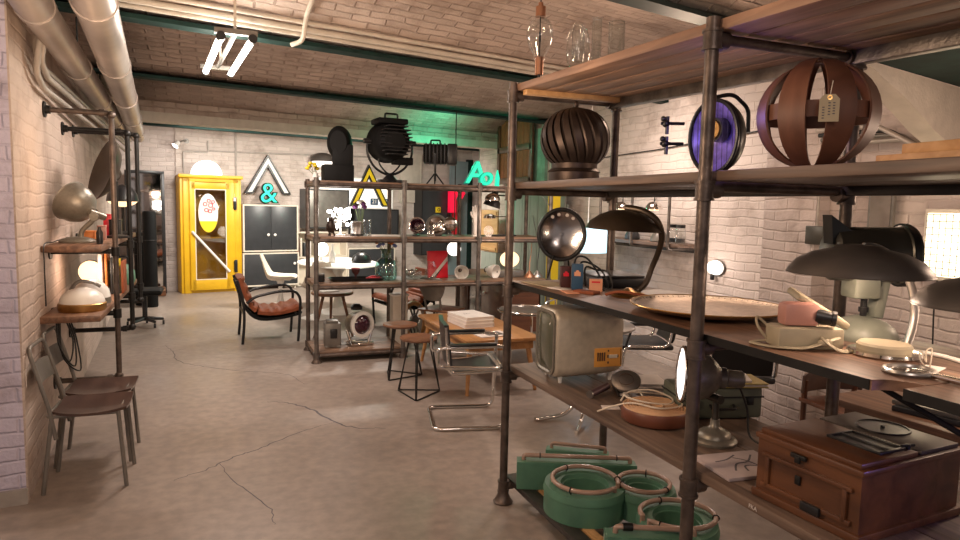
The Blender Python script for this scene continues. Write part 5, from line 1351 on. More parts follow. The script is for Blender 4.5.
for k in range(5):
    a = 2*PI*k/5; b = B(); ball(b, (math.cos(a)*.05, math.sin(a)*.05, .075), .034, u=10, v=8); shape('glass_bulb', b, M_CHROME if k % 2 else M_GLASS, t)
t = thing('picture_book', 'red and black picture book leaning upright with a white band', 'book', (2.29, 7.0, S2), 6)
b = B(); box(b, (0, 0, .15), (.24, .03, .30), R=rx(-6), bev=.002); shape('cover', b, M_RED, t)
b = B(); prism(b, [(-.09, .02), (-.05, .02), (.115, .19), (.115, .24)], Matrix.Translation((0, -.0335, 0)) @ Matrix.Rotation(PI/2-.105, 4, 'X'), .004); shape('white_band', b, M_PAPER, t)
b = B(); prism(b, [(-.12, 0), (-.09, .02), (.115, .24), (.118, .20), (-.04, 0)], Matrix.Translation((0, -.0325, 0)) @ Matrix.Rotation(PI/2-.105, 4, 'X'), .003); shape('black_band', b, M_BLACK, t)
t = thing('glass_trophy', 'clear glass wedge object in front of the red picture book', 'glass', (2.17, 6.86, S2), 20)
b = B(); loft(b, [[(x*k, y*k*.7, z) for x, y in rrect(.12, .12, .02)] for k, z in ((.9, 0), (1, .02), (.9, .14), (.6, .20))]); shape('body', b, M_GLASS, t)
b = B(); lathe(b, [(0, 0), (.05, 0), (.05, .006), (0, .006)]); shape('base_disc', b, M_CHROME, t)
for k, (x, lab) in enumerate(((2.53, 'white opal glass shade lying on its side on the middle shelf, left one'), (2.90, 'white opal glass shade lying on its side on the middle shelf, right one'))):
    t = thing('opal_lamp', lab, 'lamp shade', (x, 6.90, S2), 20+40*k, 'white glass shades'); t.scale = (.76,)*3
    b = B(); lathe(b, [(.035, -.10), (.04, -.06), (.075, -.03), (.10, .04), (.105, .09), (.10, .09), (.092, .04), (.065, -.03), (.03, -.06)], (0, 0, .105), (-.5, -.85, -.1), 26); shape('shade', b, M_WHITE, t)
    b = B(); torus(b, V((0, 0, .105))+V((-.5, -.85, -.1)).normalized()*-.10, .036, .008, (-.5, -.85, -.1), 18, 6); shape('collar', b, M_BLACK, t)
t = thing('globe_lamp', 'round glowing white lamp hanging behind the middle back rack shelf', 'lamp', (2.66, 7.5, 1.08))
b = B(); ball(b, (0, 0, 0), .085, u=22, v=14); shape('globe', b, E_GLOBEW, t)
b = B(); cyl(b, (0, 0, .08), (0, 0, 1.62), .006, seg=6); lathe(b, [(.03, .08), (.03, .11), (0, .12)]); shape('rod', b, M_IRON, t)
t = thing('oval_lamp', 'glowing oval opal lamp behind the rack post, right end of the middle shelf', 'lamp', (3.16, 6.98, S2))
b = B(); ball(b, (0, 0, .20), .12, (1, .45, .78), 28, 16); shape('glass', b, E_GLOBE, t)
b = B(); box(b, (-.02, 0, .04), (.34, .16, .08), bev=.01); cyl(b, (0, 0, .08), (0, 0, .12), .04); shape('base', b, M_GREYMET, t)
for k, (x, m_, lab) in enumerate(((3.36, M_COPPER, 'copper cone lamp base at the right end of the middle shelf'), (3.46, M_STEEL, 'steel cone lamp with black cord at the right end of the middle shelf'))):
    t = thing('cone_lamp', lab, 'lamp', (x, 6.86, S2), 0)
    b = B(); lathe(b, [(0, 0), (.065, 0), (.062, .015), (.03, .05), (.015, .075), (0, .08)], seg=22); shape('cone', b, m_, t)
    b = B(); tube(b, smooth([(0, 0, .075), (.01, .02, .16), (.04, .05, .28), (.05, .06, .40)], 5), .004, 6); shape('cord', b, M_CABLE if k else M_COPPER, t)
for k, (p0, p1) in enumerate((((3.50, 6.9, 1.74), (4.0, 7.02, 1.28)), ((3.50, 7.1, 1.50), (4.05, 8.0, 1.05)))):
    pipe_thing('stay_wire', ['thin slanting stay wire from the rack top toward the right wall, upper one', 'thin slanting stay wire from the rack toward the right wall, lower one'][k], 'wire', [p0, p1], .005, M_STEEL)

# bottom shelf of the back rack
t = thing('metal_case', 'grey cast metal machine case on the bottom board of the back rack', 'machine', (1.115, 6.90, S1), -4)
b = B(); box(b, (0, 0, .13), (.17, .18, .26), bev=.02); shape('body', b, M_GREYMET, t)
b = B(); box(b, (0, 0, .265), (.12, .13, .035), bev=.01); shape('cap', b, M_GREYMET, t)
b = B(); box(b, (.01, -.092, .15), (.07, .01, .10), bev=.004); shape('window', b, M_BLACK, t)
b = B()
for s in (-1, 1): box(b, (s*.06, 0, .012), (.04, .19, .024), bev=.004)
shape('feet', b, M_GREYMET, t)
t = thing('signal_lamp', 'round grey signal lamp with a dark violet lens on the rack bottom', 'lamp', (1.41, 6.92, S1), 8)
d = V((.22, -1, 0)); c_ = V((0, 0, .22))
b = B(); lathe(b, [(0, -.17), (.06, -.165), (.11, -.12), (.132, -.02), (.134, .03), (0, .03)], c_, d, 34); shape('housing', b, M_ENAMEL, t)
b = B(); lathe(b, [(.134, .03), (.14, .035), (.14, .06), (.105, .066), (.10, .03), (.134, .03)], c_, d, 34); shape('face_rim', b, M_WHITE, t)
b = B(); lathe(b, [(.104, .04), (.08, .062), (.05, .075), (0, .08)], c_, d, 30); shape('lens', b, M_SMOKE, t)
b = B(); box(b, (0, 0, .02), (.26, .18, .03), bev=.012); tube(b, fillet([(-.10, 0, .03), (-.14, 0, .16)], .01), .016, 8); tube(b, fillet([(.10, 0, .03), (.14, 0, .16)], .01), .016, 8); shape('base', b, M_CHROME, t)
b = B(); lathe(b, [(0, 0), (.06, 0), (.065, .03), (.03, .06), (0, .06)], (-.02, .05, .37), seg=18); shape('vent_cap', b, M_BLACK, t)
t = thing('white_pipe_stand', 'white upright box column leaning between the stools and the lounge chair', 'column', (1.88, 7.10, 0))
b = B(); box(b, (0, 0, .30), (.17, .14, .60), bev=.006); shape('column', b, M_CREAM, t)
b = B(); box(b, (0, 0, .605), (.19, .16, .02), bev=.004); shape('cap', b, M_WHITE, t)
t = thing('yellow_flowers', 'yellow flowers in a vase at the left end of the back rack top', 'flowers', (.97, 7.06, S4))
b = B(); lathe(b, [(0, 0), (.03, 0), (.035, .03), (.025, .08), (.03, .09)], seg=16); shape('vase', b, M_WHITE, t)
for k in range(6):
    a = 2*PI*k/6; e = V((math.cos(a)*.05-.03, math.sin(a)*.04, .13+.05*((k*2) % 3)/2))
    b = B(); tube(b, [(0, 0, .05), e], .003, 5); s_ = shape('stem', b, M_LEAF, t)
    b = B(); ball(b, e, .024, (1, 1, .7), 8, 6); shape('bloom', b, M_YFLOW, s_)

# ================================================================== FOREGROUND RACK: TOP
def bulb_lamp():
    t = thing('display_bulb', 'big clear glass bulb with copper caps standing on the rack top', 'bulb', (1.515, 3.05, ZT-.003))
    b = B(); lathe(b, [(.024, .105), (.028, .13), (.055, .175), (.066, .215), (.066, .25), (.055, .285), (.032, .31), (.024, .32)], seg=28); shape('glass', b, M_GLASS, t)
    b = B(); cyl(b, (0, 0, .035), (0, 0, .115), .021, seg=18); cyl(b, (0, 0, .115), (0, 0, .12), .026); shape('lower_cap', b, M_COPPER, t)
    b = B(); cyl(b, (0, 0, .315), (0, 0, .365), .025, seg=18); cyl(b, (0, 0, .365), (0, 0, .385), .012); shape('upper_cap', b, M_COPPER, t)
    b = B(); cyl(b, (0, 0, .11), (0, 0, .33), .0028, seg=6); box(b, (0, 0, .22), (.008, .008, .05)); shape('filament_rod', b, M_IRON, t)
    b = B(); cyl(b, (0, 0, .0), (0, 0, .04), .007); lathe(b, [(0, 0), (.03, 0), (.03, .006), (0, .006)]); shape('stand', b, M_BLACK, t)
    b = B(); cyl(b, (0, 0, .385), (0, 0, .47), .003, seg=6); shape('wire', b, M_IRON, t)
bulb_lamp()
t = thing('glass_vessel', 'round bottomed double walled glass vessel, left of the glass tubes on the rack top', 'glassware', (1.585, 2.79, ZT-.010))
b = B(); lathe(b, [(0, 0), (.02, 0), (.018, .02), (.03, .035), (.05, .06), (.055, .10), (.052, .17), (.04, .21), (.034, .215)], seg=26); shape('outer_glass', b, M_GLASS, t)
b = B(); lathe(b, [(0, .06), (.025, .065), (.03, .12), (.03, .225), (.02, .24)], seg=20); shape('inner_glass', b, M_GLASS, t)
for k, (x, y, r, h, lab) in enumerate(((1.605, 2.66, .022, .235, 'tall slim glass tube on the rack top, left one, clamped at its foot'), (1.645, 2.56, .036, .20, 'wider glass tube on the rack top, right of the slim one'))):
    t = thing('glass_tube', lab, 'glassware', (x, y, ZT-.027*(3.166-y)+.0005))
    b = B(); lathe(b, [(0, 0), (r, 0), (r, h), (r*.92, h), (r*.92, .006), (0, .006)], seg=22); shape('tube', b, M_GLASS, t)
    if k == 0:
        b = B(); box(b, (0, -.0, .004), (.05, .05, .02), bev=.004); shape('foot_clamp', b, M_BLACK, t)
    else:
        b = B(); torus(b, (0, 0, h), r*.96, .003, seg=22, ts=6); shape('rim', b, M_GLASS, t)

# ---------------------------------------------------------------- shelf 2
t = thing('turbine_vent', 'dark onion shaped turbine roof vent of curved blades on the upper shelf', 'roof vent', (1.725, 3.035, Z2))
nb = 22; b = B()
for k in range(nb):
    secs = []
    for i in range(11):
        u = i/10; th = PI*(.10+.74*u); r = .168*math.sin(th)**.85+.006; z = .225+.155*math.cos(th)*1.0
        tw = 2*PI*k/nb+.55*(u-.5)
        a0, a1 = tw, tw+2*PI/nb*1.28
        r0, r1 = r*.90, r*1.03
        mid = (a0+a1)/2
        secs.append([(r0*math.cos(a0), r0*math.sin(a0), z), ((r+.006)*math.cos(mid), (r+.006)*math.sin(mid), z), (r1*math.cos(a1), r1*math.sin(a1), z), ((r1-.004)*math.cos(a1), (r1-.004)*math.sin(a1), z-.002), ((r+.002)*math.cos(mid), (r+.002)*math.sin(mid), z-.002), ((r0-.002)*math.cos(a0), (r0-.002)*math.sin(a0), z-.002)])
    loft(b, secs)
    if k < nb-1:
        shape('blade', b, M_VENT, t); b = B()
shape('blade', b, M_VENT, t)
b = B(); lathe(b, [(0, .355), (.06, .368), (.05, .378), (.012, .386), (.012, .40), (0, .40)], seg=24); ball(b, (0, 0, .405), .014, u=12, v=8); shape('crown', b, M_VENT, t)
b = B(); lathe(b, [(.125, .0), (.13, .0), (.13, .055), (.135, .06), (.118, .075), (.118, .10), (.11, .10), (.11, .0)], seg=36); shape('collar', b, M_VENT, t)
b = B(); lathe(b, [(0, .04), (.118, .04), (.118, .045), (0, .045)], seg=30); shape('core', b, M_BLACK, t)

t = thing('stage_floodlight', 'black round floodlight with violet light painted on its mirror reflector, and side clamps', 'floodlight', (1.75, 2.03, Z2), 0); t.scale = (.88,)*3
d = V((-.98, -.15, -.04)); c_ = V((0, 0, .172))
b = B(); lathe(b, [(.135, .01), (.142, .0), (.142, -.02), (.125, -.06), (.06, -.105), (0, -.11)], c_, d, 36, sx=.92, sy=1.12); torus(b, c_+d.normalized()*.008, .137, .009, d, 40, 8, .92, 1.12); shape('housing', b, M_BLACK, t)
b = B(); lathe(b, [(.13, .004), (.10, -.03), (.05, -.052), (0, -.058)], c_, d, 36, sx=.92, sy=1.12); shape('reflector', b, M_VIOLET, t)
b = B(); lathe(b, [(0, -.05), (.04, -.045), (.045, .012), (.04, .02), (0, .022)], c_+V((0, 0, .03)), d, 20); shape('lamp_cap', b, M_BRASS, t)
b = B(); lathe(b, [(.046, -.04), (.046, .015), (.052, .015), (.052, -.04)], c_+V((0, 0, .03)), d, 20); shape('cap_ring', b, M_BLACK, t)
b = B(); F_ = frame(d)
for k in range(-4, 5):
    w = .14*math.sqrt(max(0, 1-(k/5)**2))
    p = c_+d.normalized()*.012
    tube(b, [p+F_ @ V((k*.026, -w*1.1, 0)), p+F_ @ V((k*.026, w*1.1, 0))], .0014, 4)
shape('wire_guard', b, M_IRON, t)
b = B(); tube(b, fillet([(.0, .03, .34), (.09, .0, .36), (.16, -.02, .30), (.165, -.02, .20)], .03), .009, 8); shape('yoke', b, M_BLACK, t)
b = B(); tube(b, [(-.0, .02, .05), (0, .03, .0)], .014, 8); box(b, (0, .02, .006), (.12, .10, .012)); shape('foot', b, M_BLACK, t)
for z in (.14, .225):
    b = B(); cyl(b, (-.12, .05, z), (-.21, .09, z), .007, seg=8); cyl(b, (-.185, .08, z-.045), (-.185, .08, z+.03), .008, seg=8); ball(b, (-.19, .083, z), .017, u=10, v=8); ball(b, (-.20, .088, z+.02), .012, u=8, v=6); shape('wing_clamp', b, M_BLACK, t)

t = thing('band_globe', 'open globe of wide bent wooden bands hung with a card tag', 'globe', (1.73, 1.555, Z2), 0); t.scale = (1.05,)*3
R_ = .166
for k in range(4):
    a = PI*k/4+.335
    b = B(); secs = []
    n_ = Matrix.Rotation(a, 3, 'Z') @ V((0, 1, 0)); e_ = Matrix.Rotation(a, 3, 'Z') @ V((1, 0, 0))
    for i in range(40):
        th = 2*PI*i/40; p = e_*math.cos(th)*(R_-.002*k)+V((0, 0, math.sin(th)*(R_*.985-.003*k)+R_*.985+.002)); q = e_*math.cos(th)*(R_-.006-.002*k)+V((0, 0, math.sin(th)*(R_*.96-.003*k)+R_*.985+.002))
        w = .009+.029*abs(math.cos(th))
        secs.append([p-n_*w, p+n_*w, q+n_*w, q-n_*w])
    RR = [[b.verts.new(x) for x in s] for s in secs]
    for i in range(40): bridge(b, RR[i], RR[(i+1) % 40])
    shape('upright_band', b, M_BAND, t)
b = B(); secs = []
for i in range(48):
    th = 2*PI*i/48; e_ = V((math.cos(th), math.sin(th), 0))
    secs.append([e_*(R_-.014)+V((0, 0, .145)), e_*(R_-.014)+V((0, 0, .19)), e_*(R_-.018)+V((0, 0, .19)), e_*(R_-.018)+V((0, 0, .145))])
RR = [[b.verts.new(x) for x in s] for s in secs]
for i in range(48): bridge(b, RR[i], RR[(i+1) % 48])
shape('waist_band', b, M_BAND, t)
tg = thing('card_tag', 'tan card price tag hanging on the wooden band globe', 'tag', (1.73-.118, 1.555-.147, Z2+.172), -38)
b = B(); prism(b, [(-.026, -.04), (.026, -.04), (.026, .022), (.014, .036), (-.014, .036), (-.026, .022)], Matrix.Rotation(PI/2, 4, 'X'), .002); shape('card', b, M_TAG, tg)
b = B(); tube(b, smooth([(0, -.002, .030), (.004, .004, .055), (.008, .012, .075)], 4), .0012, 5); shape('string', b, M_ROPE, tg)
b = B(); lathe(b, [(.003, -.003), (.007, -.003), (.007, .001), (.003, .001)], (0, 0, .027), (0, 1, 0), 14); shape('eyelet', b, M_BRASS, tg)
b = B()
for x, z0, z1 in ((-.015, -.03, .0), (.0, -.02, .012), (.012, -.018, .012)):
    for q in range(5): box(b, (x, -.0024, z0+(z1-z0)*q/4), (.006, .0005, .003))
shape('handwriting', b, M_INK, tg)
for k, (x, y, z, w, lab) in enumerate(((1.665, .79, 0, .12, 'light pine plank lying on the upper shelf at the right, lower one'), (1.68, .76, .0305, .09, 'light pine plank on top of another at the right of the upper shelf'))):
    t = thing('pine_plank', lab, 'plank', (x, y, Z2+z), 87-3*k, 'pine planks on the upper shelf')
    b = B(); box(b, (0, 0, .015), (.95, w, .03), bev=.003); shape('plank', b, M_PINE, t)
    b = B(); box(b, (0, 0, .003), (.952, w*.9, .006)); shape('underside_strip', b, M_PINE, t)

# ---------------------------------------------------------------- shelf 3
t = thing('mirror_lamp', 'round polished reflector lamp in a black rim standing on two rods', 'lamp', (1.80, 3.28, Z3))
d = V((-.50, -.86, .02)); c_ = V((0, 0, .245))
b = B(); torus(b, c_, .132, .0125, d, 44, 10, .96, 1.06); lathe(b, [(.13, -.004), (.10, -.035), (.04, -.05), (0, -.052)], c_, d, 36, sx=.96, sy=1.06); shape('rim', b, M_BLACK, t)
b = B(); lathe(b, [(.125, .002), (.09, -.012), (.05, -.020), (.012, -.024), (.010, -.010), (0, -.008)], c_, d, 44, sx=.96, sy=1.06); shape('reflector', b, M_CHROMED, t)
b = B(); F_ = frame(d)
for a in (55, 75, 100, 120):
    a = math.radians(a); p = c_+d.normalized()*-.004+F_ @ V((math.cos(a)*.106, math.sin(a)*.112, 0)); lathe(b, [(0, .006), (.008, .006), (.010, 0), (0, 0)], p, d, 14)
shape('vent_stud', b, M_PAPER, t)
for s in (-1, 1):
    b = B(); tube(b, [(s*.045-.0, .0, .13), (s*.07, .02, 0)], .0055, 8); shape('leg', b, M_IRON, t)
# card boxes
def card(label, loc, a, s, m_, m2, kind='card_box'):
    t = thing(kind, label, 'box', loc, a)
    b = B(); box(b, (0, 0, s[2]/2), s, bev=.002); shape('carton', b, m_, t)
    b = B(); box(b, (0, -s[1]/2-.0006, s[2]*.62), (s[0]*.55, .001, s[2]*.16)); bmesh.ops.create_uvsphere(b, u_segments=10, v_segments=6, radius=s[0]*.16, matrix=Matrix.Translation((0, -s[1]/2-.0002, s[2]*.70)) @ Matrix.Diagonal((1, .05, 1, 1))); shape('print', b, m2, t)
    return t
card('dark blue upright card box with a salmon emblem, in front of the mirror lamp', (1.63, 2.80, Z3), -28, (.055, .04, .125), M_BLUE, M_ORCARD)
card('maroon card box half hidden left of the dark blue box', (1.62, 2.90, Z3), -20, (.05, .05, .105), M_MAROON, M_RED)
t = thing('card_box', 'small salmon and slate card box right of the dark blue box', 'box', (1.695, 2.735, Z3), -30)
b = B(); box(b, (0, 0, .03), (.062, .055, .06), bev=.002); shape('carton', b, M_GCARD, t)
b = B(); box(b, (-.0, -.0285, .03), (.062, .002, .06)); shape('front_label', b, M_ORCARD, t)
b = B(); box(b, (0, -.030, .045), (.04, .001, .008)); shape('print', b, M_RED, t)
t = thing('turntable', 'flat black turntable case lying behind the card boxes', 'turntable', (1.90, 2.94, Z3), -8)
b = B(); box(b, (0, 0, .025), (.27, .30, .05), bev=.006); shape('case', b, M_BLACK, t)
b = B(); box(b, (0, 0, .056), (.26, .29, .012), bev=.004); shape('lid', b, M_BLACK, t)
for k in range(3):
    pts = smooth([(1.66+.03*k, 2.87, Z3+.006), (1.65+.03*k, 2.86, Z3+.10+.02*(2-k)), (1.70+.03*k, 2.84, Z3+.15-.03*k), (1.745+.03*k, 2.80, Z3+.08), (1.76+.02*k, 2.76, Z3+.006), (1.72, 2.70+.03*k, Z3+.006)], 6)
    b = B(); p0 = pts[0].copy(); tube(b, [p-p0 for p in pts], .005, 7)
    tag(shape('cable_loop', b, M_CABLE, loc=p0), ['thick black cable loop standing behind the dark blue box, tallest', 'thick black cable loop behind the salmon box, middle of three', 'thick black cable loop behind the salmon box, lowest of three'][k], 'cable', 'cable loops by the card boxes')
b = B(); box(b, (0, 0, .002), (.15, .25, .004)); tag(shape('brown_card', b, M_TAG, loc=(1.58, 3.02, Z3), rot=(0, 0, .1)), 'flat tan card lying at the left end of the middle shelf', 'card')
for k, (x, y, a, m_, lab) in enumerate(((1.55, 2.83, .3, M_PAPER, 'small white leaflet at the front edge below the blue box'), (1.535, 2.70, -.2, M_ORCARD, 'small salmon leaflet at the front edge of the middle shelf'), (1.60, 2.66, .5, M_LEATHER, 'small brown leather wallet flat on the middle shelf'))):
    b = B(); box(b, (0, 0, .003+.004*(k == 2)), (.06, .11, .005+.008*(k == 2)), bev=.001); tag(shape('leaflet' if k < 2 else 'wallet', b, m_, loc=(x, y, Z3), rot=(0, 0, a)), lab, 'leaflet' if k < 2 else 'wallet')
# brown shell lamp
t = thing('arc_lamp', 'brown dish shade lamp on a curved flat arm and brass foot', 'lamp', (1.735, 2.52, Z3))
b = B(); lathe(b, [(0, 0), (.075, 0), (.08, .008), (.07, .018), (.03, .026), (.012, .04), (0, .04)], seg=34); shape('base', b, M_BRASS, t)
b = B(); P = smooth([(.04, .0, .02), (.085, -.01, .06), (.112, -.012, .13), (.122, -.04, .20), (.112, -.075, .275), (.075, -.085, .345), (.03, -.04, .388), (-.015, .03, .402)], 6)
tube(b, P, [.014]*len(P), 8, flat=(.5, 1.0)); shape('arm', b, M_BRONZE, t)
c_ = V((-.015, .04, .30)); d = V((.03, -.03, 1))
b = B(); lathe(b, [(.172, 0), (.15, .035), (.11, .065), (.06, .085), (0, .092), (0, .088), (.06, .081), (.108, .061), (.147, .031), (.168, 0)], c_, d, 44); shape('shade', b, M_BRONZE, t)
b = B(); cyl(b, c_+V((0, 0, .03)), c_+V((0, 0, .085)), .02, seg=14); ball(b, c_+V((0, 0, .03)), .028, u=12, v=8); shape('bulb_holder', b, M_BRASS, t)
b = B(); P = smooth([(1.63, 2.54, Z3+.01), (1.66, 2.47, Z3+.03), (1.73, 2.41, Z3+.02), (1.80, 2.42, Z3+.01)], 5); p0 = P[0].copy(); tube(b, [p-p0 for p in P], .007, 7)
tag(shape('leather_strap', b, M_LEATHER, loc=p0), 'brown leather strap curled in front of the brass foot', 'strap')
# steel sheets and woven tray
t = thing('metal_sheet', 'blue grey metal sheet lying behind the big brass tray', 'sheet', (1.90, 2.47, Z3), 8)
b = B(); box(b, (0, 0, .006), (.24, .30, .012), bev=.003); shape('sheet', b, M_TEALP, t)
b = B(); box(b, (0, .0, .013), (.22, .28, .003)); shape('film', b, M_STEEL, t)
t = thing('brass_tray', 'large round perforated brass tray behind the middle rack post', 'tray', (1.762, 2.03, Z3))
b = B(); lathe(b, [(0, .016), (.12, .014), (.20, .016), (.262, .024), (.288, .034), (.292, .030), (.264, .018), (.20, .008), (.10, .004), (0, .004)], seg=64); shape('dish', b, M_MESHD, t)
b = B()
for k in range(72): a = 2*PI*k/72; box(b, (math.cos(a)*.276, math.sin(a)*.274, .0288), (.008, .003, .002), R=Matrix.Rotation(a, 3, 'Z') @ ry(-22))
shape('rim_slots', b, M_BRONZE, t)
b = B(); torus(b, (0, 0, .004), .10, .004, seg=36, ts=6); torus(b, (0, 0, .034), .291, .003, seg=64, ts=6); shape('rim_wire', b, M_BRASS, t)
# pink camera in its case
t = thing('leather_case', 'open sand leather camera case with a strap near the front edge', 'case', (1.612, 1.44, Z3), -22); t.scale = (1.1,)*3
b = B(); box(b, (0, 0, .029), (.175, .09, .058), bev=.01); shape('case_body', b, M_CASEL, t)
b = B(); box(b, (.055, .045, .10), (.165, .09, .02), R=ry(30) @ rx(10), bev=.008); shape('case_lid', b, M_CASEL, t)
b = B(); P = smooth([(.07, -.045, .035), (.02, -.055, .02), (-.03, -.06, .008), (-.10, -.035, .006), (-.13, .02, .006), (-.08, .05, .006)], 6); tube(b, P, .009, 8, flat=(1, .35)); P = smooth([(.02, -.05, .035), (.06, -.075, .006), (.12, -.05, .008), (.17, -.03, .006)], 6); tube(b, P, .009, 8, flat=(1, .35)); ball(b, (.03, -.054, .022), .014, (1.4, .7, .8), 10, 8); shape('strap', b, M_CASEL, t)
t = thing('camera', 'salmon pink camera sitting in the open leather case', 'camera', (1.59, 1.445, Z3+.0645), -22); t.scale = (1.08,)*3
b = B(); box(b, (0, 0, .032), (.098, .055, .064), bev=.013); shape('body', b, M_PINK, t)
b = B(); cyl(b, (.04, -.015, .03), (.075, -.03, .025), .02, .017, 18); cyl(b, (.075, -.03, .025), (.085, -.034, .024), .021, .021, 18); shape('lens', b, M_BLACK, t)
b = B(); P = smooth([(1.545, 1.50, Z3+.006), (1.515, 1.52, Z3+.05), (1.54, 1.55, Z3+.075), (1.575, 1.52, Z3+.03), (1.55, 1.49, Z3+.006)], 6); p0 = P[0].copy(); tube(b, [p-p0 for p in P], .004, 7, False)
tag(shape('wire_loop', b, M_TAG, loc=p0), 'thin looped wire standing left of the camera case', 'wire')
# dark dish lamps
def dish_lamp(label, loc, a, drop=0.0):
    t = thing('dish_lamp', label, 'lamp', loc, a, 'dark dish lamps')
    b = B(); lathe(b, [(0, 0), (.088, 0), (.094, .006), (.09, .014), (.078, .016), (0, .016)], seg=38); shape('foot_ring', b, M_CHROME, t)
    b = B(); lathe(b, [(0, .014), (.068, .014), (.07, .03), (.064, .036), (0, .038)], seg=32); shape('foot_cap', b, M_CASEL, t)
    b = B(); P = smooth([(.075, -.005, .012), (.098, -.005, .06), (.112, 0, .12-drop*.3), (.105, .01, .19-drop*.6), (.075, .03, .26-drop), (.02, .06, .30-drop), (-.02, .075, .305-drop)], 6); tube(b, P, .0135, 8, flat=(1, .5)); shape('arm', b, M_STEEL, t)
    c_ = V((-.025, .08, .222-drop)); d = V((0, 0, 1))
    b = B(); lathe(b, [(.190, 0), (.185, .012), (.162, .04), (.12, .062), (.07, .074), (.06, .082), (.03, .086), (0, .087), (0, .083), (.068, .07), (.118, .058), (.163, .036), (.19, .002)], c_, d, 48); shape('shade', b, M_DISH, t)
    b = B(); cyl(b, c_+V((0, 0, .02)), c_+V((0, 0, .08)), .022); ball(b, c_+V((0, 0, .022)), .03, u=14, v=10); shape('bulb_holder', b, M_WHITE, t)
    return t
d0 = dish_lamp('wide dark dish lamp with a cream capped foot, above the gramophone casket', (1.745, 1.285, Z3), 0)
dish_lamp('wide dark dish lamp cut off by the right edge of the picture', (1.85, .965, Z3), 8, .055)
# old enamel machine behind the dish lamp
t = thing('projector_lamp', 'old mint enamel projector lamp with a black drum head behind the dish lamp', 'lamp', (1.915, 1.49, Z3), -18)
b = B(); lathe(b, [(0, 0), (.112, 0), (.115, .010), (.112, .022), (.10, .040), (.075, .056), (.045, .066), (.025, .072), (0, .072)], seg=34, sx=1.0, sy=.85); shape('base', b, M_MINT, t)
b = B(); cyl(b, (0, 0, .07), (0, 0, .135), .010); cyl(b, (0, 0, .085), (0, 0, .10), .015); shape('spindle', b, M_BLACK, t)
b = B(); box(b, (-.015, 0, .175), (.085, .08, .09), bev=.008); box(b, (.055, .01, .145), (.032, .05, .16), R=ry(8), bev=.006); shape('column', b, M_MINT, t)
b = B(); lathe(b, [(0, -.13), (.07, -.13), (.085, -.12), (.088, .08), (.095, .085), (.095, .11), (.07, .12), (0, .12)], (.01, 0, .268), (1, -.15, 0), 34); shape('drum', b, M_ENAMELD, t)
b = B(); lathe(b, [(.086, .084), (.10, .084), (.10, .10), (.086, .10)], (.01, 0, .268), (1, -.15, 0), 34); shape('drum_band', b, M_BLACK, t)
b = B(); prism(b, [(-.135, .30), (-.145, .39), (-.08, .345), (-.02, .335), (-.02, .30)], Matrix.Translation((0, .02, 0)) @ Matrix.Rotation(PI/2, 4, 'X'), .05); shape('horn', b, M_BLACK, t)
# magnifier, tag, cord
t = thing('magnifier', 'flat chrome ring magnifier with a handle near the front edge', 'magnifier', (1.612, 1.115, Z3))
b = B(); torus(b, (0, 0, .007), .052, .0065, seg=40, ts=8, sx=1, sy=1.15); shape('ring', b, M_STEEL, t)
b = B(); lathe(b, [(0, .006), (.047, .006), (.03, .010), (0, .011)], seg=30, sy=1.15); shape('lens', b, M_GLASS, t)
b = B(); tube(b, [(0, -.058, .008), (-.002, -.09, .009), (-.006, -.23, .010)], [.006, .008, .010], 10); shape('handle', b, M_CHROME, t)
t = thing('string_tag', 'white paper tag with a string loop beside the magnifier', 'tag', (1.71, 1.125, Z3), 20)
b = B(); box(b, (0, 0, .002), (.075, .045, .002)); shape('card', b, M_PAPER, t)
b = B(); tube(b, smooth([(-.03, 0, .003), (-.05, .015, .03), (-.03, .02, .05), (-.015, .01, .02), (.0, .015, .045), (.01, .005, .05), (-.02, 0, .004)], 6), .0018, 5); shape('string', b, M_ROPE, t)
b = B(); P = smooth([(1.845, 1.29, Z3+.008), (1.87, 1.20, Z3+.007), (1.84, 1.10, Z3+.007), (1.86, .98, Z3+.007), (1.84, .80, Z3+.007)], 6); p0 = P[0].copy(); tube(b, [p-p0 for p in P], .006, 8)
tag(shape('power_cord', b, M_WHITE, loc=p0), 'white power cord running right from the dish lamp foot', 'cord')

# ---------------------------------------------------------------- shelf 4
t = thing('television', 'old beige television with an orange control plate, screen turned left', 'television', (1.69, 2.855, Z4), -4)
def rsec(x, w, h, zc, r, yo=0): return [(x, yo+p, zc+q) for p, q in rrect(w, h, r, 6)]
b = B(); loft(b, [rsec(-.185, .215, .30, .195, .05), rsec(-.18, .24, .325, .195, .055), rsec(-.165, .25, .335, .195, .055), rsec(.05, .248, .325, .194, .05), rsec(.15, .242, .30, .192, .045), rsec(.178, .225, .28, .192, .045), rsec(.185, .20, .25, .192, .04)]); shape('cabinet', b, M_TV, t, ang=50)
b = B(); A = [rsec(-.186, .226, .312, .195, .05), rsec(-.192, .226, .312, .195, .05), rsec(-.194, .205, .288, .195, .05), rsec(-.188, .195, .275, .195, .05)]
RR = [[b.verts.new(p) for p in s] for s in A]
for i in range(3): bridge(b, RR[i], RR[i+1])
shape('bezel', b, M_ENAMEL, t)
b = B(); loft(b, [rsec(-.186, .200, .280, .195, .05), rsec(-.192, .185, .262, .195, .05), rsec(-.200, .11, .17, .195, .045), rsec(-.204, .04, .07, .195, .02)]); shape('screen', b, M_SCREEN, t, ang=60)
for sx in (-.14, .13):
    for sy in (-.08, .08):
        b = B(); cyl(b, (sx, sy, 0), (sx, sy, .04), .008, .013, 12); shape('foot', b, M_WHITE, t)
b = B(); box(b, (.092, -.1245, .125), (.148, .006, .094), R=rz(-1), bev=.003); pn = shape('control_plate', b, M_PLATE, t)
b = B()
for k in range(4): box(b, (.036+.012*k, -.128, .13), (.005, .003, .042))
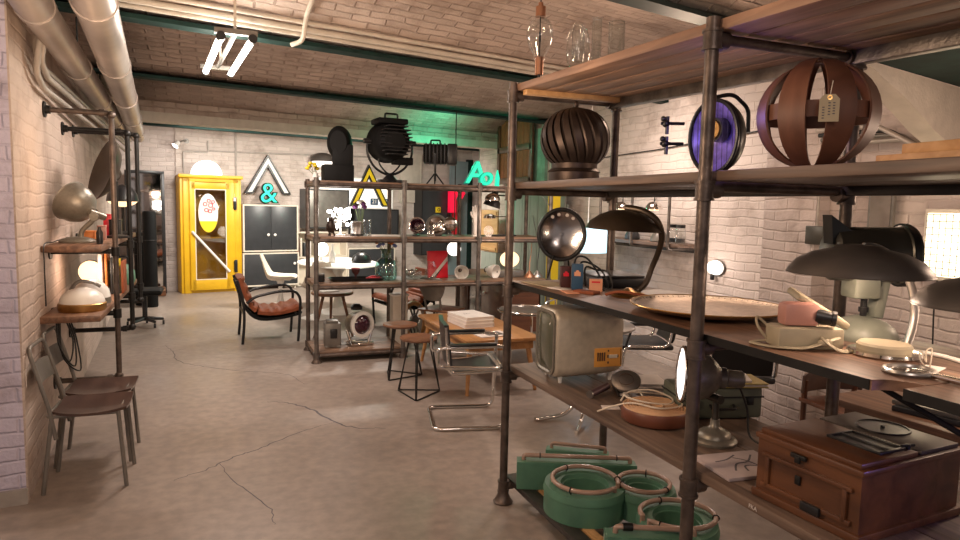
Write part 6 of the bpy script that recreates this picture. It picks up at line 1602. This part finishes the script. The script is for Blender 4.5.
box(b, (.092, -.128, .158), (.006, .003, .008)); box(b, (.092, -.128, .10), (.008, .003, .010)); box(b, (.09, -.128, .13), (.006, .003, .014)); box(b, (.145, -.128, .13), (.005, .003, .014)); box(b, (.160, -.1282, .125), (.003, .003, .08))
shape('slots', b, M_SEATW, pn)
b = B(); box(b, (.118, -.130, .13), (.046, .006, .018), bev=.002); shape('slider', b, M_CREAMP, pn)
b = B(); box(b, (0, 0, .001), (.09, .05, .002)); tag(shape('tan_label', b, M_BRASS, loc=(1.80, 2.84, 1.1125), rot=(0, 0, .1)), 'flat brass coloured plate lying on top of the television', 'plate')

t = thing('hand_lamp', 'old chromed hand lamp with a round head lying beside the cable coil', 'lamp', (1.645, 2.36, Z4))
d = V((-.35, -.45, .80)); c_ = V((-.005, .01, .105))
b = B(); lathe(b, [(0, -.03), (.03, -.026), (.05, -.012), (.057, .0), (.057, .01), (.048, .013), (.04, .016), (0, .018)], c_, d, 28, sx=1.1); shape('head', b, M_STEEL, t)
b = B(); torus(b, c_+d.normalized()*.014, .03, .003, d, 24, 6); torus(b, c_+d.normalized()*.015, .016, .002, d, 20, 6); shape('head_rings', b, M_CHROME, t)
b = B(); tube(b, [c_+V((.01, .01, -.02)), (.035, .0, .055), (.04, -.01, .035)], [.018, .026, .028], 14); shape('body', b, M_STEEL, t)
b = B(); cyl(b, (.02, -.02, .04), (.005, -.06, .012), .010, .008, 10); cyl(b, (.03, -.03, .0), (.03, -.03, .03), .018); shape('handle', b, M_BLACK, t)
t = thing('torch_tube', 'plum coloured metal tube lying in front of the television', 'tube', (1.60, 2.53, Z4), 0)
b = B(); cyl(b, (-.05, -.02, .018), (.07, .03, .034), .0165, .0165, 18); shape('tube', b, M_MAROON, t); t.children[0].data.materials[0] = mk('plum metal', (.12, .07, .08), .35, .4)
b = B(); cyl(b, (-.056, -.0225, .0172), (-.048, -.0192, .0182), .018, .018, 18); shape('end_ring', b, M_STEEL, t)
b = B(); box(b, (0, 0, .0015), (.075, .05, .003)); tag(shape('white_card', b, M_PAPER, loc=(1.56, 2.36, Z4), rot=(0, 0, -.4)), 'white card lying at the shelf edge in front of the hand lamp', 'card')
for k, (z, a, m_, lab) in enumerate(((0, -24, M_SLATE, 'dark book at the bottom of the pile behind the hand lamp'), (.0225, -30, M_STEEL, 'silver book in the middle of the pile behind the hand lamp'), (.043, -20, M_PAPER, 'pale book on top of the pile behind the hand lamp'))):
    t = thing('book', lab, 'book', (1.83, 2.52, Z4+z), a, 'books behind the hand lamp'); w = .24-.02*k
    b = B(); box(b, (0, 0, .0015), (w, .17, .003)); box(b, (0, 0, .0185), (w, .17, .003)); box(b, (-w/2+.0015, 0, .01), (.003, .17, .02)); shape('cover', b, m_, t)
    b = B(); box(b, (.003, 0, .01), (w-.01, .16, .014)); shape('pages', b, M_PAPER, t)
t = thing('cable_coil', 'flat coil of tan flat cable with a white cord thrown over it', 'cable coil', (1.645, 2.165, Z4))
b = B(); lathe(b, [(.0, .004), (.132, .004), (.137, .01), (.137, .05), (.132, .056)], seg=52); shape('outer_wrap', b, M_HOOPD, t)
b = B()
for k in range(9): r = .03+.0122*k; lathe(b, [(r-.0045, .02), (r-.0045, .057), (r-.002, .0605), (r+.002, .0605), (r+.0045, .057), (r+.0045, .02)], seg=44)
shape('windings', b, M_HOOP, t)
b = B(); lathe(b, [(0, .008), (.028, .008), (.028, .03), (0, .03)], seg=26); shape('core', b, M_HOOPD, t)
P = smooth([(1.545, 2.265, Z4+.06), (1.60, 2.29, Z4+.085), (1.70, 2.27, Z4+.09), (1.75, 2.20, Z4+.07), (1.69, 2.14, Z4+.068), (1.60, 2.17, Z4+.075), (1.55, 2.22, Z4+.085), (1.57, 2.28, Z4+.085), (1.66, 2.30, Z4+.075), (1.76, 2.25, Z4+.068), (1.74, 2.12, Z4+.067), (1.62, 2.10, Z4+.068), (1.56, 2.20, Z4+.067), (1.50, 2.24, Z4+.05), (1.47, 2.32, Z4+.006)], 7)
b = B(); p0 = P[0].copy(); tube(b, [p-p0 for p in P], .0036, 7)
tag(shape('power_cord', b, M_ROPE, loc=p0), 'white cord looped over the tan cable coil', 'cord')
# enamel spot lamp
t = thing('enamel_spot_lamp', 'grey enamel spot lamp with a lit round face on a stepped foot', 'lamp', (1.70, 1.885, Z4))
b = B(); lathe(b, [(0, 0), (.080, 0), (.082, .010), (.076, .018), (.062, .022), (.058, .034), (.046, .044), (.03, .05), (.018, .062), (.016, .085), (0, .085)], seg=38); shape('foot', b, M_ENAMEL, t)
b = B(); cyl(b, (0, 0, .08), (0, 0, .17), .012); cyl(b, (-.005, -.03, .165), (-.005, .03, .165), .016); shape('stem', b, M_ENAMELD, t)
c_ = V((-.095, .065, .245)); d = V((-.87, .49, .05))
b = B(); lathe(b, [(0, -.21), (.026, -.21), (.032, -.20), (.032, -.15), (.038, -.145), (.038, -.125), (.055, -.11), (.078, -.085), (.094, -.04), (.099, -.005), (.102, .0), (.102, .012), (.096, .012), (.09, -.03), (.05, -.09), (0, -.10)], c_, d, 40); shape('housing', b, M_ENAMEL, t)
b = B(); lathe(b, [(.099, .006), (.092, .011), (.05, .014), (0, .015)], c_, d, 40); shape('lens', b, E_LENS, t)
b = B(); F_ = frame(d)
for k in range(40): a = 2*PI*k/40; p = c_+F_ @ V((math.cos(a)*.1025, math.sin(a)*.1025, .004)); ball(b, p, .0026, u=6, v=4)
shape('rim_perforation', b, M_BLACK, t)
b = B(); torus(b, c_+d.normalized()*.012, .1, .005, d, 44, 8); shape('rim', b, M_CHROME, t)
b = B(); P = smooth([(.09, -.02, .20), (.12, -.03, .12), (.11, -.06, .03), (.13, -.12, .006)], 6); tube(b, P, .004, 6); shape('cable', b, M_CABLE, t)
# suitcase and yellow folder
t = thing('small_suitcase', 'olive green metal case behind the enamel spot lamp', 'case', (1.93, 2.17, Z4), -14)
b = B(); box(b, (0, 0, .065), (.36, .18, .13), bev=.016); shape('body', b, M_GREEND, t)
b = B(); box(b, (0, 0, .092), (.364, .184, .006)); shape('lid_seam', b, M_BLACK, t)
b = B()
for x in (-.12, .12): box(b, (x, -.094, .075), (.03, .012, .03), bev=.003)
tube(b, fillet([(-.05, -.09, .06), (-.05, -.115, .05), (.05, -.115, .05), (.05, -.09, .06)], .012), .006, 8); shape('latches', b, M_BLACK, t)
t = thing('yellow_folder', 'dull yellow folder lying on the olive metal case', 'folder', (2.0, 2.14, Z4+.1305), -18)
b = B(); box(b, (0, 0, .002), (.25, .16, .004)); box(b, (0, 0, .016), (.25, .16, .004)); box(b, (-.123, 0, .009), (.004, .16, .016)); shape('cover', b, M_TAG, t); t.children[0].data.materials[0] = mk('mustard card', (.40, .31, .10), .6)
b = B(); box(b, (.004, 0, .009), (.235, .15, .010)); shape('pages', b, M_PAPER, t)
# magazine with dark drawing
t = thing('magazine', 'pale pink magazine with a dark drawing on the cover near the post', 'magazine', (1.62, 1.66, Z4), -6)
b = B(); box(b, (0, 0, .006), (.245, .20, .012), bev=.002); shape('pages', b, M_PAPER, t); t.children[0].data.materials[0] = mk('pinkish paper', (.44, .36, .35), .6)
b = B()
for p in ([(-.06, -.05), (-.02, .0), (.03, .01), (.08, .06)], [(-.02, -.06), (.0, -.02), (.06, -.03), (.09, .02)], [(.0, .05), (.03, .02), (.05, -.05)], [(-.08, .03), (-.03, .04), (.02, .07)]):
    tube(b, smooth([(x, y, .0122) for x, y in p], 4), .0035, 6, flat=(1, .2))
shape('cover_drawing', b, M_INK, t)
# casket
t = thing('gramophone_casket', 'reddish wooden table gramophone casket with a round well in its lid', 'gramophone', (1.728, 1.33, Z4), 4)
W, D, H_ = .43, .325, .215
b = B()
box(b, (0, 0, .012), (W+.02, D+.02, .024), bev=.004)
box(b, (0, 0, .10), (W, D, .16)); box(b, (0, 0, .187), (W+.015, D+.015, .018), bev=.004); shape('body', b, M_CRATE, t)
b = B()
for z, h in ((.045, .014), (.135, .012)): box(b, (-W/2-.004, 0, z), (.01, D-.04, h), bev=.002)
for y in (-D/2+.04, D/2-.04): box(b, (-W/2-.004, y, .09), (.01, .014, .095), bev=.002)
shape('front_moulding', b, M_CRATE, t)
b = B(); box(b, (-.095, 0, .203), (W*.55, D-.01, .014), bev=.003); shape('lid', b, M_CRATE, t)
b = B(); box(b, (.125, 0, .202), (W*.40, D-.012, .012), bev=.002); lp = shape('deck', b, M_GREYMET, t); lp.data.materials[0] = mk('worn dark deck', (.085, .07, .06), .4, .2)
b = B(); torus(b, (.135, .015, .209), .070, .004, seg=44, ts=6); lathe(b, [(0, .2085), (.068, .2085), (.068, .2095), (0, .2095)], (.135, .015, 0), seg=40); cyl(b, (.135, .015, .208), (.135, .015, .216), .006); shape('round_well', b, M_BLACK, lp)
b = B()
for x in (-.10, -.05, .0): box(b, (x, -.055, .213), (.010, .15, .008), bev=.002)
for y in (-.13, .02): box(b, (-.05, y, .213), (.11, .010, .008), bev=.002)
box(b, (-.05, -.055, .211), (.10, .14, .004)); cyl(b, (.02, -.13, .21), (.02, -.13, .222), .007); cyl(b, (.0, -.125, .219), (.04, -.135, .219), .004); shape('grille_plate', b, M_BLACK, t)
b = B(); box(b, (-W/2-.006, .02, .168), (.01, .05, .014), bev=.003); box(b, (-W/2-.010, .02, .16), (.008, .018, .02), bev=.003); shape('clasp', b, M_IRON, t)
b = B(); box(b, (-W/2-.004, .02, .10), (.006, .018, .026), bev=.002); shape('keyhole_plate', b, M_IRON, t)
b = B(); box(b, (-W/2-.012, -.03, .040), (.012, .06, .026), bev=.004); shape('maker_plate', b, M_BLACK, t)
t = thing('wire_hoop', 'thin dark spoked wire hoop leaning against the side of the casket', 'hoop', (1.86, 1.06, Z4), 20)
b = B(); torus(b, (0, 0, .085), .078, .0045, (.15, -1, .12), 40, 8); shape('rim', b, M_IRON, t)
b = B(); d = V((.15, -1, .12)); F_ = frame(d)
for k in range(6): a = 2*PI*k/6; tube(b, [(0, 0, .085), V((0, 0, .085))+F_ @ V((math.cos(a)*.076, math.sin(a)*.076, 0))], .0018, 5)
ball(b, (0, 0, .085), .01, u=10, v=8); shape('spokes', b, M_IRON, t)
t = thing('porcelain_knob', 'small white porcelain knob at the shelf edge below the casket', 'knob', (1.480, 1.09, Z4))
b = B(); lathe(b, [(0, 0), (.012, 0), (.012, .008), (.02, .014), (.021, .024), (.014, .032), (0, .034)], seg=20); shape('knob', b, M_WHITE, t)
b = B(); lathe(b, [(0, .034), (.005, .034), (.004, .038), (0, .038)], seg=12); shape('screw', b, M_IRON, t)

# ---------------------------------------------------------------- bottom: sign letters with glass tubes
def letter_thing(label, loc, a):
    return thing('sign_letter', label, 'sign letter', loc, a, 'green sign letters')
def ringpart(t, c, R, w, h, sx=1.0, sy=1.0, op=None):
    b = B(); lathe(b, [(R-w, .0), (R, .0), (R, h*.72), (R+.004, h*.74), (R+.004, h*.8), (R-.004, h), (R-w+.012, h), (R-w+.008, h*.86), (R-w, h*.84), (R-w, 0)], c, (0, 0, 1), 56, sx, sy); return shape('ring_body', b, M_GREEN, t)
def ringtube(t, c, R, z, sx=1.0, sy=1.0, a0=0, a1=360, mat=None):
    P = [V(c)+V((math.cos(math.radians(q))*R*sx, math.sin(math.radians(q))*R*sy, z)) for q in [a0+(a1-a0)*i/48 for i in range(49)]]
    b = B(); tube(b, [V((P[0].x, P[0].y, z-.035))]+P+[V((P[-1].x, P[-1].y, z-.035))], .0115, 10); s_ = shape('neon_tube', b, M_TUBEP, t)
    for q in (a0+20, a0+(a1-a0)*.4, a0+(a1-a0)*.75):
        b = B(); q = math.radians(q); p = V(c)+V((math.cos(q)*R*sx, math.sin(q)*R*sy, z)); torus(b, p, .0135, .003, (-math.sin(q), math.cos(q), 0), 12, 5); cyl(b, p+V((0, 0, -.012)), p+V((0, 0, -.04)), .004, seg=6); shape('tube_clip', b, M_IRON, s_)
ZB = Z1
t = letter_thing('green eight shaped sign letter with two rings and glass tubes on top', (1.655, 2.70, ZB), -30)
ringpart(t, (0, 0, 0), .198, .092, .135); ringtube(t, (0, 0, 0), .158, .155, a0=-10, a1=330)
ringpart(t, (.285, .04, 0), .152, .072, .127); ringtube(t, (.285, .04, 0), .122, .147, a0=185, a1=525)
t = letter_thing('green straight bar sign letter with a pinkish tube, behind the eight', (1.75, 2.93, ZB), -24)
b = B(); loft(b, [[(-.32, -.04, 0), (-.32, .04, 0), (-.32, .04, .145), (-.32, -.04, .145)], [(.30, -.04, 0), (.30, .04, 0), (.30, .04, .145), (.30, -.04, .145)]]); shape('bar_body', b, M_GREEN, t)
b = B(); box(b, (.01, -.041, .14), (.58, .006, .016)); shape('bar_flange', b, M_GREEN, t)
b = B(); tube(b, fillet([(-.285, 0, .14), (-.285, 0, .17), (.27, 0, .17), (.27, 0, .14)], .02), .0115, 10); s_ = shape('neon_tube', b, M_TUBEP, t)
for x in (-.2, .2):
    b = B(); torus(b, (x, 0, .17), .0135, .003, (1, 0, 0), 12, 5); shape('tube_clip', b, M_IRON, s_)
t = letter_thing('second green bar sign letter farthest back on the bottom shelf', (1.82, 3.06, ZB), -34)
b = B(); box(b, (0, 0, .075), (.34, .07, .15), bev=.004); shape('bar_body', b, M_GREEN, t)
b = B(); tube(b, fillet([(-.14, 0, .15), (-.14, 0, .178), (.15, 0, .178), (.15, 0, .15)], .02), .010, 10); shape('neon_tube', b, M_TUBEP, t)
t = letter_thing('green sign letter with a ring and a straight stem, nearest the camera', (1.848, 2.245, ZB), -22)
ringpart(t, (0, 0, 0), .198, .088, .135, 1.0, .86); ringtube(t, (0, 0, 0), .16, .155, 1.0, .86, a0=-150, a1=190)
b = B(); loft(b, [[(-.34, -.19, 0), (-.34, -.11, 0), (-.34, -.11, .14), (-.34, -.19, .14)], [(.04, -.205, 0), (.04, -.13, 0), (.04, -.13, .14), (.04, -.205, .14)]]); shape('stem_body', b, M_GREEN, t)
b = B(); tube(b, fillet([(-.30, -.15, .13), (-.30, -.15, .165), (.02, -.165, .165), (.02, -.165, .13)], .02), .0115, 10); s_ = shape('neon_tube', b, M_TUBEP, t)
b = B(); lathe(b, [(.012, 0), (.017, 0), (.017, .04), (.012, .04)], (-.27, -.15, .165), (1, -.03, 0), 14); shape('tube_cap', b, M_IRON, s_)
tg = thing('round_tag', 'small round paper tag hanging on the nearest green sign letter', 'tag', (1.462, 2.22, ZB+.045), -22)
b = B(); lathe(b, [(0, 0), (.02, 0), (.02, .002), (0, .002)], (0, 0, 0), (-.2, -1, 0), 22); shape('disc', b, M_PAPER, tg)
b = B(); tube(b, [(0, -.0, .02), (0, .004, .095)], .001, 5); shape('string', b, M_ROPE, tg)

# ================================================================== LIGHT
def light(kind, name, loc, power, col, size=.1, rot=None, target=None, **k):
    ld = bpy.data.lights.new(name, kind); ld.energy = power; ld.color = col
    if kind == 'AREA': ld.shape = 'DISK'; ld.size = size
    else: ld.shadow_soft_size = size
    for a, v in k.items(): setattr(ld, a, v)
    o = bpy.data.objects.new(name, ld); COL.objects.link(o); o.location = loc
    if target is not None: o.rotation_euler = (V(target)-V(loc)).to_track_quat('-Z', 'Y').to_euler()
    return o
WARM = (1.0, .71, .52); NEUT = (1.0, .83, .73); COOL = (.80, .84, 1.0)
light('AREA', 'unseen_light_behind', (.5, -.6, 2.62), 12, NEUT, .7, target=(.6, 3.2, 0.4))  # unseen area light assumed behind the camera
light('POINT', 'unseen_lamp_front', (-.3, 2.0, 1.95), 44, (1.0, .70, .46), .12)  # unseen floor lamp assumed out of frame, warms the near vault
light('POINT', 'left_wall_fill', (-.62, 4.5, 1.75), 3.5, (1.0, .62, .36), .15)  # added point light without a fixture, warms the left brick wall
light('AREA', 'unseen_light_middle', (.2, 6.0, 2.62), 42, NEUT, .5, target=(.3, 6.2, 0))  # unseen area light over the aisle, no fixture hangs there
light('AREA', 'unseen_light_back', (2.2, 10.2, 2.6), 120, (1.0, .92, .82), .6, target=(2.0, 11.0, 0.5))  # unseen area light brightening the back of the room, no fixture
light('AREA', 'unseen_light_back_left', (.0, 10.6, 2.6), 50, (1.0, .94, .86), .5, target=(.2, 11.4, 0.8))  # unseen area light added for the yellow cabinet corner
light('AREA', 'unseen_light_right', (3.3, 5.3, 2.6), 28, NEUT, .5, target=(3.9, 5.3, 0.8))  # unseen area light added for the right wall, no fixture
light('POINT', 'neon_green_glow', (3.1, 9.2, 2.45), 12, (.05, 1.0, .55), .1)
light('POINT', 'tube_glow', (.1, 4.86, 2.46), 22, (1, .92, .8), .15)
light('POINT', 'dish_lamp_bulb', (1.72, 1.365, 1.405), 2.4, WARM, .025)
light('POINT', 'dish_lamp_bulb', (1.81, 1.04, 1.36), 2.0, WARM, .025)
light('POINT', 'bulkhead_glow', (4.05, 4.84, 1.08), 2.2, NEUT, .06)
light('POINT', 'shelf_lamp_glow', (-.83, 5.35, 1.10), 2.4, WARM, .05)
light('POINT', 'wired_glass_glow', (3.8, 2.55, 1.43), 3, (1, .8, .55), .1)
light('POINT', 'rack_lamp_glow', (2.9, 6.3, 1.45), 8, WARM, .08)
light('AREA', 'vault_fill', (.1, 2.5, 1.55), 26, (1.0, .72, .50), .5, target=(.5, 3.3, 3.0))  # added invisible light that brightens only the near vault
light('POINT', 'violet_glow', (1.52, 1.80, 1.90), .8, (.35, .25, 1.0), .03)
light('POINT', 'violet_shelf_glow', (1.80, .78, .98), .9, (.35, .22, 1.0), .03)
light('POINT', 'work_table_fill', (3.25, 1.5, 1.75), 14, WARM, .08)  # added light for the dark work table, no lamp is modelled there
light('POINT', 'unseen_light_rack', (2.7, 3.4, 2.45), 16, WARM, .12)  # unseen point light added behind the foreground rack, no fixture

w = bpy.data.worlds.new('world'); SC.world = w; w.use_nodes = True
bg = w.node_tree.nodes['Background']; bg.inputs[0].default_value = (.95, .80, .74, 1); bg.inputs[1].default_value = .30

SC.view_settings.view_transform = 'Standard'; SC.view_settings.look = 'None'
SC.view_settings.exposure = 0.35; SC.view_settings.gamma = 1.0; SC.view_settings.use_curve_mapping = False
